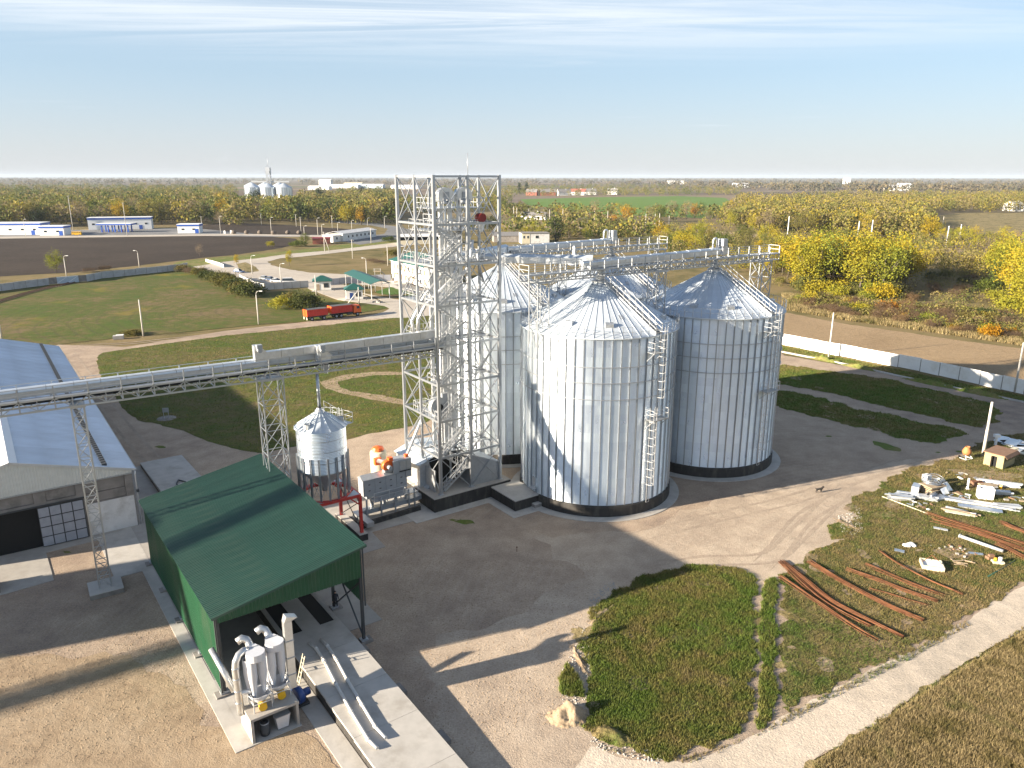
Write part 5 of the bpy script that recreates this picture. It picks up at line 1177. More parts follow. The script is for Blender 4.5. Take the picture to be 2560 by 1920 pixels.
for p, q in zip(kp[:-1], kp[1:]):
    n = int(np.linalg.norm(q - p) / 3)
    for k in range(n): part('kerb_stone', MB().bar(p + (q - p) * (k + .01) / n - k0 + ZX * .12, p + (q - p) * (k + .99) / n - k0 + ZX * .12, .34, .3), M['concrete_lt'], kb)
panel_fence('grey concrete panel fence left of the pale blue gate', gp((-300, 770), (-60, 737), (124, 713)), 2.4, 'fence_grey', 4.0)
panel_fence('grey concrete panel fence from the pale blue gate to the hedge', gp((217, 705), (255, 697), (445, 677), (470, 672)), 2.4, 'fence_grey', 4.0)
gt = thing('field_gate', 'pale blue steel double gate in the grey fence at the railway siding', 'gate', tuple(G(124, 713)), 0); g0 = G(124, 713)
gq = gp((124, 713), (144, 711), (171, 709), (198, 706.5), (217, 705))
for k in range(4):
    p, q = gq[k] - g0, gq[k + 1] - g0; mt = M['gate_blue'] if k in (1, 2) else M['concrete_old']
    lf = part('gate_leaf' if k in (1, 2) else 'end_panel', MB().bar(p + ZX * 1.25, q + ZX * 1.25, .08, 2.3), mt, gt)
    if k in (1, 2): part('gate_brace', MB().bar(p + V(0, -.08, .2), q + V(0, -.08, 2.3), .1, .14).bar(p + V(0, -.08, 2.3), q + V(0, -.08, 2.3), .1, .12), M['white'], lf)
panel_fence('low whitewashed wall round the car park behind the hedge', gp((600, 702), (640, 722), (662, 726)), 2.2, 'fence_grey', 3)
panel_fence('grey panel wall left of the first gatehouse', gp((662, 726), (710, 722), (772, 718)), 2.2, 'fence_grey', 3)
panel_fence('whitish kerb wall of the road bend beyond the hedge', gp((515, 655), (545, 663), (560, 669)), 1.2, 'fence_white', 3)
panel_fence('blue-grey sheet fence between the gatehouse and the canopy', gp((818, 714), (880, 708), (940, 703), (978, 702)), 2.2, 'door_grey', 2.2)
# ------------------------------------------------------------------ poles and lamps
def street_lamp(label, x, y, ytop, group=None, side=1):
    q = G(x, y); h = max(4.5, zat(ytop, q)); t = thing('street_lamp', label, 'street lamp', tuple(q), 0, group)
    part('pole', MB().tube([(0, 0, 0), (0, 0, h - 1.0)], [.17, .12], 8), M['pole'], t)
    part('arm', MB().tube([(0, 0, h - 1.0), (.05 * side, 0, h - .5), (.35 * side, 0, h - .12), (1.0 * side, 0, h)], .07, 6), M['pole'], t)
    part('lamp_head', MB().box((1.25 * side, 0, h - .02), (.75, .3, .18)), M['white'], t); return t
def utility_pole(label, x, y, ytop, group=None, arm=True, brace=0, r=.16, mat='pole'):
    q = G(x, y); h = max(4.0, zat(ytop, q)); t = thing('utility_pole', label, 'utility pole', tuple(q), 0, group)
    part('pole', MB().tube([(0, 0, 0), (0, 0, h)], [r * 1.2, r * .8], 8), M[mat], t)
    if arm:
        part('crossarm', MB().box((0, 0, h - .5), (1.6, .1, .12)), M['bark'], t)
        im = MB()
        for dx in (-.7, 0, .7): im.tube([(dx, 0, h - .45), (dx, 0, h - .2)], .06, 6)
        part('insulator', im, M['white'], t)
    if brace: part('stay_pole', MB().tube([(brace, -.4, 0), (0, 0, h * .82)], .14, 8), M[mat], t)
    return t
street_lamp('street lamp leaning over the grey fence beside the small golden tree', 167, 694, 640)
street_lamp('street lamp behind the middle of the grey fence at the ploughed field', 349, 671, 627, side=-1)
utility_pole('bare concrete pole between the meadow and the pale road, left of the truck', 359, 841, 750, arm=False)
utility_pole('concrete pole standing at the far left behind the warehouse roof', 5, 851, 800, arm=False)
street_lamp('concrete lamp pole beside the round bush left of the red trailer', 647, 811, 728, side=1)
street_lamp('braced lamp pole by the parked blue car near the hedge', 631, 686, 639)
street_lamp('street lamp behind the white van at the car park wall', 703, 708, 659)
utility_pole('concrete pole in front of the first green-roofed gatehouse', 791, 738, 688, arm=False)
utility_pole('braced concrete pole between the truck cab and the second gatehouse', 898, 760, 718, arm=False, brace=-3.3)
street_lamp('street lamp behind the green entrance canopy', 917, 691, 645, side=-1)
utility_pole('braced pole by the brick shed before the long pale building', 812, 630, 580, brace=2.6)
utility_pole('pole standing in the grass in front of the long pale building', 882, 647, 599)
utility_pole('pole at the right half of the long pale building', 928, 608, 570)
utility_pole('pole beside the white office building corner', 970, 665, 614)
for lb, x, y, yt in (('slim lamp pole right of the white filling-station house', 65, 592, 549), ('lamp pole between the two ploughed fields beside the kiosk', 552, 585, 541), ('lamp pole in front of the dark trees right of the far silos', 679, 586, 544), ('lamp pole at the end of the second ploughed field', 795, 589, 545), ('curved lamp pole left of the long pale building', 762, 602, 565), ('lamp pole behind the left gable of the long pale building', 806, 593, 561), ('lamp pole above the roof of the long pale building', 845, 582, 556), ('lamp pole above the right half of the long pale roof', 880, 578, 551), ('lamp pole on the far road bend', 919, 565, 545), ('lamp pole nearest the tower on the far road bend', 962, 571, 541)):
    street_lamp(lb, x, y, yt, 'street lamps along the far road')
for lb, x, y, yt in (('tall pole behind the left filling-station kiosk', 183, 577, 490), ('tall pole in front of the filling-station canopy', 318, 590, 507), ('pole at the left edge of the second ploughed field', 506, 576, 541), ('pole in the trees left of the second ploughed field', 579, 559, 531), ('pole on the grass strip below the far silos', 654, 563, 533), ('pole on the grass strip under the dark trees', 741, 567, 536), ('pole on the far edge of the ploughed field', 753, 581, 543), ('pole on the grass strip below the golden trees', 831, 571, 539)):
    utility_pole(lb, x, y, yt, 'utility poles round the ploughed fields')
for x, y, yt in ((1284, 550, 516), (1292, 551, 519), (1322, 548, 518), (1374, 554, 523), (1407, 554, 522), (1486, 553, 527), (1519, 558, 527), (1614, 562, 534), (1637, 566, 534), (1648, 567, 533), (1622, 565, 545), (1672, 565, 539), (1990, 540, 518)):
    utility_pole('pale pole in the row of poles along the railway behind the silos', x, y, yt, 'poles along the railway behind the silos', arm=False, r=.2)
for lb, x, y, yt in (('white railway mast left of the golden grove', 1969, 587, 540), ('white railway mast above the middle of the golden grove', 2143, 604, 552), ('white railway mast beside the small signal box', 2177, 598, 549), ('thick white railway mast over the right part of the golden grove', 2365, 619, 564), ('right white railway mast by the brown field', 2397, 608, 560), ('thin pole in the forest behind the railway', 2028, 562, 520), ('thin pole at the edge of the brown field', 2355, 576, 540)):
    t = utility_pole(lb, x, y, yt, 'white masts along the railway', arm=False, r=.3 if 'thin' not in lb else .15, mat='white' if 'thin' not in lb else 'pole')
    if 'thin' not in lb:
        h = zat(yt, G(x, y)); part('bracket', MB().bar((0, 0, h - 1), (3.2, 0, h - .2), .12).bar((0, 0, h - 3), (2.6, 0, h - .5), .1), M['bark'], t)
utility_pole('tall white concrete pole standing by the white fence left of the stubble corner', 2072, 892, 781, arm=False)
utility_pole('tall white concrete pole beside the yellow hut', 2459, 1133, 1004, arm=False, r=.19)
utility_pole('white concrete pole at the right end of the white fence', 2537, 980, 855, arm=False)
# ------------------------------------------------------------------ vehicles
def wheel(par, c, r, w, rim='machine'):
    o = part('wheel', MB().tube([(0, -w / 2, 0), (0, w / 2, 0)], r, 18), M['rubber'], par, loc=c)
    part('rim', MB().lathe([(0, 0), (r * .5, .02), (r * .55, 0)], n=12), M[rim], o).rotation_euler = (R(90), 0, 0)
    kids_ = [c_ for c_ in bpy.data.objects if c_.parent == o]; kids_[0].location = (0, -w / 2 - .012, 0)
    return o
pT, pC = G(776, 804), G(895, 790); ang = math.atan2(pC[1] - pT[1], pC[0] - pT[0])
dT = (pC - pT) / np.linalg.norm(pC - pT); nT = V(-dT[1], dT[0], 0)
def tipper_body(par, x0, x1, z0, z1, w=1.25):
    b = part('cargo_box', MB().b2((x0, -w, z0), (x1, w, z1)), M['red'], par)
    n = int((x1 - x0) / .6)
    rb = MB()
    for k in range(n + 1):
        x = x0 + (x1 - x0) * k / n
        for s in (-1, 1): rb.box((x, s * (w + .03), (z0 + z1) / 2), (.09, .06, z1 - z0))
    part('side_rib', rb, M['red'], b)
    part('tailgate', MB().b2((x0 - .06, -w, z0), (x0 - .005, w, z1)).box((x0 - .09, -.7, (z0 + z1) / 2), (.08, .1, z1 - z0)).box((x0 - .09, 0, (z0 + z1) / 2), (.08, .1, z1 - z0)).box((x0 - .09, .7, (z0 + z1) / 2), (.08, .1, z1 - z0)), M['orange'], b)
    part('tarpaulin', MB().add([(x0, -w, z1 + .01), (x1, -w, z1 + .01), (x1, 0, z1 + .18), (x0, 0, z1 + .18), (x1, w, z1 + .01), (x0, w, z1 + .01)], [(0, 1, 2, 3), (3, 2, 4, 5)]), M['tarp'], par)
tr = thing('dump_truck', 'orange-red dump truck with a red cargo box standing on the pale road', 'truck', tuple(pT + dT * (np.linalg.norm(pC - pT) - 6.8) + nT * 1.25), ang)
tipper_body(tr, -.6, 5.3, 1.35, 3.2)
part('chassis', MB().b2((-.4, -.45, .75), (8.0, .45, 1.1)), M['steel_dark'], tr)
cb = part('cab', MB().prism([(5.75, -1.2), (7.9, -1.2), (7.9, 1.2), (5.75, 1.2)], .95, 1.9).add([(5.75, -1.2, 1.9), (7.9, -1.2, 1.9), (7.9, 1.2, 1.9), (5.75, 1.2, 1.9), (5.85, -1.12, 2.85), (7.55, -1.12, 2.85), (7.55, 1.12, 2.85), (5.85, 1.12, 2.85)], [(4, 5, 6, 7), (0, 1, 5, 4), (1, 2, 6, 5), (2, 3, 7, 6), (3, 0, 4, 7)]), M['orange'], tr)
part('windscreen', MB().add([(7.85, -1.0, 1.98), (7.85, 1.0, 1.98), (7.60, .95, 2.72), (7.60, -.95, 2.72)], [(0, 1, 2, 3)]), M['glass'], cb); part('side_window', MB().add([(6.6, -1.205, 1.95), (7.5, -1.205, 1.95), (7.4, -1.14, 2.65), (6.6, -1.14, 2.65)], [(0, 1, 2, 3)]), M['glass'], cb)
part('bumper', MB().b2((7.85, -1.22, .55), (8.1, 1.22, .95)), M['steel_dark'], tr); part('fuel_tank', MB().b2((3.9, -1.15, .6), (5.2, -.6, 1.1)), M['steel_dark'], tr)
for x in (.75, 2.1, 6.8):
    for y in (-1.05, 1.05): wheel(tr, (x, y, .53), .53, .42 if x < 5 else .3)
tl = thing('cargo_trailer', 'red cargo trailer with an orange tailgate behind the dump truck', 'trailer', tuple(pT + nT * 1.25), ang)
tipper_body(tl, -.7, 4.9, 1.25, 2.95)
part('chassis', MB().b2((-.5, -.45, .75), (4.9, .45, 1.05)), M['steel_dark'], tl); part('drawbar', MB().bar((4.3, 0, .8), (6.9, 0, .85), .14), M['steel_dark'], tl)
for x in (.6, 3.9):
    for y in (-1.0, 1.0): wheel(tl, (x, y, .5), .5, .4)
for y in (-.9, .9): part('mudguard', MB().b2((-.75, y - .25, .35), (-.68, y + .25, 1.0)), M['cream'], tl)
def car(label, x, y, rz, mat, van=False):
    t = thing('van' if van else 'parked_car', label, 'van' if van else 'car', tuple(G(x, y)), rz, 'cars parked outside the gatehouse' if not van else None)
    L, H1, H2 = (4.8, 1.05, 1.95) if van else (4.3, .85, 1.45)
    part('body', MB().add([(-L / 2, -.85, .3), (L / 2, -.85, .3), (L / 2, .85, .3), (-L / 2, .85, .3), (-L / 2, -.85, H1), (L / 2 - .1, -.85, H1 - .15), (L / 2 - .1, .85, H1 - .15), (-L / 2, .85, H1)], [(0, 3, 2, 1), (4, 5, 6, 7), (0, 1, 5, 4), (1, 2, 6, 5), (2, 3, 7, 6), (3, 0, 4, 7)]), M[mat], t)
    a_, b_, c_, d_ = (-L / 2 + .05, -L / 2 + .2, L / 2 - 1.5, L / 2 - .7) if van else (-L / 2 + .3, -L / 2 + .9, L / 2 - 2.0, L / 2 - 1.2)
    part('window', MB().add([(a_, -.82, H1), (d_, -.82, H1 - .06), (d_, .82, H1 - .06), (a_, .82, H1), (b_, -.68, H2 - .06), (c_, -.68, H2 - .06), (c_, .68, H2 - .06), (b_, .68, H2 - .06)], [(0, 1, 5, 4), (1, 2, 6, 5), (2, 3, 7, 6), (3, 0, 4, 7)]), M['glass'], t)
    part('car_roof', MB().b2((b_, -.69, H2 - .06), (c_, .69, H2)), M[mat], t)
    for wx in (-L * .31, L * .31):
        for wy in (-.8, .8): wheel(t, (wx, wy, .32), .32, .2)
car('dark blue car parked by the braced lamp post at the hedge', 598, 682, R(-25), 'car_blue')
car('silver-white car leftmost in the row behind the car park wall', 664, 700, R(-20), 'car_silver')
car('blue-grey car second in the row behind the car park wall', 678, 702, R(-20), 'car_blue')
car('white car third in the row behind the car park wall', 692, 706, R(-18), 'car_white')
car('white van parked right of the lamp post behind the wall', 724, 709, R(12), 'car_white', True)
car('white car parked in front of the long dark-roofed barn', 1005, 618, R(10), 'car_white')
mv = thing('minibus', 'yellow minibus parked on the filling-station forecourt', 'minibus', tuple(G(193, 589)), R(8))
part('body', MB().b2((-2.8, -1, .4), (2.8, 1, 1.3)), M['yellow'], mv); part('window', MB().b2((-2.7, -.97, 1.3), (2.6, .97, 1.85)), M['glass'], mv); part('bus_roof', MB().b2((-2.75, -1, 1.85), (2.6, 1, 2.2)), M['yellow'], mv)
pm = MB()
for k in range(6): pm.box((-2.7 + k * 1.06, 0, 1.57), (.14, 1.99, .56))
part('window_pillar', pm, M['yellow'], mv)
for wx in (-1.8, 1.8):
    for wy in (-.9, .9): wheel(mv, (wx, wy, .4), .4, .25)
# ------------------------------------------------------------------ buildings
def hip_roof(mb, x0, y0, x1, y1, z, h, ov=.5):
    x0, y0, x1, y1 = x0 - ov, y0 - ov, x1 + ov, y1 + ov; w, d = x1 - x0, y1 - y0; m = min(w, d) / 2
    r0, r1 = ((x0 + m, (y0 + y1) / 2), (x1 - m, (y0 + y1) / 2)) if w >= d else (((x0 + x1) / 2, y0 + m), ((x0 + x1) / 2, y1 - m))
    vs = [(x0, y0, z), (x1, y0, z), (x1, y1, z), (x0, y1, z), (r0[0], r0[1], z + h), (r1[0], r1[1], z + h)]
    fs = [(0, 1, 5, 4), (1, 2, 5), (2, 3, 4, 5), (3, 0, 4)] if w >= d else [(0, 1, 4), (1, 2, 5, 4), (2, 3, 5), (3, 0, 4, 5)]
    mb.add(vs, fs); mb.b2((x0, y0, z - .22), (x1, y1, z - .002)); return mb
def win(par, x, y, z, w, h, face, glass='glass', frame='white'):
    n = {'-y': (0, -1), '+x': (1, 0), '-x': (-1, 0)}[face]
    def bx(ww, hh, d0, d1):
        if n[0]: return MB().b2((x + n[0] * d0, y - ww / 2, z - hh / 2), (x + n[0] * d1, y + ww / 2, z + hh / 2))
        return MB().b2((x - ww / 2, y + n[1] * d0, z - hh / 2), (x + ww / 2, y + n[1] * d1, z + hh / 2))
    f = part('window', bx(w + .16, h + .16, -.05, .05), M[frame], par); part('pane', bx(w, h, .052, .07), M[glass], f); return f
def gatehouse(label, x, y, w, d, rz, door):
    t = thing('gatehouse', label, 'gatehouse', tuple(G(x, y)), rz, 'green-roofed gatehouses')
    part('wall', MB().b2((0, 0, 0), (w, d, 3.0)), M['plaster'], t); part('plinth', MB().b2((-.05, -.05, 0), (w + .05, d + .05, .3)), M['concrete'], t)
    part('roof', hip_roof(MB(), 0, 0, w, d, 3.25, 1.5), M['teal_roof'], t)
    win(t, w * .72, 0, 1.7, 1.5, 1.3, '-y', 'glass', 'wood'); win(t, 0, d * .5, 1.7, .9, 1.2, '-x', 'glass_tan', 'wood')
    if door: part('door', MB().b2((w * .22, -.06, .1), (w * .22 + 1, .0, 2.2)), M['blue'], t)
    else: part('door', MB().b2((w * .15, -.06, .1), (w * .15 + 1, .0, 2.2)), M['wood'], t)
    part('step', MB().b2((-.8, -1.4, -.02), (w + .8, -.05, .09)), M['concrete_lt'], t)
gatehouse('white gatehouse with a green hip roof beside the parked van', 786, 728, 5.4, 4.6, R(14), False)
gatehouse('white gatehouse with a green hip roof and dark door behind the truck', 866, 751, 5.0, 4.4, R(14), True)
cn = thing('entrance_canopy', 'green-roofed canopy on white posts over the weighbridge lane', 'canopy', tuple(G(866, 718)), math.atan2(*(G(930, 749) - G(866, 718))[:2][::-1]))
CL = float(np.linalg.norm((G(930, 749) - G(866, 718))[:2])); CW = 5.6
part('roof', MB().slab([(-.6, -.5, 4.7), (CL + .6, -.5, 4.7), (CL + .6, CW / 2, 5.7), (-.6, CW / 2, 5.7)], .1).slab([(-.6, CW / 2, 5.7), (CL + .6, CW / 2, 5.7), (CL + .6, CW + .5, 4.7), (-.6, CW + .5, 4.7)], .1), M['teal_roof'], cn)
for k in range(5):
    x = CL * k / 4
    for yv in (0, CW): member(cn, 'post', (x, yv, 0), (x, yv, 4.65), .2 if k in (0, 4) else .12, M['white'])
    member(cn, 'tie_beam', (x, 0, 4.55), (x, CW, 4.55), .14, M['white'])
for yv in (0, CW): member(cn, 'edge_beam', (0, yv, 4.6), (CL, yv, 4.6), .2, M['white'])
of0 = G(972, 676); of1 = G(978, 704)
ofd = math.atan2(*(G(1110, 739) - G(974, 702))[:2][::-1])
of = thing('office_building', 'two-storey white office building with green roof partly behind the tower', 'office building', tuple(G(980, 700)), ofd)
part('wall', MB().b2((0, 0, 0), (30, 12, 7.0)), M['plaster'], of); part('plinth', MB().b2((-.06, -.06, 0), (30.06, 12.06, .5)), M['concrete'], of)
part('roof', hip_roof(MB(), 0, 0, 30, 12, 7.3, 3.2, .7), M['teal_roof'], of); part('cornice', MB().b2((-.3, -.3, 6.9), (30.3, 12.3, 7.07)), M['white'], of)
for k in range(9):
    for z in (2.0, 5.2):
        if z < 3 and k in (1, 5): continue
        win(of, 2.6 + k * 3.0, 0, z, 1.1, 1.6, '-y', 'glass_tan' if (k + int(z)) % 3 else 'glass', 'wood')
for y in (3, 8):
    for z in (2.0, 5.2): win(of, 0, y, z, 1.1, 1.6, '-x', 'glass_tan', 'wood')
for x in (5.6, 17.6):
    dp = part('porch', MB().slab([(x - 1.3, -1.6, 3.0), (x + 1.3, -1.6, 3.0), (x + 1.3, 0, 3.2), (x - 1.3, 0, 3.2)], .12), M['wood'], of)
    part('porch_post', MB().bar((x - 1.2, -1.5, 0), (x - 1.2, -1.5, 2.9), .1).bar((x + 1.2, -1.5, 0), (x + 1.2, -1.5, 2.9), .1), M['wood'], dp); part('door', MB().b2((x - .6, -.07, .3), (x + .6, -.005, 2.5)), M['wood'], of); part('step', MB().b2((x - 1.4, -2.2, 0), (x + 1.4, -.07, .28)), M['concrete_lt'], of)
vs_ = thing('viewing_stair', 'small steel stair platform behind the entrance canopy', 'stair platform', tuple(G(945, 701)), 0)
for x in (-1, 1): member(vs_, 'post', (x, 0, 0), (x, 0, 4.2), .1, M['white_steel'])
part('deck', MB().b2((-1.3, -1, 3.2), (1.3, 1, 3.28)), M['wood'], vs_); part('stair', MB().bar((1.3, 0, 3.2), (4.5, 0, .1), .8, .12), M['steel_dark'], vs_); rail_run(vs_, [(-1.3, -1, 3.28), (1.3, -1, 3.28)], 1.0, sub=False)
rbk = thing('rubble_heap', 'small heap of rubble on the lawn right of the second gatehouse', 'rubble', tuple(G(945, 757)))
for k, (x, y, s) in enumerate(((-1.2, .2, .5), (0, 0, .6), (1.0, .3, .45), (.3, -.5, .4))): part('stone', MB().box((x, y, s / 2), (s * 2, s * 1.3, s), k), M['concrete'], rbk)
# long low pale building with grey roof
lb = thing('long_building', 'long low pale building with a shallow pale roof by the far road', 'building', tuple(G(858, 604)), math.atan2(*(G(948, 592) - G(866, 604))[:2][::-1]))
LBL = float(np.linalg.norm((G(948, 592) - G(866, 604))[:2]))
part('wall', MB().b2((0, 0, 0), (LBL, 11, 4.2)), M['plaster'], lb); part('roof', MB().slab([(-.5, -.5, 4.3), (LBL + .5, -.5, 4.3), (LBL + .5, 5.5, 5.5), (-.5, 5.5, 5.5)], .12).slab([(-.5, 5.5, 5.5), (LBL + .5, 5.5, 5.5), (LBL + .5, 11.5, 4.3), (-.5, 11.5, 4.3)], .12), M['plaster_grey'], lb)
for k in range(7): win(lb, 6 + k * (LBL - 10) / 6, 0, 2.4, 1.5, 1.3, '-y')
part('annex', MB().b2((-8, 1.5, 0), (-.01, 8.5, 3.6)), M['plaster'], lb); part('annex_roof', MB().slab([(-8.4, 1.2, 3.65), (-.02, 1.2, 3.65), (-.02, 8.8, 4.2), (-8.4, 8.8, 4.2)], .1), M['plaster_grey'], lb); win(lb, -4, 1.5, 2.0, 1.4, 1.2, '-y')
bs = thing('brick_shed', 'small red-brown brick shed left of the long pale building', 'shed', tuple(G(782, 611)), R(12))
part('wall', MB().b2((0, 0, 0), (9.5, 5, 2.9)), M['brick'], bs); part('roof', MB().slab([(-.3, -.3, 3.0), (9.8, -.3, 3.0), (9.8, 5.3, 3.5), (-.3, 5.3, 3.5)], .12), M['red_dull'], bs)
dbn = thing('open_barn', 'low open barn with a dark interior and pale wall behind the tower', 'barn', tuple(G(1000, 612)), R(14))
part('wall', MB().b2((0, 0, 0), (34, .3, 2.2)).b2((0, 0, 0), (.3, 10, 4.4)), M['cream'], dbn); part('roof', MB().slab([(-.4, -.6, 4.2), (34.4, -.6, 4.2), (34.4, 10.4, 5.0), (-.4, 10.4, 5.0)], .15), M['plaster_grey'], dbn); part('rear_wall', MB().b2((.3, 9.7, 0), (34, 10, 4.3)), M['steel_dark'], dbn)
for k in range(9): member(dbn, 'post', (k * 4.2 + .2, .15, 2.2), (k * 4.2 + .2, .15, 4.1), .2, M['steel_dark'])
gb2 = thing('garage_block', 'long dark-roofed outbuilding right behind the tower top', 'outbuilding', tuple(G(1235, 606)), R(8))
part('wall', MB().b2((0, 0, 0), (22, 9, 3.6)), M['concrete_old'], gb2); part('roof', MB().slab([(-.3, -.3, 3.65), (22.3, -.3, 3.65), (22.3, 9.3, 5.2), (-.3, 9.3, 5.2)], .15), M['tile'], gb2)
fb = thing('flat_roof_house', 'small flat-roofed cream house behind the rear silo gallery', 'house', tuple(G(1325, 609)), R(10))
part('wall', MB().b2((-4.5, 0, 0), (11, 9, 5.6)), M['plaster_grey'], fb); part('front_wall', MB().b2((-4.6, -.1, 0), (0, .0, 5.6)), M['cream'], fb); part('roof_slab', MB().b2((-4.8, -.4, 5.6), (11.2, 9.2, 5.85)), M['tile'], fb)
for x in (-3.4, -1.2): win(fb, x, -.1, 3.6, .9, 1.4, '-y')
win(fb, 4, 0, 3.6, 1.8, 1.5, '-y')
def house(label, x, y, w, d, h, rh, rz, wall, roof, group=None, nw=3):
    t = thing('house', label, 'house', tuple(G(x, y)), rz, group)
    part('wall', MB().b2((-w / 2, 0, 0), (w / 2, d, h)), M[wall], t)
    mb = MB().slab([(-w / 2 - .4, -.4, h), (w / 2 + .4, -.4, h), (w / 2 + .4, d / 2, h + rh), (-w / 2 - .4, d / 2, h + rh)], .15).slab([(-w / 2 - .4, d / 2, h + rh), (w / 2 + .4, d / 2, h + rh), (w / 2 + .4, d + .4, h), (-w / 2 - .4, d + .4, h)], .15)
    part('roof', mb, M[roof], t)
    gm = MB()
    for xx in (-w / 2, w / 2): gm.add([(xx, 0, h - .01), (xx, d, h - .01), (xx, d / 2, h + rh - .15)], [(0, 1, 2)])
    part('gable', gm, M[wall], t)
    part('chimney', MB().b2((w * .15, d * .4, h + rh * .4), (w * .15 + .7, d * .4 + .7, h + rh + .9)), M['white'], t)
    for k in range(nw): win(t, -w / 2 + w * (k + .5) / nw, 0, h * .5, 1.2, 1.3, '-y')
    return t
house('white cottage with grey roof and chimneys by the railway behind the silos', 1332, 549, 22, 9, 3.4, 3, R(-12), 'plaster', 'tile', nw=5)
house('house with a steep shiny roof in the forest behind the filling station', 199, 512, 13, 11, 6, 7, R(25), 'brick', 'sheet_blue')
for lb_, x, y, w, wl_, rf in (('reddish house left of the others beyond the green field', 1328, 489, 22, 'brick', 'tile'), ('pink house with a high roof beyond the green field', 1412, 489, 26, 'plaster', 'tile'), ('large red-roofed house right of the pink one', 1445, 488, 30, 'plaster_grey', 'brick'), ('small white house at the far edge of the green field', 1478, 487, 20, 'white', 'tile'), ('reddish long house beyond the golden trees of the field edge', 1370, 489, 30, 'brick', 'tile'), ('white house at the right end beyond the green field', 1530, 486, 22, 'white', 'tile')):
    house(lb_, x, y, w, 12, 6.5, 6, R(random.Random(x).uniform(-25, 25)), wl_, rf, 'village houses beyond the green field')
for lb_, x, y, w, h in (('white far building at the left of the village on the horizon', 1855, 468, 60, 12), ('white far building near the horizon above the golden forest', 2245, 476, 60, 12), ('second white far building near the horizon above the golden forest', 2262, 474, 34, 16), ('white tower block on the far right horizon', 2118, 466, 22, 30), ('white hut at the right edge of the brown field', 2548, 527, 14, 7), ('white farm building on the far horizon behind the forest', 1690, 460, 80, 14)):
    house(lb_, x, y, w, 18, h, 3, 0, 'white', 'plaster_grey', 'far white buildings', 2)
for lb_, x, y, w, h, wl_, rf in (('tall pale industrial block on the horizon right of the far silos', 812, 466, 46, 22, 'plaster_grey', 'plaster_grey'), ('long white-roofed industrial hall behind the golden trees', 852, 471, 110, 9, 'plaster_grey', 'white'), ('cream arched hall on the horizon', 882, 470, 60, 14, 'cream', 'cream'), ('pale blue hall on the horizon left of the tower', 922, 471, 90, 10, 'gate_blue', 'white'), ('low white hall left in the far industrial yard', 796, 475, 60, 8, 'white', 'white'), ('white hall half hidden behind the tower legs', 1010, 473, 80, 9, 'white', 'white'), ('small white building among the trees behind the tower', 1038, 530, 16, 4, 'white', 'tile')):
    house(lb_, x, y, w, 25, h, 3, R(-8), wl_, rf, 'far industrial halls', 4)
# filling station
def station(label, x, y, w, d, h, rz, canopy=False, group='white and blue filling-station buildings', low=None):
    t = thing('station_building', label, 'filling station', tuple(G(x, y)), rz, group)
    if canopy:
        for k in range(5):
            for yy_ in (1, d - 1): member(t, 'column', (w * (k + .5) / 5, yy_, 0), (w * (k + .5) / 5, yy_, h), .7, M['blue_band'])
            pu = part('fuel_pump', MB().b2((w * (k + .5) / 5 - 1.3, d * .4, .1), (w * (k + .5) / 5 - .6, d * .55, 1.8)), M['red'] if k % 2 else M['white'], t)
        part('canopy_roof', MB().b2((-.5, -.5, h), (w + .5, d + .5, h + .35)), M['white'], t)
        part('fascia', MB().b2((-.55, -.55, h + .1), (w + .55, d + .55, h + .95)), M['blue_band'], t); part('roof_slab', MB().b2((-.6, -.6, h + .95), (w + .6, d + .6, h + 1.15)), M['white'], t)
    else:
        part('wall', MB().b2((0, 0, 0), (w, d, h)), M['white'], t)
        part('fascia', MB().b2((-.25, -.25, h - .1), (w + .25, d + .25, h + .95)), M['blue_band'], t); part('parapet', MB().b2((-.32, -.32, h + .95), (w + .32, d + .32, h + 1.3)), M['white'], t)
        n = max(2, int(w / 6))
        for k in range(n): win(t, w * (k + .5) / n, 0, h * .55, 1.8, 1.1, '-y')
        part('door', MB().b2((w * .8, -.08, 0), (w * .8 + 2.2, -.005, 2.8)), M['blue_band'], t)
    return t
station('left filling-station building with a blue fascia, cut by the frame edge', -18, 589, 29, 13, 6.2, R(6))
station('small square white kiosk with blue fascia beside the left building', 100, 590, 14.5, 10, 4.6, R(6))
station('long white station shop with blue fascia behind the canopy', 222, 576, 40, 11, 7.0, R(18))
station('fuel canopy on blue columns in front of the station shop', 246, 582, 21, 8, 4.6, R(4), True)
station('white kiosk with blue fascia at the right end of the forecourt', 445, 584, 13.5, 9, 4.6, R(8))
for lb_, x, y in (('left white bollard sign by the ploughed field', 562, 585), ('right white bollard sign by the ploughed field', 578, 584)): tag(part('road_marker', MB().box((0, 0, .9), (1.1, .4, 1.8)).box((0, 0, 1.9), (.8, .3, .2)), M['white'], loc=tuple(G(x, y))), lb_, 'marker post', 'white markers by the field road')
for i, (x, y) in enumerate(((585, 586), (617, 586), (650, 586), (684, 587), (720, 586), (748, 586))):
    o = part('roadside_shrub', MB().lathe([(0, 0), (1.5, .5), (1.6, 1.4), (.9, 2.3), (0, 2.6)], n=9), M['bark'], loc=tuple(G(x, y))); tag(o, 'small dark trimmed shrub on the strip between the ploughed fields', 'shrub', 'dark shrubs between the ploughed fields')
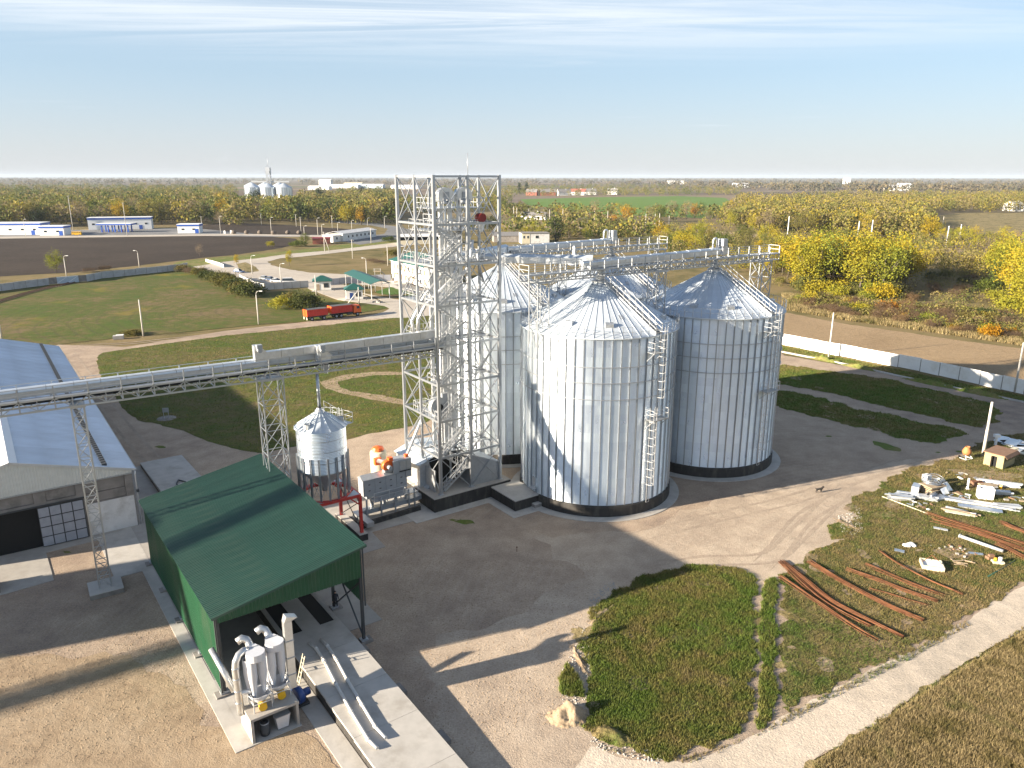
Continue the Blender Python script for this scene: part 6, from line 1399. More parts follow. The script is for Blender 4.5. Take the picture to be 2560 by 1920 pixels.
# the far silo group
fg = V(*G(690, 497)); fs_ = thing('far_silo_plant', 'x', 'silo plant', tuple(fg), 0); bpy.data.objects.remove(fs_)
for row, (xs, y, rr_) in enumerate((((712, 672, 634), 500, 12.5), ((700, 664, 630), 492, 12.5))):
    for i, x in enumerate(xs):
        q = G(x, y); t = thing('far_silo', ('right', 'middle', 'left')[i] + (' silo of the nearer row' if row == 0 else ' silo of the rear row') + ' in the distant silo plant on the horizon', 'grain silo', tuple(q), 0, 'silos of the distant plant')
        part('wall', MB().lathe([(rr_, 0), (rr_, 19)], n=40), M['zinc_wall'], t); part('roof', MB().lathe([(rr_ + .5, 19), (1.0, 25.5), (0, 25.6)], n=40, smooth=False), M['zinc_roof'], t)
        st_ = MB()
        for k in range(20): a_ = 2 * math.pi * k / 20; st_.box(tuple(pol(rr_ + .2, a_, 9.5)), (.4, .5, 19), a_)
        part('stiffener', st_, M['zinc'], t)
q = G(676, 497); t = thing('far_elevator_tower', 'dark elevator tower rising above the distant silo plant', 'tower', tuple(q))
for sx_ in (-3, 3):
    for sy_ in (-3, 3): member(t, 'leg', (sx_, sy_, 0), (sx_, sy_, 44), 1.0, M['zinc_dark'])
for k in range(11): z = k * 4; part('brace', MB().bar((-3, -3, z), (3, -3, z + 4), .6).bar((3, -3, z), (3, 3, z + 4), .6).b2((-3, -3, z), (3, 3, z + .4)), M['zinc_dark'], t)
part('head_house', MB().b2((-3.5, -3.5, 40), (3.5, 3.5, 50)), M['zinc_dark'], t); part('antenna', MB().tube([(0, 0, 50), (0, 0, 66)], .25, 6), M['zinc_dark'], t)
q = G(640, 497); t = thing('far_gallery', 'long pale gallery over the distant silos', 'conveyor gallery', tuple(q)); part('bridge', MB().b2((-5, -1.5, 26), (58, 1.5, 28.5)), M['zinc'], t); part('rail', MB().b2((-5, -1.6, 29.6), (58, -1.5, 29.9)), M['zinc_new'], t)
# siding track
t = thing('railway_track', 'curved dark railway siding running to the pale blue gate', 'railway track', (0, 0, 0))
tp = gp((-60, 775), (0, 755), (60, 737), (120, 721), (171, 711), (190, 705)); t0_ = tp[0]
for p, q in zip(tp[:-1], tp[1:]):
    u = (q - p) / np.linalg.norm(q - p); n_ = V(-u[1], u[0], 0)
    for s in (-.76, .76): part('rail', MB().bar(p + n_ * s + ZX * .3, q + n_ * s + ZX * .3, .16, .18), M['rust'], t)
    k = int(np.linalg.norm(q - p) / 1.2); sl_ = MB()
    for i in range(k): c = p + (q - p) * (i + .5) / k; sl_.bar(c - n_ * 1.3 + ZX * .14, c + n_ * 1.3 + ZX * .14, .28, .2)
    part('sleeper', sl_, M['bark'], t)
# ------------------------------------------------------------------ hut, mixer, scrap
ht = thing('site_hut', 'small yellow hut with a rusty flat roof and dark doorway', 'hut', tuple(G(2505, 1173)), 0)
hA, hB = G(2458, 1160) - G(2505, 1173), G(2540, 1146) - G(2505, 1173)
ux = -hA / np.linalg.norm(hA); uy = hB / np.linalg.norm(hB); La, Lb = np.linalg.norm(hA), np.linalg.norm(hB); La = 2.3; Lb = 3.5
ht.location = tuple(G(2458, 1160)); ht.rotation_euler = (0, 0, math.atan2(ux[1], ux[0]))
HZ = 1.78
part('front_wall', MB().b2((0, 0, 0), (.95, .1, HZ)).b2((1.52, 0, 0), (La, .1, HZ)).b2((.95, 0, 1.5), (1.52, .1, HZ)), M['hut_yellow'], ht)
part('side_wall', MB().b2((0, .1, 0), (.1, Lb, HZ)), M['hut_yellow'], ht)
part('side_wall', MB().b2((La - .1, .1, 0), (La, Lb, .9)).b2((La - .1, .1, 1.42), (La, Lb, HZ)), M['hut_yellow'], ht)
for k in range(7): member(ht, 'window_bar', (La - .05, .2 + k * .52, .9), (La - .05, .2 + k * .52, 1.42), .16, M['hut_yellow'])
part('back_wall', MB().b2((0, Lb - .1, 0), (La, Lb, HZ)), M['hut_yellow'], ht); part('doorway', MB().b2((.95, .2, 0), (1.52, .22, 1.5)), M['black'], ht); part('door_leaf', MB().b2((.89, -.4, .05), (.94, .0, 1.48)), M['wood'], ht)
part('roof', MB().slab([(-.15, -.2, HZ + .1), (La + .1, -.2, HZ + .1), (La + .1, Lb + .1, HZ + .1), (-.15, Lb + .1, HZ + .1)], .1).slab([(La + .1, -.2, HZ + .1), (La + .45, -.2, HZ - .2), (La + .45, Lb + .1, HZ - .2), (La + .1, Lb + .1, HZ + .1)], .06), M['rust_sheet'], ht)
mx = thing('cement_mixer', 'old orange cement mixer on a white frame in the grass beside the hut', 'cement mixer', tuple(G(2415, 1146)), R(20))
part('drum', MB().lathe([(0, 0), (.42, .1), (.58, .45), (.5, .75), (.28, 1.15), (.3, 1.2)], (0, 0, .5), 14), M['mixer'], mx); part('frame', MB().bar((-.6, -.5, .1), (.6, -.5, .1), .09).bar((-.6, .5, .1), (.6, .5, .1), .09).bar((-.6, -.5, .1), (-.2, 0, .8), .08).bar((.6, -.5, .1), (.2, 0, .8), .08).bar((-.6, -.5, .1), (-.6, .5, .1), .08).bar((.6, -.5, .1), (.6, .5, .1), .08), M['white'], mx)
for x in (-.6, .6): part('wheel', MB().tube([(x, .45, .2), (x, .55, .2)], .2, 10), M['rubber'], mx)
pw_ = thing('white_pedestal', 'small white T-shaped post behind the yellow hut', 'post', tuple(G(2489, 1112)))
part('post', MB().box((0, 0, .6), (.25, .25, 1.2)), M['white'], pw_); part('cap', MB().box((0, 0, 1.4), (.75, .5, .4)), M['white'], pw_)
rs = random.Random(5)
def stack(name, label, cat, x, y, n, L, w, t, rz, mat, rows=3, spread=.04, group=None, pn='profile', jit=.08):
    o = thing(name, label, cat, tuple(G(x, y)), rz, group)
    for k in range(n):
        r_, c_ = k // rows, k % rows; l = L * rs.uniform(.8, 1.0)
        part(pn, MB().box((rs.uniform(-.25, .25), (c_ - (rows - 1) / 2) * w * 1.08 + rs.uniform(-jit, jit), .05 + t * (r_ + .5) * 1.05), (l, w, t), rs.uniform(-spread, spread)), M[mat if k % 4 else ('white_steel' if mat != 'rust' else 'rust')], o)
    return o
ra = R(-22)
stack('profile_stack', 'pile of pale zinc profiles at the left end of the scrap', 'scrap pile', 2248, 1246, 22, 2.6, .2, .12, R(-15), 'zinc_new', 6, .22)
stack('profile_stack', 'long pale zinc profiles lying in front of the scrap heap', 'scrap pile', 2292, 1243, 14, 4.4, .22, .12, R(-24), 'zinc_new', 5, .05)
stack('sheet_stack', 'pale sheets stacked flat at the near end of the scrap heap', 'scrap pile', 2342, 1248, 8, 2.2, .5, .07, R(20), 'sheet_blue', 2, .1, pn='metal_sheet')
stack('pipe_stack', 'row of long white pipes lying in the grass right of the scrap heap', 'pipe stack', 2440, 1258, 8, 8.0, .2, .12, R(-26), 'white_steel', 6, .02, pn='pipe')
stack('sheet_stack', 'wide pale blue sheets lying in the grass beside the white pipes', 'sheet stack', 2450, 1272, 3, 4.6, .9, .06, R(-26), 'sheet_blue', 1, .04, pn='metal_sheet')
stack('board_stack', 'brown weathered boards and planks lying beside the dark sheet bundle', 'board pile', 2402, 1283, 9, 3.4, .28, .1, R(-35), 'wood', 3, .2, pn='board')
stack('profile_stack', 'short pale profiles behind the white square box', 'scrap pile', 2500, 1234, 9, 2.6, .25, .14, R(-15), 'sheet_blue', 4, .1)
stack('profile_stack', 'white profiles bundled at the right edge of the scrap yard', 'scrap pile', 2518, 1266, 9, 2.8, .22, .12, R(-12), 'white_steel', 5, .06)
stack('sheet_stack', 'scattered pale blue sheets lying behind the yellow hut', 'sheet stack', 2520, 1104, 7, 3.2, 1.3, .06, R(25), 'sheet_blue', 2, .4, pn='metal_sheet', jit=.5)
stack('sheet_stack', 'pale grey sheets beside the hut at the frame edge', 'sheet stack', 2560, 1118, 6, 3.0, 1.3, .06, R(-10), 'sheet_blue', 2, .5, pn='metal_sheet', jit=.5)
stack('board_stack', 'pale boards and crates right of the hut', 'board pile', 2550, 1130, 7, 2.0, .6, .12, R(30), 'cream', 3, .5, pn='board', jit=.3)
stack('board_stack', 'row of pale stones and boards in front of the hut', 'board pile', 2500, 1216, 9, 4.6, .3, .14, R(-16), 'white', 2, .1, pn='board')
hp_ = thing('scrap_heap', 'large heap of wire coils, pallets and bent sheet in the middle of the scrap yard', 'scrap heap', tuple(G(2330, 1228)), R(25))
for k in range(5): part('pallet', MB().box((rs.uniform(-.1, .1), rs.uniform(-.1, .1), .1 + k * .2), (2.4, 1.8, .1), rs.uniform(-.1, .1)), M['wood'], hp_)
for k in range(7):
    r_ = .9 + .1 * k; part('wire_coil', MB().tube([(r_ * math.cos(u), r_ * .7 * math.sin(u) , 1.15 + .08 * k + .2 * math.sin(2 * u + k)) for u in np.linspace(0, 2 * math.pi, 20)], .035, 6, False), M['zinc_dark'], hp_)
for p_, s_, a_ in (((1.7, -.5, .6), (1.5, .9, .9), .4), ((1.5, .6, .9), (.9, .6, 1.0), 1.1), ((.6, -1.2, .5), (1.0, .6, .8), .2)):
    part('bent_sheet', MB().add([(p_[0] - s_[0] / 2, p_[1] - s_[1] / 2, 0), (p_[0] + s_[0] / 2, p_[1] - s_[1] / 2, .1), (p_[0] + s_[0] / 2, p_[1] + s_[1] / 2, s_[2]), (p_[0] - s_[0] / 2, p_[1] + s_[1] / 2, s_[2] * .8), (p_[0], p_[1], s_[2] * 1.25)], [(0, 1, 4), (1, 2, 4), (2, 3, 4), (3, 0, 4), (3, 2, 1, 0)]), M['sheet_blue'], hp_)
part('white_crate', MB().box((.9, 1.5, 1.1), (.8, .7, .7)), M['white'], hp_); part('bent_sheet', MB().box((-1.9, .7, .5), (1.5, .8, .8), .5), M['zinc_new'], hp_)
def open_box(name, label, cat, x, y, w, d, h, rz, mat, tk=.08, fill=None):
    o = thing(name, label, cat, tuple(G(x, y)), rz)
    for p, q in (((0, 0, 0), (w, tk, h)), ((0, d - tk, 0), (w, d, h)), ((0, tk, 0), (tk, d - tk, h)), ((w - tk, tk, 0), (w, d - tk, h))): part('side_board', MB().b2(p, q), M[mat], o)
    part('bottom', MB().b2((tk, tk, .02), (w - tk, d - tk, fill or .08)), M[mat if not fill else 'white'], o); return o
open_box('white_box', 'large white square open box standing in the scrap yard', 'box', 2447, 1247, 1.55, 1.0, 1.35, R(-14), 'white')
tb = open_box('mortar_tray', 'low white-edged mortar tray lying in the grass near the rebar', 'tray', 2306, 1423, 1.9, 1.6, .45, R(-18), 'cream', .1, .3)
part('steel_hoop', MB().bar((.1, .8, .45), (1.0, 1.4, .95), .05).bar((1.8, .8, .45), (1.0, 1.4, .95), .05), M['rust'], tb)
pf_ = thing('white_pipe', 'thick white pipe lying in the grass right of the mortar tray', 'pipe', tuple(G(2452, 1362)), 0)
pq = G(2506, 1383) - G(2396, 1344); part('pipe', MB().tube([-pq * .5 + ZX * .2, pq * .5 + ZX * .2], .17, 10), M['white_steel'], pf_); part('pipe_end', MB().tube([-pq * .5 + ZX * .2, -pq * .46 + ZX * .2], .24, 10), M['machine'], pf_)
cr_ = thing('crate', 'low wooden crate with yellow and white containers at the pipe end', 'crate', tuple(G(2495, 1407)), R(-10))
part('box', MB().box((0, 0, .12), (1.0, .6, .24)), M['cream'], cr_); part('yellow_can', MB().tube([(-.25, 0, .24), (-.25, 0, .55)], .14, 10), M['yellow'], cr_); part('white_can', MB().tube([(.2, .05, .24), (.2, .05, .6)], .17, 10), M['white'], cr_)
part('brick_pile', MB().box((-.4, .8, .15), (.7, .5, .3), .4).box((-.3, .8, .4), (.5, .3, .2), .2), M['rust_sheet'], cr_)
for lb_, x, y, rz, w, d, mt in (('pale blue-grey board lying flat left of the mortar tray', 2249, 1378, R(-30), .9, .55, 'sheet_blue'), ('bluish board lying in the weeds right of the mortar tray', 2440, 1385, R(-15), 1.3, .4, 'sheet_blue'), ('pale long panel lying in the grass below the long pipe', 2352, 1323, R(-30), 1.35, .42, 'white_steel')):
    o = thing('loose_board', lb_, 'board', tuple(G(x, y)), rz); part('board', MB().box((0, 0, .1), (w, d, .06)), M[mt], o); part('batten', MB().box((0, 0, .04), (w * .8, .08, .06)), M['wood'], o)
rgp = thing('rag_heap', 'crumpled white sacks lying left of the rubble', 'sacks', tuple(G(2268, 1362)), 0)
for k in range(6): part('sack', MB().lathe([(0, 0), (.3, .02), (.28, .14), (.12, .22), (0, .2)], (rs.uniform(-.6, .6), rs.uniform(-.35, .35), .02), 7), M['white'], rgp)
rbh = thing('rubble_heap', 'brown heap of rubble and dry stalks behind the mortar tray', 'rubble', tuple(G(2400, 1378)), 0)
for k in range(28): s_ = rs.uniform(.08, .28); part('stone', MB().box((rs.gauss(0, 1.0), rs.gauss(0, .8), s_ * .4), (s_, s_ * .8, s_ * .7), rs.uniform(0, 3)), M['concrete' if k % 3 else 'rust_sheet'], rbh)
brd = thing('broken_planks', 'broken brown planks right of the mortar tray', 'planks', tuple(G(2410, 1408)), 0)
for k in range(7): part('plank', MB().box((rs.uniform(-.7, .7), rs.uniform(-.5, .5), .08 + .02 * k), (rs.uniform(.8, 1.4), .12, .05), rs.uniform(-1.2, .2)), M['wood'], brd)
gl_ = part('green_hose', MB().tube([G(2470, 1442) + ZX * .06, G(2500, 1425) + ZX * .06, G(2538, 1402) + ZX * .06], .05, 6), M['teal_roof']); tag(gl_, 'thin green hose on the grass below the crate', 'hose')
sk = thing('white_stake', 'short white post standing between the scrap heap and the white box', 'post', tuple(G(2419, 1222))); part('post', MB().box((0, 0, .7), (.16, .16, 1.4)), M['white'], sk); part('foot', MB().box((0, 0, .05), (.4, .3, .1)), M['white'], sk)
bkt = thing('yellow_bucket', 'yellow bucket by the white boards in front of the hut', 'bucket', tuple(G(2500, 1222))); part('body', MB().lathe([(0, 0), (.2, 0), (.27, .5), (.24, .5)], n=12), M['yellow'], bkt); part('rim', MB().lathe([(.28, .48), (.28, .53), (.24, .53)], n=12), M['white'], bkt)
ubx = thing('orange_crate', 'rusty orange crate lying beside the white stake', 'crate', tuple(G(2442, 1215)), R(-10)); part('body', MB().box((0, 0, .3), (1.2, .8, .6)), M['rust_sheet'], ubx); part('lid', MB().box((0, 0, .62), (1.25, .85, .05)), M['rust'], ubx)
for lb_, x, y, n_, sp_ in (('litter of pale scraps and offcuts between the scrap heap and the white box', 2395, 1240, 16, 1.6), ('litter of small scraps in front of the yellow hut', 2440, 1195, 14, 2.2), ('litter of scraps at the right end of the scrap yard', 2545, 1250, 14, 1.6), ('litter of offcuts along the long pale profiles', 2300, 1262, 12, 1.8)):
    o = thing('scrap_litter', lb_, 'scrap', tuple(G(x, y)), rs.uniform(0, 3))
    for k in range(n_): part('offcut', MB().box((rs.gauss(0, sp_ * .6), rs.gauss(0, sp_ * .4), .08), (rs.uniform(.15, .9), rs.uniform(.08, .3), rs.uniform(.04, .2)), rs.uniform(0, 3)), M[rs.choice(('wood', 'zinc', 'sheet_blue', 'concrete', 'white', 'rust_sheet', 'zinc_dark'))], o)
stack('board_stack', 'stacked wooden pallets and boards behind the white square box', 'board pile', 2470, 1222, 8, 1.6, .5, .14, R(10), 'wood', 2, .08, pn='board')
stack('profile_stack', 'jumbled short pale profiles at the foot of the scrap heap', 'scrap pile', 2325, 1240, 16, 1.7, .18, .12, R(30), 'zinc', 5, .5, jit=.2)
# ------------------------------------------------------------------ rebar bundles
def z8(*pp): return [(1360 + x / 1.843, 1380 + y / 1.843) for x, y in pp]
def rebar(label, pts, n, w0, w1, r=.02, mat='rust'):
    P_ = [G(x, y) for x, y in pts]; o = thing('rebar_bundle', label, 'rebar bundle', tuple(P_[0]), 0, 'rusty rebar bundles on the grass')
    # smooth the centre line
    t_ = np.linspace(0, len(P_) - 1, 14); A_ = np.array(P_); cl_ = np.stack([np.interp(t_, np.arange(len(P_)), A_[:, i]) for i in range(3)], 1)
    for _ in range(2): cl_[1:-1] = (cl_[:-2] + 2 * cl_[1:-1] + cl_[2:]) / 4
    cl_ = cl_ - P_[0]; d = cl_[-1] - cl_[0]; d /= np.linalg.norm(d); nn = V(-d[1], d[0], 0)
    for k in range(n):
        u = rs.uniform(-1, 1); zz = rs.uniform(.03, .26) * (1 - abs(u) * .5); v = rs.uniform(-1, 1); st_ = rs.choice((0, 0, 0, 1, 2)); en = rs.choice((14, 14, 14, 13, 12))
        part('rod', MB().tube([cl_[i] + nn * ((w0 * u) * (1 - i / 13) + (w1 * u) * (i / 13)) + nn * .04 * math.sin(i * .8 + v * 4) + ZX * (zz + .03) for i in range(st_, en)], r, 5), M[mat], o)
    return o
rebar('thickest rebar bundle sweeping in a curve, second from the left', z8((1095, 45), (1200, 125), (1300, 215), (1450, 295), (1660, 395)), 40, .42, .2)
rebar('rebar bundle crossing under the thickest one and ending short', z8((1090, 45), (1160, 120), (1260, 215), (1380, 285), (1505, 345)), 18, .36, .16)
rebar('leftmost thin rebar bundle with pale flecks beside the footpath', z8((1088, 115), (1200, 190), (1330, 280), (1430, 350), (1540, 412)), 15, .28, .16)
rebar('rebar bundle in the middle with a pale flecked edge', z8((1220, 45), (1330, 112), (1480, 195), (1600, 258), (1750, 318)), 22, .34, .2)
rebar('slim rebar bundle right of the middle one', z8((1395, 80), (1520, 125), (1650, 175), (1815, 232)), 12, .25, .16)
rebar('rebar bundle ending beside the dark weeds on the right', z8((1480, 60), (1600, 110), (1720, 162), (1850, 206)), 12, .3, .15)
rebar('rightmost rebar bundle fanning to a point by the road', z8((1540, 0), (1640, 65), (1760, 130), (1930, 200)), 10, .45, .1)
rebar('faint loose rods half hidden in the grass between two bundles', z8((1500, 170), (1620, 205), (1770, 250)), 5, .2, .15)
for lb_, pts in (('long brown steel bars running from the scrap yard to the right frame edge', ((2314, 1284), (2400, 1312), (2480, 1337), (2600, 1375))), ('second row of brown steel bars at the right frame edge', ((2330, 1300), (2440, 1330), (2560, 1375), (2640, 1400))), ('brown steel bars fanning out near the right frame edge', ((2500, 1305), (2530, 1318), (2560, 1330), (2620, 1352))), ('brown steel bars above the white pipe', ((2490, 1360), (2520, 1372), (2560, 1394), (2620, 1420)))):
    rebar(lb_, pts, 16, .5, .5, .025)
lp = part('long_pole', MB().tube([G(2206, 1242) + ZX * .08, G(2320, 1285) + ZX * .08], .07, 6), M['cream']); tag(lp, 'long pale thin pole lying in front of the scrap heap', 'pole')
# ------------------------------------------------------------------ yard odds and ends
bx_ = thing('concrete_trough', 'small white concrete block lying by the road at the meadow edge', 'concrete block', tuple(G(297, 848)), R(20)); part('block', MB().box((0, 0, .4), (2.2, 1.4, .8)), M['concrete_lt'], bx_); part('lid', MB().box((.3, .2, .85), (1.6, 1.1, .1)), M['white'], bx_)
sb = thing('sign_board', 'small grey sign board on two legs standing in the shaded grass', 'sign board', tuple(G(417, 1047)), R(10)); part('board', MB().box((0, 0, 1.35), (.9, .08, .7)), M['machine'], sb)
for x in (-.35, .35): member(sb, 'leg', (x, 0, 0), (x, 0, 1.1), .07, M['zinc'])
part('base_plate', MB().lathe([(1.4, 0), (1.4, .06), (0, .06)], n=16), M['concrete_old'], sb)
vt = thing('iron_stake', 'thin iron stake standing in the shaded gravel', 'stake', tuple(G(1293, 1379))); part('stake', MB().box((0, 0, .25), (.06, .06, .5)), M['rust'], vt); part('head', MB().box((0, 0, .5), (.14, .1, .08)), M['rust'], vt)
sdl = thing('signal_box', 'small pale signal cabinet beside the railway mast', 'cabinet', tuple(G(2150, 603)), 0); part('cabinet', MB().box((0, 0, 2.4), (1.4, 1, 1.4)), M['cream'], sdl); part('leg', MB().box((0, 0, .85), (.3, .3, 1.7)), M['cream'], sdl)
# dirt mound and rubble kerbs beside the front grass patch
def mound(name, label, cat, x, y, rx, ry, h, rz, mat, seed, n=44):
    mb = MB(); vs = []; fs = []
    for i in range(n + 1):
        for j in range(n + 1):
            u, v = i / n * 2 - 1, j / n * 2 - 1; r2 = min(1.0, math.hypot(u, v))
            hh = h * (math.cos(r2 * math.pi) * .5 + .5) * (1 + .9 * mnoise.noise(Vector((u * rx * 1.1, v * ry * 1.1, seed)))) + .10 * mnoise.noise(Vector((u * rx * 2.6, v * ry * 2.6, seed))) + .1 * mnoise.noise(Vector((u * rx * 6, v * ry * 6, seed)))
            vs.append((u * rx, v * ry, max(-.05, hh - .14 * r2 if r2 < 1 else -.05)))
    fs = [(i * (n + 1) + j, (i + 1) * (n + 1) + j, (i + 1) * (n + 1) + j + 1, i * (n + 1) + j + 1) for i in range(n) for j in range(n)]
    o = part(name, mb.add(vs, fs, True), M[mat], None, loc=tuple(G(x, y)), rz=rz); tag(o, label, cat); return o
mound('earth_mound', 'heap of pale sandy earth at the corner of the front grass patch', 'earth mound', 1420, 1790, 2.0, 1.5, .8, R(20), 'soil', 3)
mound('earth_mound', 'low pale rubble bank along the left edge of the front grass patch', 'earth mound', 1452, 1650, .7, 4.2, .14, R(14), 'soil', 8)
mound('earth_mound', 'low pale rubble bank at the upper left corner of the front grass patch', 'earth mound', 1505, 1535, .9, 4.0, .13, R(-38), 'soil', 12)
mound('grass_mound', 'overgrown grassy bank in the lower left corner of the front grass patch', 'grass mound', 1530, 1838, 3.0, 1.2, .32, R(-30), 'grass_worn', 5)
for i, (x, y, rx) in enumerate(((2060, 905, 6), (2150, 925, 5), (2330, 965, 7), (2450, 990, 6))): mound('grass_mound', ('grassy bump at the foot of the white fence, leftmost', 'grassy bump at the foot of the white fence near the left pole', 'grassy bump at the foot of the white fence in the middle', 'grassy bump at the foot of the white fence near its right end')[i], 'grass mound', x, y - 6, rx, 1.3, .7, R(-52), 'grass', 20 + i)
mound('soil_mound', 'pale rubble bank between the yard and the overgrown scrap field', 'earth mound', 2120, 1310, 1.2, 3.0, .14, R(30), 'soil', 15)
# loose stones: what nobody could count
def stones(name, polys, n, s0, s1, mat, seed, z=.02):
    r_ = np.random.default_rng(seed); pts = scatter(polys, n, r_); vs = []; fs = []
    for x, y in pts:
        s_ = r_.uniform(s0, s1); a_ = r_.uniform(0, 6.28); o = len(vs); k = 5
        for j in range(k): t_ = a_ + j * 1.2566; rr_ = s_ * r_.uniform(.7, 1.1); vs.append((x + rr_ * math.cos(t_), y + rr_ * math.sin(t_), z - .01))
        vs.append((x, y, z + s_ * r_.uniform(.6, 1.0)))
        fs += [(o + j, o + (j + 1) % k, o + 5) for j in range(k)]
    me = bpy.data.meshes.new(name); me.from_pydata(vs, [], fs); me.materials.append(M[mat]); o = link(name, me); o['kind'] = 'stuff'; return o
def inside(P_, poly):
    x, y = P_[:, 0], P_[:, 1]; c = np.zeros(len(P_), bool); n = len(poly)
    for i in range(n):
        x0, y0 = poly[i]; x1, y1 = poly[(i + 1) % n]
        m_ = ((y0 > y) != (y1 > y)) & (x < (x1 - x0) * (y - y0) / (y1 - y0 + 1e-12) + x0); c ^= m_
    return c
def scatter(polys, n, r_):
    out = []
    areas = [abs(sum(p[i][0] * p[(i + 1) % len(p)][1] - p[(i + 1) % len(p)][0] * p[i][1] for i in range(len(p)))) for p in polys]; tot = sum(areas)
    for p, a_ in zip(polys, areas):
        p = np.array(p); lo, hi = p.min(0), p.max(0); need = int(n * a_ / tot); got = np.zeros((0, 2))
        while len(got) < need:
            q = r_.uniform(lo, hi, (max(64, need * 3), 2)); got = np.vstack([got, q[inside(q, p)]])
        out.append(got[:need])
    return np.vstack(out)
stones('gravel_stones', [wpoly([(1000, 1400), (1500, 1400), (1450, 1560), (1400, 1800), (1150, 1900), (950, 1600)]), wpoly([(0, 1500), (300, 1420), (560, 1860), (0, 1920)])], 5200, .02, .06, 'soil', 1)
stones('rubble_stones', [wpoly([(1470, 1500), (1530, 1450), (1545, 1470), (1480, 1545)]), wpoly([(1400, 1690), (1460, 1570), (1480, 1600), (1465, 1800), (1420, 1830)]), wpoly([(2095, 1290), (2150, 1270), (2160, 1330), (2110, 1345)]), wpoly([(1480, 1840), (1700, 1895), (1640, 1910), (1480, 1870)])], 900, .03, .11, 'concrete', 2)
# ------------------------------------------------------------------ dog and person
dg_ = thing('dog', 'small black dog standing on the sunlit gravel right of the silos', 'dog', tuple(G(2048, 1231)), R(12))
def skinned(name, verts, edges, radii, mat, par, sub=1):
    me = bpy.data.meshes.new(name); me.from_pydata([tuple(v) for v in verts], edges, []); o = link(name, me, par); me.materials.append(mat)
    m_ = o.modifiers.new('skin', 'SKIN'); m_.use_smooth_shade = True
    for i, r_ in enumerate(radii): me.skin_vertices[0].data[i].radius = (r_, r_)
    me.skin_vertices[0].data[0].use_root = True
    s_ = o.modifiers.new('sub', 'SUBSURF'); s_.levels = sub; s_.render_levels = sub; return o
vv = [(-.28, 0, .46), (0, 0, .47), (.26, 0, .5), (.42, 0, .62), (.5, 0, .7), (.66, 0, .66), (-.45, 0, .56), (-.58, 0, .66),
      (-.3, .09, .3), (-.36, .09, .18), (-.31, .09, .02), (-.3, -.09, .3), (-.36, -.09, .18), (-.31, -.09, .02), (.26, .08, .28), (.27, .08, .02), (.26, -.08, .28), (.27, -.08, .02), (.47, .07, .8), (.47, -.07, .8)]
ee = [(0, 1), (1, 2), (2, 3), (3, 4), (4, 5), (0, 6), (6, 7), (0, 8), (8, 9), (9, 10), (0, 11), (11, 12), (12, 13), (2, 14), (14, 15), (2, 16), (16, 17), (4, 18), (4, 19)]
rr2 = [.12, .115, .14, .09, .09, .045, .04, .025, .06, .03, .03, .06, .03, .03, .05, .028, .05, .028, .03, .03]
skinned('body', vv, ee, rr2, M['fur'], dg_); part('collar', MB().tube([(.36, 0, .55), (.4, 0, .6)], .1, 10), M['red_dull'], dg_)
ps = thing('person', 'person in dark clothes standing in the shade under the green shed', 'person', tuple(G(841, 1524)), R(-60))
body = [(0, 0, .95), (0, 0, 1.15), (.01, 0, 1.38), (.02, 0, 1.5), (.03, 0, 1.62), (.03, 0, 1.74), (0, .1, .9), (.02, .11, .5), (0, .12, .08), (.14, .13, .03), (0, -.1, .9), (-.03, -.11, .5), (-.05, -.12, .08), (.09, -.13, .03),
        (.0, .19, 1.42), (-.02, .25, 1.15), (.08, .27, .92), (.0, -.19, 1.42), (-.02, -.25, 1.15), (.08, -.27, .92)]
be = [(0, 1), (1, 2), (2, 3), (3, 4), (4, 5), (0, 6), (6, 7), (7, 8), (8, 9), (0, 10), (10, 11), (11, 12), (12, 13), (2, 14), (14, 15), (15, 16), (2, 17), (17, 18), (18, 19)]
br_ = [.15, .14, .16, .06, .1, .085, .1, .07, .05, .04, .1, .07, .05, .04, .065, .05, .035, .065, .05, .035]
skinned('body', body, be, br_, M['cloth'], ps); part('face', MB().lathe([(0, -.1), (.07, -.05), (.085, .02), (.06, .09), (0, .11)], (.075, 0, 1.66), 12), M['skin'], ps)
for s in (-1, 1):
    hm_ = MB().box((.09, s * .275, .87), (.05, .03, .1))
    for k in range(4): hm_.tube([(.075 + k * .015, s * .275, .83), (.08 + k * .015, s * .275, .76 + abs(k - 1.4) * .01)], .008, 5)
    hm_.tube([(.115, s * .27, .88), (.135, s * .265, .82)], .009, 5); part('hand', hm_, M['skin'], ps)
part('hair', MB().lathe([(.105, 0), (.1, .06), (.06, .1), (0, .115)], (.02, 0, 1.7), 12), M['black'], ps)
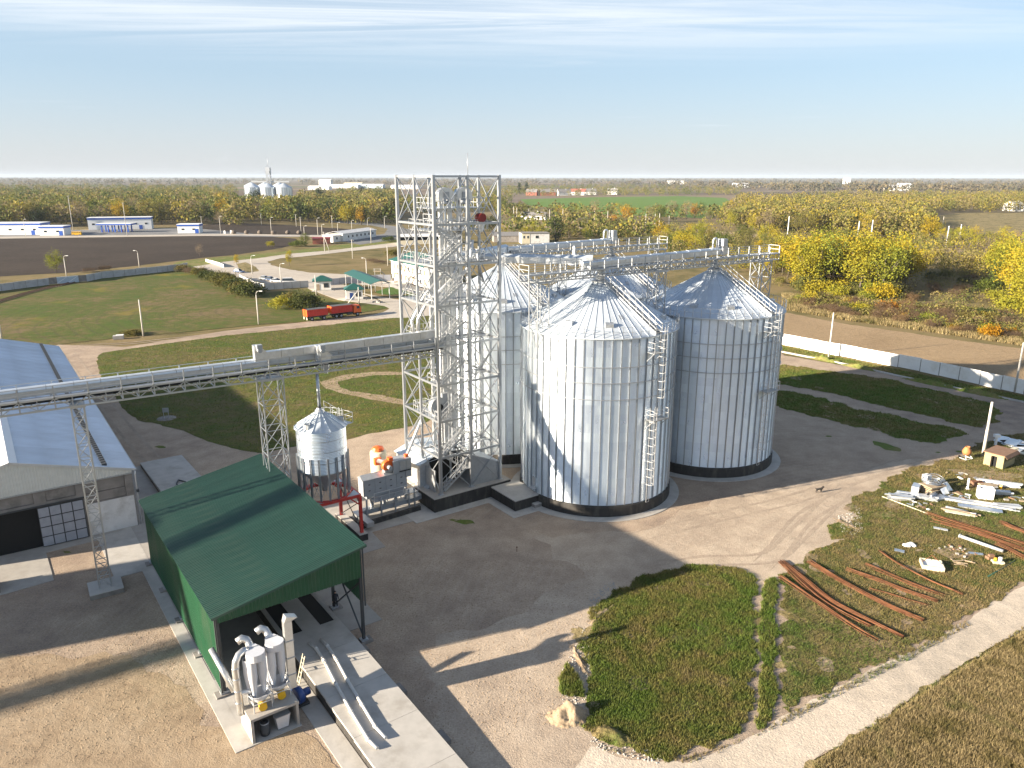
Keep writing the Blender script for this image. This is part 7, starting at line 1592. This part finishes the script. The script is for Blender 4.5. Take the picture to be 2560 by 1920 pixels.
# ------------------------------------------------------------------ vegetation
def leafmat(name, stops, attr=False, sc=.35, trans=.32):
    m, nt, b = newmat(name); out = [n for n in nt.nodes if n.type == 'OUTPUT_MATERIAL'][0]
    if attr:
        a_ = nt.nodes.new('ShaderNodeAttribute'); a_.attribute_name = 'tint'; base = a_.outputs['Fac']
    else:
        base = nt.nodes.new('ShaderNodeObjectInfo').outputs['Random']
    geo = nt.nodes.new('ShaderNodeNewGeometry')
    n = noise(nt, coord(nt, True), sc, 3, .6)
    f = math2(nt, 'ADD', math2(nt, 'MULTIPLY', base, .62), math2(nt, 'MULTIPLY', math2(nt, 'ADD', math2(nt, 'MULTIPLY', n, .8), math2(nt, 'MULTIPLY', geo.outputs['Random Per Island'], .3)), .42))
    col = ramp(nt, f, stops)
    nt.links.new(col, b.inputs['Base Color']); b.inputs['Roughness'].default_value = .75; b.inputs['Specular IOR Level'].default_value = .2
    tr_ = nt.nodes.new('ShaderNodeBsdfTranslucent'); nt.links.new(col, tr_.inputs[0]); mx_ = nt.nodes.new('ShaderNodeMixShader'); mx_.inputs[0].default_value = trans
    nt.links.new(b.outputs[0], mx_.inputs[1]); nt.links.new(tr_.outputs[0], mx_.inputs[2]); nt.links.new(mx_.outputs[0], out.inputs[0]); return m
LF = {'yellow': leafmat('golden_leaves', [(.1, (.34, .21, .014)), (.35, (.38, .285, .018)), (.6, (.30, .27, .024)), (.85, (.17, .195, .024))]),
      'olive': leafmat('olive_leaves', [(.1, (.20, .15, .03)), (.4, (.16, .145, .035)), (.65, (.115, .12, .03)), (.9, (.20, .17, .05))]),
      'green': leafmat('green_leaves', [(.1, (.045, .065, .014)), (.45, (.075, .10, .018)), (.75, (.10, .125, .02)), (.95, (.13, .13, .03))]),
      'dark': leafmat('dark_green_leaves', [(.1, (.022, .036, .014)), (.5, (.034, .05, .018)), (.9, (.05, .065, .022))]),
      'orange': leafmat('orange_leaves', [(.1, (.36, .13, .012)), (.5, (.40, .20, .012)), (.9, (.33, .24, .02))]),
      'bare': leafmat('bare_twigs', [(.1, (.20, .15, .10)), (.5, (.25, .19, .125)), (.9, (.29, .22, .14))]),
      'hedge': leafmat('hedge_leaves', [(.1, (.035, .055, .014)), (.4, (.06, .075, .018)), (.7, (.12, .11, .025)), (.95, (.17, .13, .04))], sc=.6),
      'brown': leafmat('brown_shrub_twigs', [(.1, (.10, .068, .045)), (.5, (.14, .095, .06)), (.9, (.20, .125, .06))])}
STUFF = leafmat('woodland_leaves', [(.08, (.04, .055, .018)), (.24, (.08, .105, .024)), (.38, (.135, .145, .035)), (.52, (.20, .18, .042)), (.64, (.20, .155, .08)), (.78, (.28, .235, .03)), (.94, (.36, .25, .025))], True, .12)
FAR = leafmat('far_woodland', [(.1, (.06, .065, .04)), (.4, (.11, .10, .06)), (.65, (.16, .125, .08)), (.9, (.22, .18, .07))], True, .03)
def quads(name, ctr, size, r_, mat, tint=None, asp=1.0, updir=0.0):
    n = len(ctr); d = r_.normal(size=(n, 3)); d /= np.linalg.norm(d, axis=1)[:, None]
    if updir: d = d * (1 - updir) + np.array([0, 0, 1.0]) * updir; d /= np.linalg.norm(d, axis=1)[:, None]
    e = r_.normal(size=(n, 3)); e -= d * (e * d).sum(1)[:, None]; e /= np.linalg.norm(e, axis=1)[:, None]
    s = np.broadcast_to(size, (n,))[:, None] * r_.uniform(.6, 1.3, (n, 1))
    u, v = d * s * .5, e * s * .5 * asp
    vs = np.stack([ctr - u, ctr + v, ctr + u * 1.0, ctr - v], 1).reshape(-1, 3)
    me = bpy.data.meshes.new(name); me.vertices.add(4 * n); me.vertices.foreach_set('co', vs.astype(np.float32).ravel())
    me.loops.add(4 * n); me.loops.foreach_set('vertex_index', np.arange(4 * n, dtype=np.int32)); me.polygons.add(n)
    me.polygons.foreach_set('loop_start', np.arange(0, 4 * n, 4, dtype=np.int32)); me.polygons.foreach_set('loop_total', np.full(n, 4, np.int32))
    me.update(calc_edges=True); me.materials.append(mat)
    if tint is not None:
        a_ = me.attributes.new('tint', 'FLOAT', 'POINT'); a_.data.foreach_set('value', np.repeat(np.broadcast_to(tint, (n,)), 4).astype(np.float32))
    return me
def crown_pts(r_, shape, nc, per):
    out = []
    for _ in range(nc):
        for __ in range(40):
            p = r_.uniform(-1, 1, 3)
            if .30 < np.linalg.norm(p) < 1: break
        if shape == 'broad': c = np.array([p[0] * .33, p[1] * .33, .60 + p[2] * .36]); s = r_.uniform(.045, .085)
        elif shape == 'upright': c = np.array([p[0] * .25, p[1] * .25, .56 + p[2] * .42]); s = r_.uniform(.04, .07)
        elif shape == 'tall': c = np.array([p[0] * .11, p[1] * .11, .53 + p[2] * .46]); s = r_.uniform(.03, .05)
        elif shape == 'open': c = np.array([p[0] * .36, p[1] * .36, .64 + p[2] * .34]); s = r_.uniform(.035, .06)
        else: c = np.array([p[0] * .75, p[1] * .75, .44 + abs(p[2]) * .42 - .1]); s = r_.uniform(.10, .17)
        k = int(per * r_.uniform(.6, 1.4)); out.append(c + r_.normal(size=(k, 3)) * s)
    P_ = np.vstack(out); P_[:, 2] = np.maximum(P_[:, 2], .02); return P_
def trunk_mesh(r_, shape):
    mb = MB(); top = .75 if shape != 'tall' else .95
    x, y = r_.uniform(-.03, .03, 2); mb.tube([(0, 0, -.01), (x * .4, y * .4, .25), (x, y, .5), (x * 1.5, y * 1.5, top)], [.020, .016, .011, .004], 6)
    for _ in range(7):
        a_, z = r_.uniform(0, 6.28), r_.uniform(.22, .5); l = r_.uniform(.15, .28)
        mb.tube([(x * z * 1.5, y * z * 1.5, z), (math.cos(a_) * l * .6, math.sin(a_) * l * .6, z + l * .6), (math.cos(a_) * l, math.sin(a_) * l, z + l * 1.25)], [.009, .006, .002], 5)
    return mb
PROTO = {}
def tree_proto(kind, shape, nvar, nc, per, leaf, asp=1.0, up=0.0):
    for v in range(nvar):
        r_ = np.random.default_rng(abs(hash_(kind + shape)) + v * 7); P_ = crown_pts(r_, shape, nc, per)
        PROTO.setdefault((kind, shape), []).append((trunk_mesh(r_, shape).mesh('trunk', M['bark']) if shape != 'bush' else None, quads('crown', P_, leaf, r_, LF[kind], None, asp, up)))
def hash_(s): return sum(ord(c) * (i + 3) for i, c in enumerate(s))
for k in ('yellow', 'olive', 'green'): tree_proto(k, 'broad', 3, 46, 46, .030); tree_proto(k, 'open', 3, 34, 26, .026)
tree_proto('orange', 'broad', 2, 40, 40, .032); tree_proto('dark', 'broad', 2, 46, 46, .034); tree_proto('dark', 'tall', 1, 40, 40, .03)
tree_proto('yellow', 'upright', 2, 40, 40, .03); tree_proto('olive', 'upright', 2, 36, 36, .028); tree_proto('bare', 'broad', 2, 50, 34, .07, .07, .35); tree_proto('bare', 'open', 2, 44, 34, .075, .06, .4)
tree_proto('hedge', 'bush', 3, 40, 60, .085); tree_proto('brown', 'bush', 3, 40, 50, .22, .05, .4); tree_proto('yellow', 'bush', 2, 34, 44, .08); tree_proto('green', 'bush', 2, 34, 44, .08); tree_proto('orange', 'bush', 1, 34, 40, .09); tree_proto('olive', 'bush', 2, 34, 44, .08)
rv = random.Random(11)
NTREE = 0
def tree(label, q, h, kind, shape, group=None, sx=1.0, name=None):
    global NTREE; NTREE += 1
    tm, cm_ = rv.choice(PROTO[(kind, shape)])
    bush = shape == 'bush'
    if bush:
        o = link(name or 'bush', cm_, None, (q[0], q[1], -.05), rv.uniform(0, 6.28)); tag(o, label, 'bush', group); o.scale = (h * sx, h * sx * rv.uniform(.85, 1.2), h); return o
    t = thing(name or 'tree', label, 'tree', (q[0], q[1], -.05), rv.uniform(0, 6.28), group); t.scale = (h * sx, h * sx * rv.uniform(.9, 1.1), h)
    link('trunk', tm, t); link('crown', cm_, t); return t
def inpx(poly, k):
    P_ = np.array(poly, float); lo, hi = P_.min(0), P_.max(0)
    while True:
        q = np.array([[rv.uniform(lo[0], hi[0]), rv.uniform(lo[1], hi[1])]])
        if inside(q, P_)[0]: return q[0]
def grove(labels, group, poly, n, mix, h0, h1, gap=3.0, sx=1.0):
    xs_ = [p[0] for p in poly]; ys_ = [p[1] for p in poly]; X0, X1, Y0, Y1 = min(xs_), max(xs_), min(ys_), max(ys_)
    def where(x, y, h):
        i = min(4, max(0, int(5 * (x - X0) / (X1 - X0)))); j = min(2, int(3 * (y - Y0) / (Y1 - Y0 + 1e-6))); k = min(2, int(3 * (h - h0) / (h1 - h0 + 1e-6)))
        return ('low ', '', 'tall ')[k], ', ' + ('far left', 'left', 'middle', 'right', 'far right')[i] + (' rear', '', ' front')[j]
    """n separate trees spread over a patch of ground (patch given by its outline in the photograph)"""
    put = []; tries = 0
    while len(put) < n and tries < n * 40:
        tries += 1; x, y = inpx(poly, 0); q = G(x, y)
        if any(math.hypot(q[0] - p[0], q[1] - p[1]) < gap for p in put): continue
        put.append(q); kind, shape = rv.choices([m_[0] for m_ in mix], [m_[1] for m_ in mix])[0]
        h = rv.uniform(h0, h1); a_, b_ = where(x, y, h); tree(a_ + labels[kind] + b_, q, h, kind, shape, group, sx * rv.uniform(.9, 1.2))
def lbs(where): return {'yellow': 'golden autumn tree ' + where, 'olive': 'olive half-bare tree ' + where, 'green': 'green-leaved tree ' + where, 'orange': 'orange autumn tree ' + where, 'dark': 'dark green tree ' + where, 'bare': 'bare grey tree ' + where, 'hedge': 'green shrub ' + where, 'brown': 'brown leafless shrub ' + where}
Yb, Yo, Yu, Ob, Oo, Ou, Gb, Go, Db, Rb, Bb, Bo = ('yellow', 'broad'), ('yellow', 'open'), ('yellow', 'upright'), ('olive', 'broad'), ('olive', 'open'), ('olive', 'upright'), ('green', 'broad'), ('green', 'open'), ('dark', 'broad'), ('orange', 'broad'), ('bare', 'broad'), ('bare', 'open')
grove(lbs('in the golden grove past the stubble'), 'golden grove beyond the stubble field', [(1985, 722), (2060, 735), (2150, 742), (2235, 744), (2262, 720), (2240, 688), (2010, 684)], 34, [(Yb, 6), (Yo, 1), (Ob, 1)], 14, 18.5, 2.8, 1.1)
grove(lbs('at the foot of the golden grove'), 'undergrowth of the golden grove', [(1985, 730), (2060, 744), (2150, 752), (2240, 752), (2240, 735), (2010, 715)], 20, [(('yellow', 'bush'), 3), (('olive', 'bush'), 2), (('hedge', 'bush'), 1)], 3, 6, 3)
grove(lbs('at the left end of the golden grove'), 'trees left of the golden grove', [(1880, 690), (1955, 700), (2000, 690), (1990, 660), (1880, 655)], 16, [(Yo, 3), (Yb, 2), (Ob, 2), (Oo, 2)], 10, 14, 4)
grove(lbs('in the grove at the right frame edge'), 'grove at the right frame edge', [(2470, 742), (2560, 790), (2680, 800), (2680, 700), (2500, 690), (2470, 710)], 20, [(Yb, 6), (Gb, 1)], 13, 17.5, 2.8, 1.1)
grove(lbs('at the foot of the right-edge grove'), 'undergrowth of the right-edge grove', [(2450, 745), (2560, 798), (2660, 808), (2660, 760), (2480, 720)], 14, [(('yellow', 'bush'), 3), (('green', 'bush'), 2), (('hedge', 'bush'), 1)], 3, 6, 3)
grove(lbs('above the grove at the right frame edge'), 'trees behind the right-edge grove', [(2460, 690), (2560, 690), (2680, 690), (2680, 640), (2500, 640)], 8, [(Rb, 1), (Yb, 3), (Ob, 2)], 10, 14, 4)
grove(lbs('between the silos and the golden grove'), 'trees beyond the right silo', [(1880, 640), (1960, 668), (1975, 640), (1960, 620), (1880, 612)], 6, [(Gb, 3), (Oo, 2), (Yb, 1)], 9, 13, 4)
grove(lbs('behind the conveyors of the silos'), 'trees behind the silo conveyors', [(1600, 645), (1760, 650), (1880, 640), (1890, 600), (1640, 592)], 20, [(Yb, 3), (Ob, 2), (Gb, 2), (Yo, 2)], 8, 13.5, 4)
grove(lbs('on the slope behind the flat-roofed house'), 'trees on the slope behind the silos', [(1250, 596), (1330, 600), (1500, 612), (1640, 610), (1640, 576), (1250, 572)], 30, [(Yo, 4), (Oo, 4), (Ob, 3), (Gb, 1)], 6, 10.5, 5)
grove(lbs('in the row before the green field'), 'row of trees before the green field', [(1240, 550), (1500, 553), (1700, 560), (1830, 556), (1830, 540), (1600, 536), (1240, 536)], 32, [(Oo, 5), (Bo, 3), (Yo, 3), (Ob, 2), (Rb, .6), (Gb, 1)], 9, 17, 6)
grove(lbs('in the forest edge along the railway'), 'forest edge along the railway', [(1800, 574), (1980, 588), (2200, 597), (2330, 606), (2330, 575), (2100, 560), (1800, 548)], 32, [(Yb, 3), (Ob, 5), (Oo, 3), (Bb, 3), (Yo, 2), (Gb, 1)], 11, 16, 5)
grove(lbs('along the lower edge of the brown field'), 'trees below the brown field', [(2330, 622), (2450, 640), (2560, 655), (2560, 628), (2440, 606), (2340, 600)], 20, [(Yo, 4), (Yb, 2), (Oo, 2), (Bo, 1), (Yu, 1)], 9, 14, 4)
grove(lbs('in the wood behind the filling station'), 'front of the wood behind the filling station', [(-60, 574), (200, 566), (440, 562), (600, 566), (600, 548), (300, 546), (-60, 548)], 42, [(Bb, 6), (Ob, 4), (Bo, 3), (Db, 1.5), (Yb, 1.2), (Rb, .5), (Gb, .8)], 11, 20, 6)
grove(lbs('in the row above the ploughed field'), 'tree row above the second ploughed field', [(600, 557), (700, 556), (850, 562), (985, 566), (985, 545), (800, 540), (600, 540)], 27, [(Db, 5), (Gb, 4), (Ob, 3), (Yb, 2.4), (Rb, .8), (Bb, 1)], 12, 19, 5)
grove(lbs('far behind the tower and rear silos'), 'trees seen through the tower', [(1000, 588), (1230, 592), (1240, 560), (1000, 556)], 9, [(Ob, 2), (Gb, 2), (Db, 1), (Yo, 2)], 7, 13, 5)
grove(lbs('in the scrub beyond the stubble'), 'shrubs beyond the stubble field', [(1965, 764), (2110, 790), (2260, 812), (2440, 838), (2560, 850), (2640, 830), (2560, 800), (2400, 775), (2200, 760), (1990, 742)], 110, [(('brown', 'bush'), 7), (('orange', 'bush'), .8), (('hedge', 'bush'), 2), (('yellow', 'bush'), 1)], 1.4, 3.4, 2.0)
grove(lbs('on the grassy slope below the railway'), 'shrubs below the railway', [(1880, 720), (2000, 735), (2250, 755), (2450, 740), (2450, 640), (2300, 625), (2000, 605), (1880, 690)], 70, [(('brown', 'bush'), 5), (('olive', 'bush'), 3), (('hedge', 'bush'), 1)], 2, 3.6, 4)
single = [('small rounded golden tree in front of the grey fence at the ploughed field', 143, 684, 8.6, 'yellow', 'broad', 1.05), ('slim bare sapling in the lower part of the ploughed field', 500, 642, 6.0, 'bare', 'broad', .9), ('slim golden poplar on the island of dry grass by the loop road', 724, 665, 7.0, 'yellow', 'upright', .75), ('small golden tree by the road bend behind the hedge', 592, 662, 4.6, 'yellow', 'upright', .9),
          ('narrow dark conifer on the slope behind the rear conveyor', 1390, 604, 13.5, 'dark', 'tall', 1.9), ('bright golden-green tree right of the rear conveyor end', 1705, 640, 12.5, 'yellow', 'broad', 1.1), ('dark bushy tree between the two ploughed fields and the brick shed', 764, 612, 6.5, 'green', 'broad', 1.3), ('left dark poplar on the far village skyline', 1298, 484, 24, 'dark', 'tall', 1.3), ('right dark poplar on the far village skyline', 1316, 484, 27, 'dark', 'tall', 1.2),
          ('dark conifer rising in front of the far industrial halls', 802, 506, 22, 'dark', 'tall', 2), ('second dark conifer rising before the far industrial halls', 906, 500, 20, 'dark', 'tall', 2), ('dark tree half covering the far silo plant at its left', 638, 522, 22, 'dark', 'broad', 1.1), ('orange tree left of the far silo plant', 560, 528, 21, 'orange', 'broad', 1.1), ('bright orange tree on the tree row before the ploughed field', 903, 563, 15, 'orange', 'broad', .75), ('large golden tree standing out in the tree row', 870, 560, 15, 'yellow', 'broad', 1.2), ('bright orange tree behind the railway poles', 1568, 556, 15, 'orange', 'broad', 1.2), ('low orange bushy tree by the railway poles', 1532, 560, 8, 'orange', 'broad', 1.3)]
for lb_, x, y, h, kind, shape, sx in single: tree(lb_, G(x, y), h, kind, shape, None, sx)
hed = [(458, 680, 2.6, 'hedge'), (478, 686, 2.9, 'brown'), (498, 692, 3.1, 'hedge'), (520, 699, 3.3, 'hedge'), (540, 705, 3.4, 'hedge'), (556, 712, 3.6, 'hedge'), (575, 719, 3.8, 'hedge'), (590, 727, 3.9, 'hedge'), (607, 735, 4.0, 'hedge'), (622, 742, 4.4, 'hedge'), (510, 688, 2.8, 'brown'), (560, 702, 3.2, 'hedge')]
ORD = ('first', 'second', 'third', 'fourth', 'fifth', 'sixth', 'seventh', 'eighth', 'ninth', 'last')
for i, (x, y, h, kd) in enumerate(hed): tree(ORD[i] + ' shrub from the fence end of the long hedge at the meadow edge' if i < 10 else ('brown shrub behind the left half of the long meadow hedge' if i == 10 else 'green shrub behind the middle of the long meadow hedge'), G(x, y), h * 1.15, kd, 'bush', 'shrubs of the long meadow hedge', 1.15, 'hedge_shrub')
for lb_, x, y, h, kd, sx in (('large dark round bush beside the red trailer', 762, 772, 5.0, 'hedge', 1.15), ('yellow-green bush left of the large round bush', 708, 772, 3.8, 'yellow', 1.2), ('green bush between the two round bushes', 733, 766, 4.4, 'hedge', 1.0), ('dark low shrub in the ploughed field corner by the grey fence', 225, 682, 2.4, 'brown', 1.6), ('second dark low shrub along the ploughed field edge', 262, 678, 2.3, 'brown', 1.6), ('low shrub pile at the road by the meadow pole', 330, 838, 1.5, 'hedge', 1.9), ('shrub at the brick shed', 752, 617, 4.0, 'green', 1.3), ('slim bush in the dry verge below the ploughed field', 677, 617, 3.2, 'yellow', .7), ('small shrub on the far verge left of the brick shed', 735, 616, 2.6, 'green', 1.4),
                              ('round bush at the right end of the long pale building', 971, 604, 3.4, 'green', 1.5), ('brown-green bush beside the office building', 985, 640, 3.6, 'hedge', 1.3), ('dry shrub row left of the office building', 930, 655, 1.8, 'brown', 2.0), ('dry shrub nearer the office building', 952, 660, 1.9, 'brown', 1.9)):
    tree(lb_, G(x, y), h, kd, 'bush', None, sx)
# woods that read as one mass
def woods(name, polys, n, h0, h1, q, leaf, seed, mat=STUFF, rad=.42, tlo=0, thi=1, px=True, tp=1.0):
    r_ = np.random.default_rng(seed); P_ = []
    for poly, k in zip(polys, n):
        A_ = np.array(poly, float); lo, hi = A_.min(0), A_.max(0); got = np.zeros((0, 2))
        while len(got) < k:
            c = r_.uniform(lo, hi, (k * 3, 2)); got = np.vstack([got, c[inside(c, A_)]])
        P_ += [G(x, y)[:2] for x, y in got[:k]]
    ctr, sz, tn = [], [], []
    for p in P_:
        h = r_.uniform(h0, h1); d = r_.normal(size=(q, 3)); d /= np.linalg.norm(d, axis=1)[:, None]; rr_ = r_.uniform(.45, 1, (q, 1)) ** .6
        c = d * rr_ * np.array([h * rad, h * rad, h * .46]) + np.array([p[0], p[1], h * .52]); c[:, 2] = np.maximum(c[:, 2], .3)
        ctr.append(c); sz.append(np.full(q, leaf * h)); tn.append(np.full(q, tlo + (thi - tlo) * r_.uniform(0, 1) ** tp))
    o = link(name, quads('crowns', np.vstack(ctr), np.concatenate(sz), r_, mat, np.concatenate(tn))); o['kind'] = 'stuff'; return o
woods('woodland', [[(-250, 566), (-250, 474), (300, 470), (590, 474), (600, 545), (300, 552)], [(760, 545), (990, 550), (1000, 486), (880, 486), (790, 492), (745, 510)], [(590, 548), (760, 548), (760, 524), (590, 524)], [(-60, 574), (200, 566), (440, 562), (600, 566), (600, 548), (-60, 548)], [(600, 556), (985, 563), (985, 545), (600, 540)]], [1700, 380, 130, 130, 90], 12, 20, 110, .095, 21, thi=.85, tp=1.25)
woods('forest', [[(1800, 560), (1850, 506), (2100, 492), (2560, 490), (2760, 494), (2760, 528), (2330, 533), (2290, 588), (1900, 580)], [(1800, 570), (2330, 603), (2330, 575), (1800, 548)]], [1200, 150], 12, 17, 130, .085, 23, thi=1.0, tlo=.24)
woods('village_trees', [[(1090, 500), (1290, 492), (1840, 489), (1860, 468), (1600, 464), (1090, 470)], [(990, 535), (1240, 530), (1290, 500), (1090, 502), (1000, 505)], [(1240, 550), (1830, 556), (1830, 540), (1240, 536)], [(1250, 596), (1640, 610), (1640, 576), (1250, 572)]], [800, 260, 70, 80], 8, 15, 60, .12, 25, thi=.8)
woods('distant_woods', [[(-300, 466), (-300, 452), (1000, 452), (2860, 453), (2860, 490), (1900, 478), (1500, 464), (700, 462)], [(-300, 452), (-300, 446.5), (2860, 446.5), (2860, 453)]], [1700, 1300], 14, 22, 24, .26, 27, FAR, .7)

woods('thicket', [[(1640, 640), (1890, 690), (2010, 680), (2230, 665), (2460, 700), (2560, 690), (2560, 640), (2300, 606), (1900, 592), (1640, 582)]], [300], 4, 9.5, 150, .075, 33, rad=.5, tlo=.2, thi=1.0)
woods('scrub_bushes', [[(1880, 716), (2000, 735), (2250, 756), (2600, 800), (2600, 650), (2300, 620), (2000, 600), (1880, 650)], [(1250, 600), (1640, 612), (1900, 640), (1900, 600), (1640, 570), (1250, 560)], [(1965, 762), (2110, 788), (2260, 810), (2440, 836), (2600, 850), (2640, 830), (2560, 800), (2400, 775), (2200, 760), (1990, 742)]], [420, 320, 260], 1.2, 3.6, 60, .12, 31, rad=.62, tlo=.1, thi=.85)
# grass blades, weeds and stalks: what nobody could count
def tufts(name, polys, n, h0, h1, w, mat, seed, blades=3, z=.02, lean=.5):
    r_ = np.random.default_rng(seed); pts = scatter(polys, n, r_); k = len(pts) * blades
    b = np.repeat(pts, blades, 0) + r_.normal(size=(k, 2)) * .07; a_ = r_.uniform(0, 6.28, k); h = r_.uniform(h0, h1, k); ww = w * r_.uniform(.7, 1.4, k); ln = h * r_.uniform(.1, lean, k); la = r_.uniform(0, 6.28, k)
    ux, uy = np.cos(a_) * ww / 2, np.sin(a_) * ww / 2
    A_ = np.stack([b[:, 0] - ux, b[:, 1] - uy, np.full(k, z)], 1); B_ = np.stack([b[:, 0] + ux, b[:, 1] + uy, np.full(k, z)], 1); C_ = np.stack([b[:, 0] + np.cos(la) * ln, b[:, 1] + np.sin(la) * ln, z + h], 1)
    vs = np.stack([A_, B_, C_], 1).reshape(-1, 3); me = bpy.data.meshes.new(name)
    me.vertices.add(3 * k); me.vertices.foreach_set('co', vs.astype(np.float32).ravel()); me.loops.add(3 * k); me.loops.foreach_set('vertex_index', np.arange(3 * k, dtype=np.int32))
    me.polygons.add(k); me.polygons.foreach_set('loop_start', np.arange(0, 3 * k, 3, dtype=np.int32)); me.polygons.foreach_set('loop_total', np.full(k, 3, np.int32)); me.update(calc_edges=True)
    me.materials.append(mat); o = link(name, me); o['kind'] = 'stuff'; return o
BL = {}
for nm, st_ in (('grass', [(.34, (.26, .20, .095)), (.44, (.20, .18, .055)), (.53, (.135, .17, .036)), (.64, (.095, .165, .024))]), ('worn', [(.36, (.26, .195, .10)), (.45, (.21, .165, .065)), (.53, (.145, .14, .045)), (.62, (.085, .13, .024))]), ('dry', [(.39, (.10, .095, .032)), (.46, (.22, .175, .072)), (.54, (.36, .28, .145)), (.62, (.16, .155, .05))])):
    BL[nm] = leafmat(nm + '_blades', [(0, (1, 1, 1))], False, .5, .3)
    m = BL[nm]; nt = m.node_tree; b = [x for x in nt.nodes if x.type == 'BSDF_PRINCIPLED'][0]; tr_ = [x for x in nt.nodes if x.type == 'BSDF_TRANSLUCENT'][0]
    co = coord(nt, True); f = math2(nt, 'ADD', math2(nt, 'MULTIPLY', noise(nt, co, .06, 6, .6, .4), .5), math2(nt, 'MULTIPLY', noise(nt, co, .5, 6, .65), .5)); c = ramp(nt, f, st_)
    c = mixc(nt, 1.0, c, ramp(nt, nt.nodes.new('ShaderNodeNewGeometry').outputs['Random Per Island'], [(0, .55), (1, 1.35)]), 'MULTIPLY')
    nt.links.new(c, b.inputs['Base Color']); nt.links.new(c, tr_.inputs[0])
BL['straw'] = simple('straw_stalks', (.50, .39, .26), .9, 0, .3, .5, True)
def rg(pts, jag, step, seed): return ragged([tuple(G(x, y)[:2]) for x, y in pts], jag, step, seed)
tufts('grass_blades', [rg(PATCH_FRONT, .9, .35, 27), rg(PATCH_STRIP, .35, .3, 29)], 42000, .06, .26, .055, BL['grass'], 1)
tufts('grass_blades', [rg(PATCH_REBAR, .9, .45, 31), rg(PATCH_SMALL, .5, .5, 33)], 52000, .05, .2, .05, BL['worn'], 2)
tufts('grass_blades', [rg(LAWN_RIGHT, 1.2, .6, 19), rg(LAWN_RIGHT2, 1.3, .6, 21), rg(VERGE, .4, .8, 25)], 30000, .06, .24, .09, BL['grass'], 3)
tufts('grass_blades', [rg(WEEDS, .4, .4, 37)], 900, .1, .45, .06, BL['grass'], 5)
tufts('dry_grass_stalks', [[tuple(G(x, y)[:2]) for x, y in ((2035, 1915), (2174, 1828), (2300, 1745), (2560, 1584), (2700, 1520), (2700, 1990), (2000, 1990))]], 46000, .08, .42, .05, BL['dry'], 6, 3, .02, .9)
tufts('weed_stalks', [[tuple(G(x, y)[:2]) for x, y in ((1955, 772), (2109, 800), (2258, 820), (2437, 846), (2600, 870), (2700, 850), (2560, 800), (2200, 755), (1955, 735))]], 24000, .3, 1.1, .16, BL['dry'], 7)
tufts('meadow_blades', [rg(LAWN_MID, .4, 1, 15)], 26000, .05, .2, .09, BL['grass'], 9)
tufts('sparse_weeds', [wpoly([(1480, 1870), (1720, 1892), (1900, 1838), (1960, 1790), (2290, 1622), (2412, 1550), (2430, 1560), (2300, 1635), (1970, 1805), (1720, 1910)]), wpoly([(2040, 1900), (2300, 1728), (2560, 1566), (2560, 1580), (2300, 1750), (2040, 1925)])], 1100, .06, .24, .05, BL['worn'], 10)

# ------------------------------------------------------------------ air
hz = part('haze', MB().b2((-30100, -420, -1.2), (30100, 24100, 72)), None); hz['kind'] = 'stuff'
hm = bpy.data.materials.new('haze'); hm.use_nodes = True; nt = hm.node_tree; nt.nodes.clear()
ho = nt.nodes.new('ShaderNodeOutputMaterial'); hv = nt.nodes.new('ShaderNodeVolumePrincipled'); hv.inputs['Color'].default_value = (.62, .72, .86, 1); hv.inputs['Density'].default_value = .00005; hv.inputs['Anisotropy'].default_value = .0
nt.links.new(hv.outputs[0], ho.inputs['Volume']); hz.data.materials.append(hm)
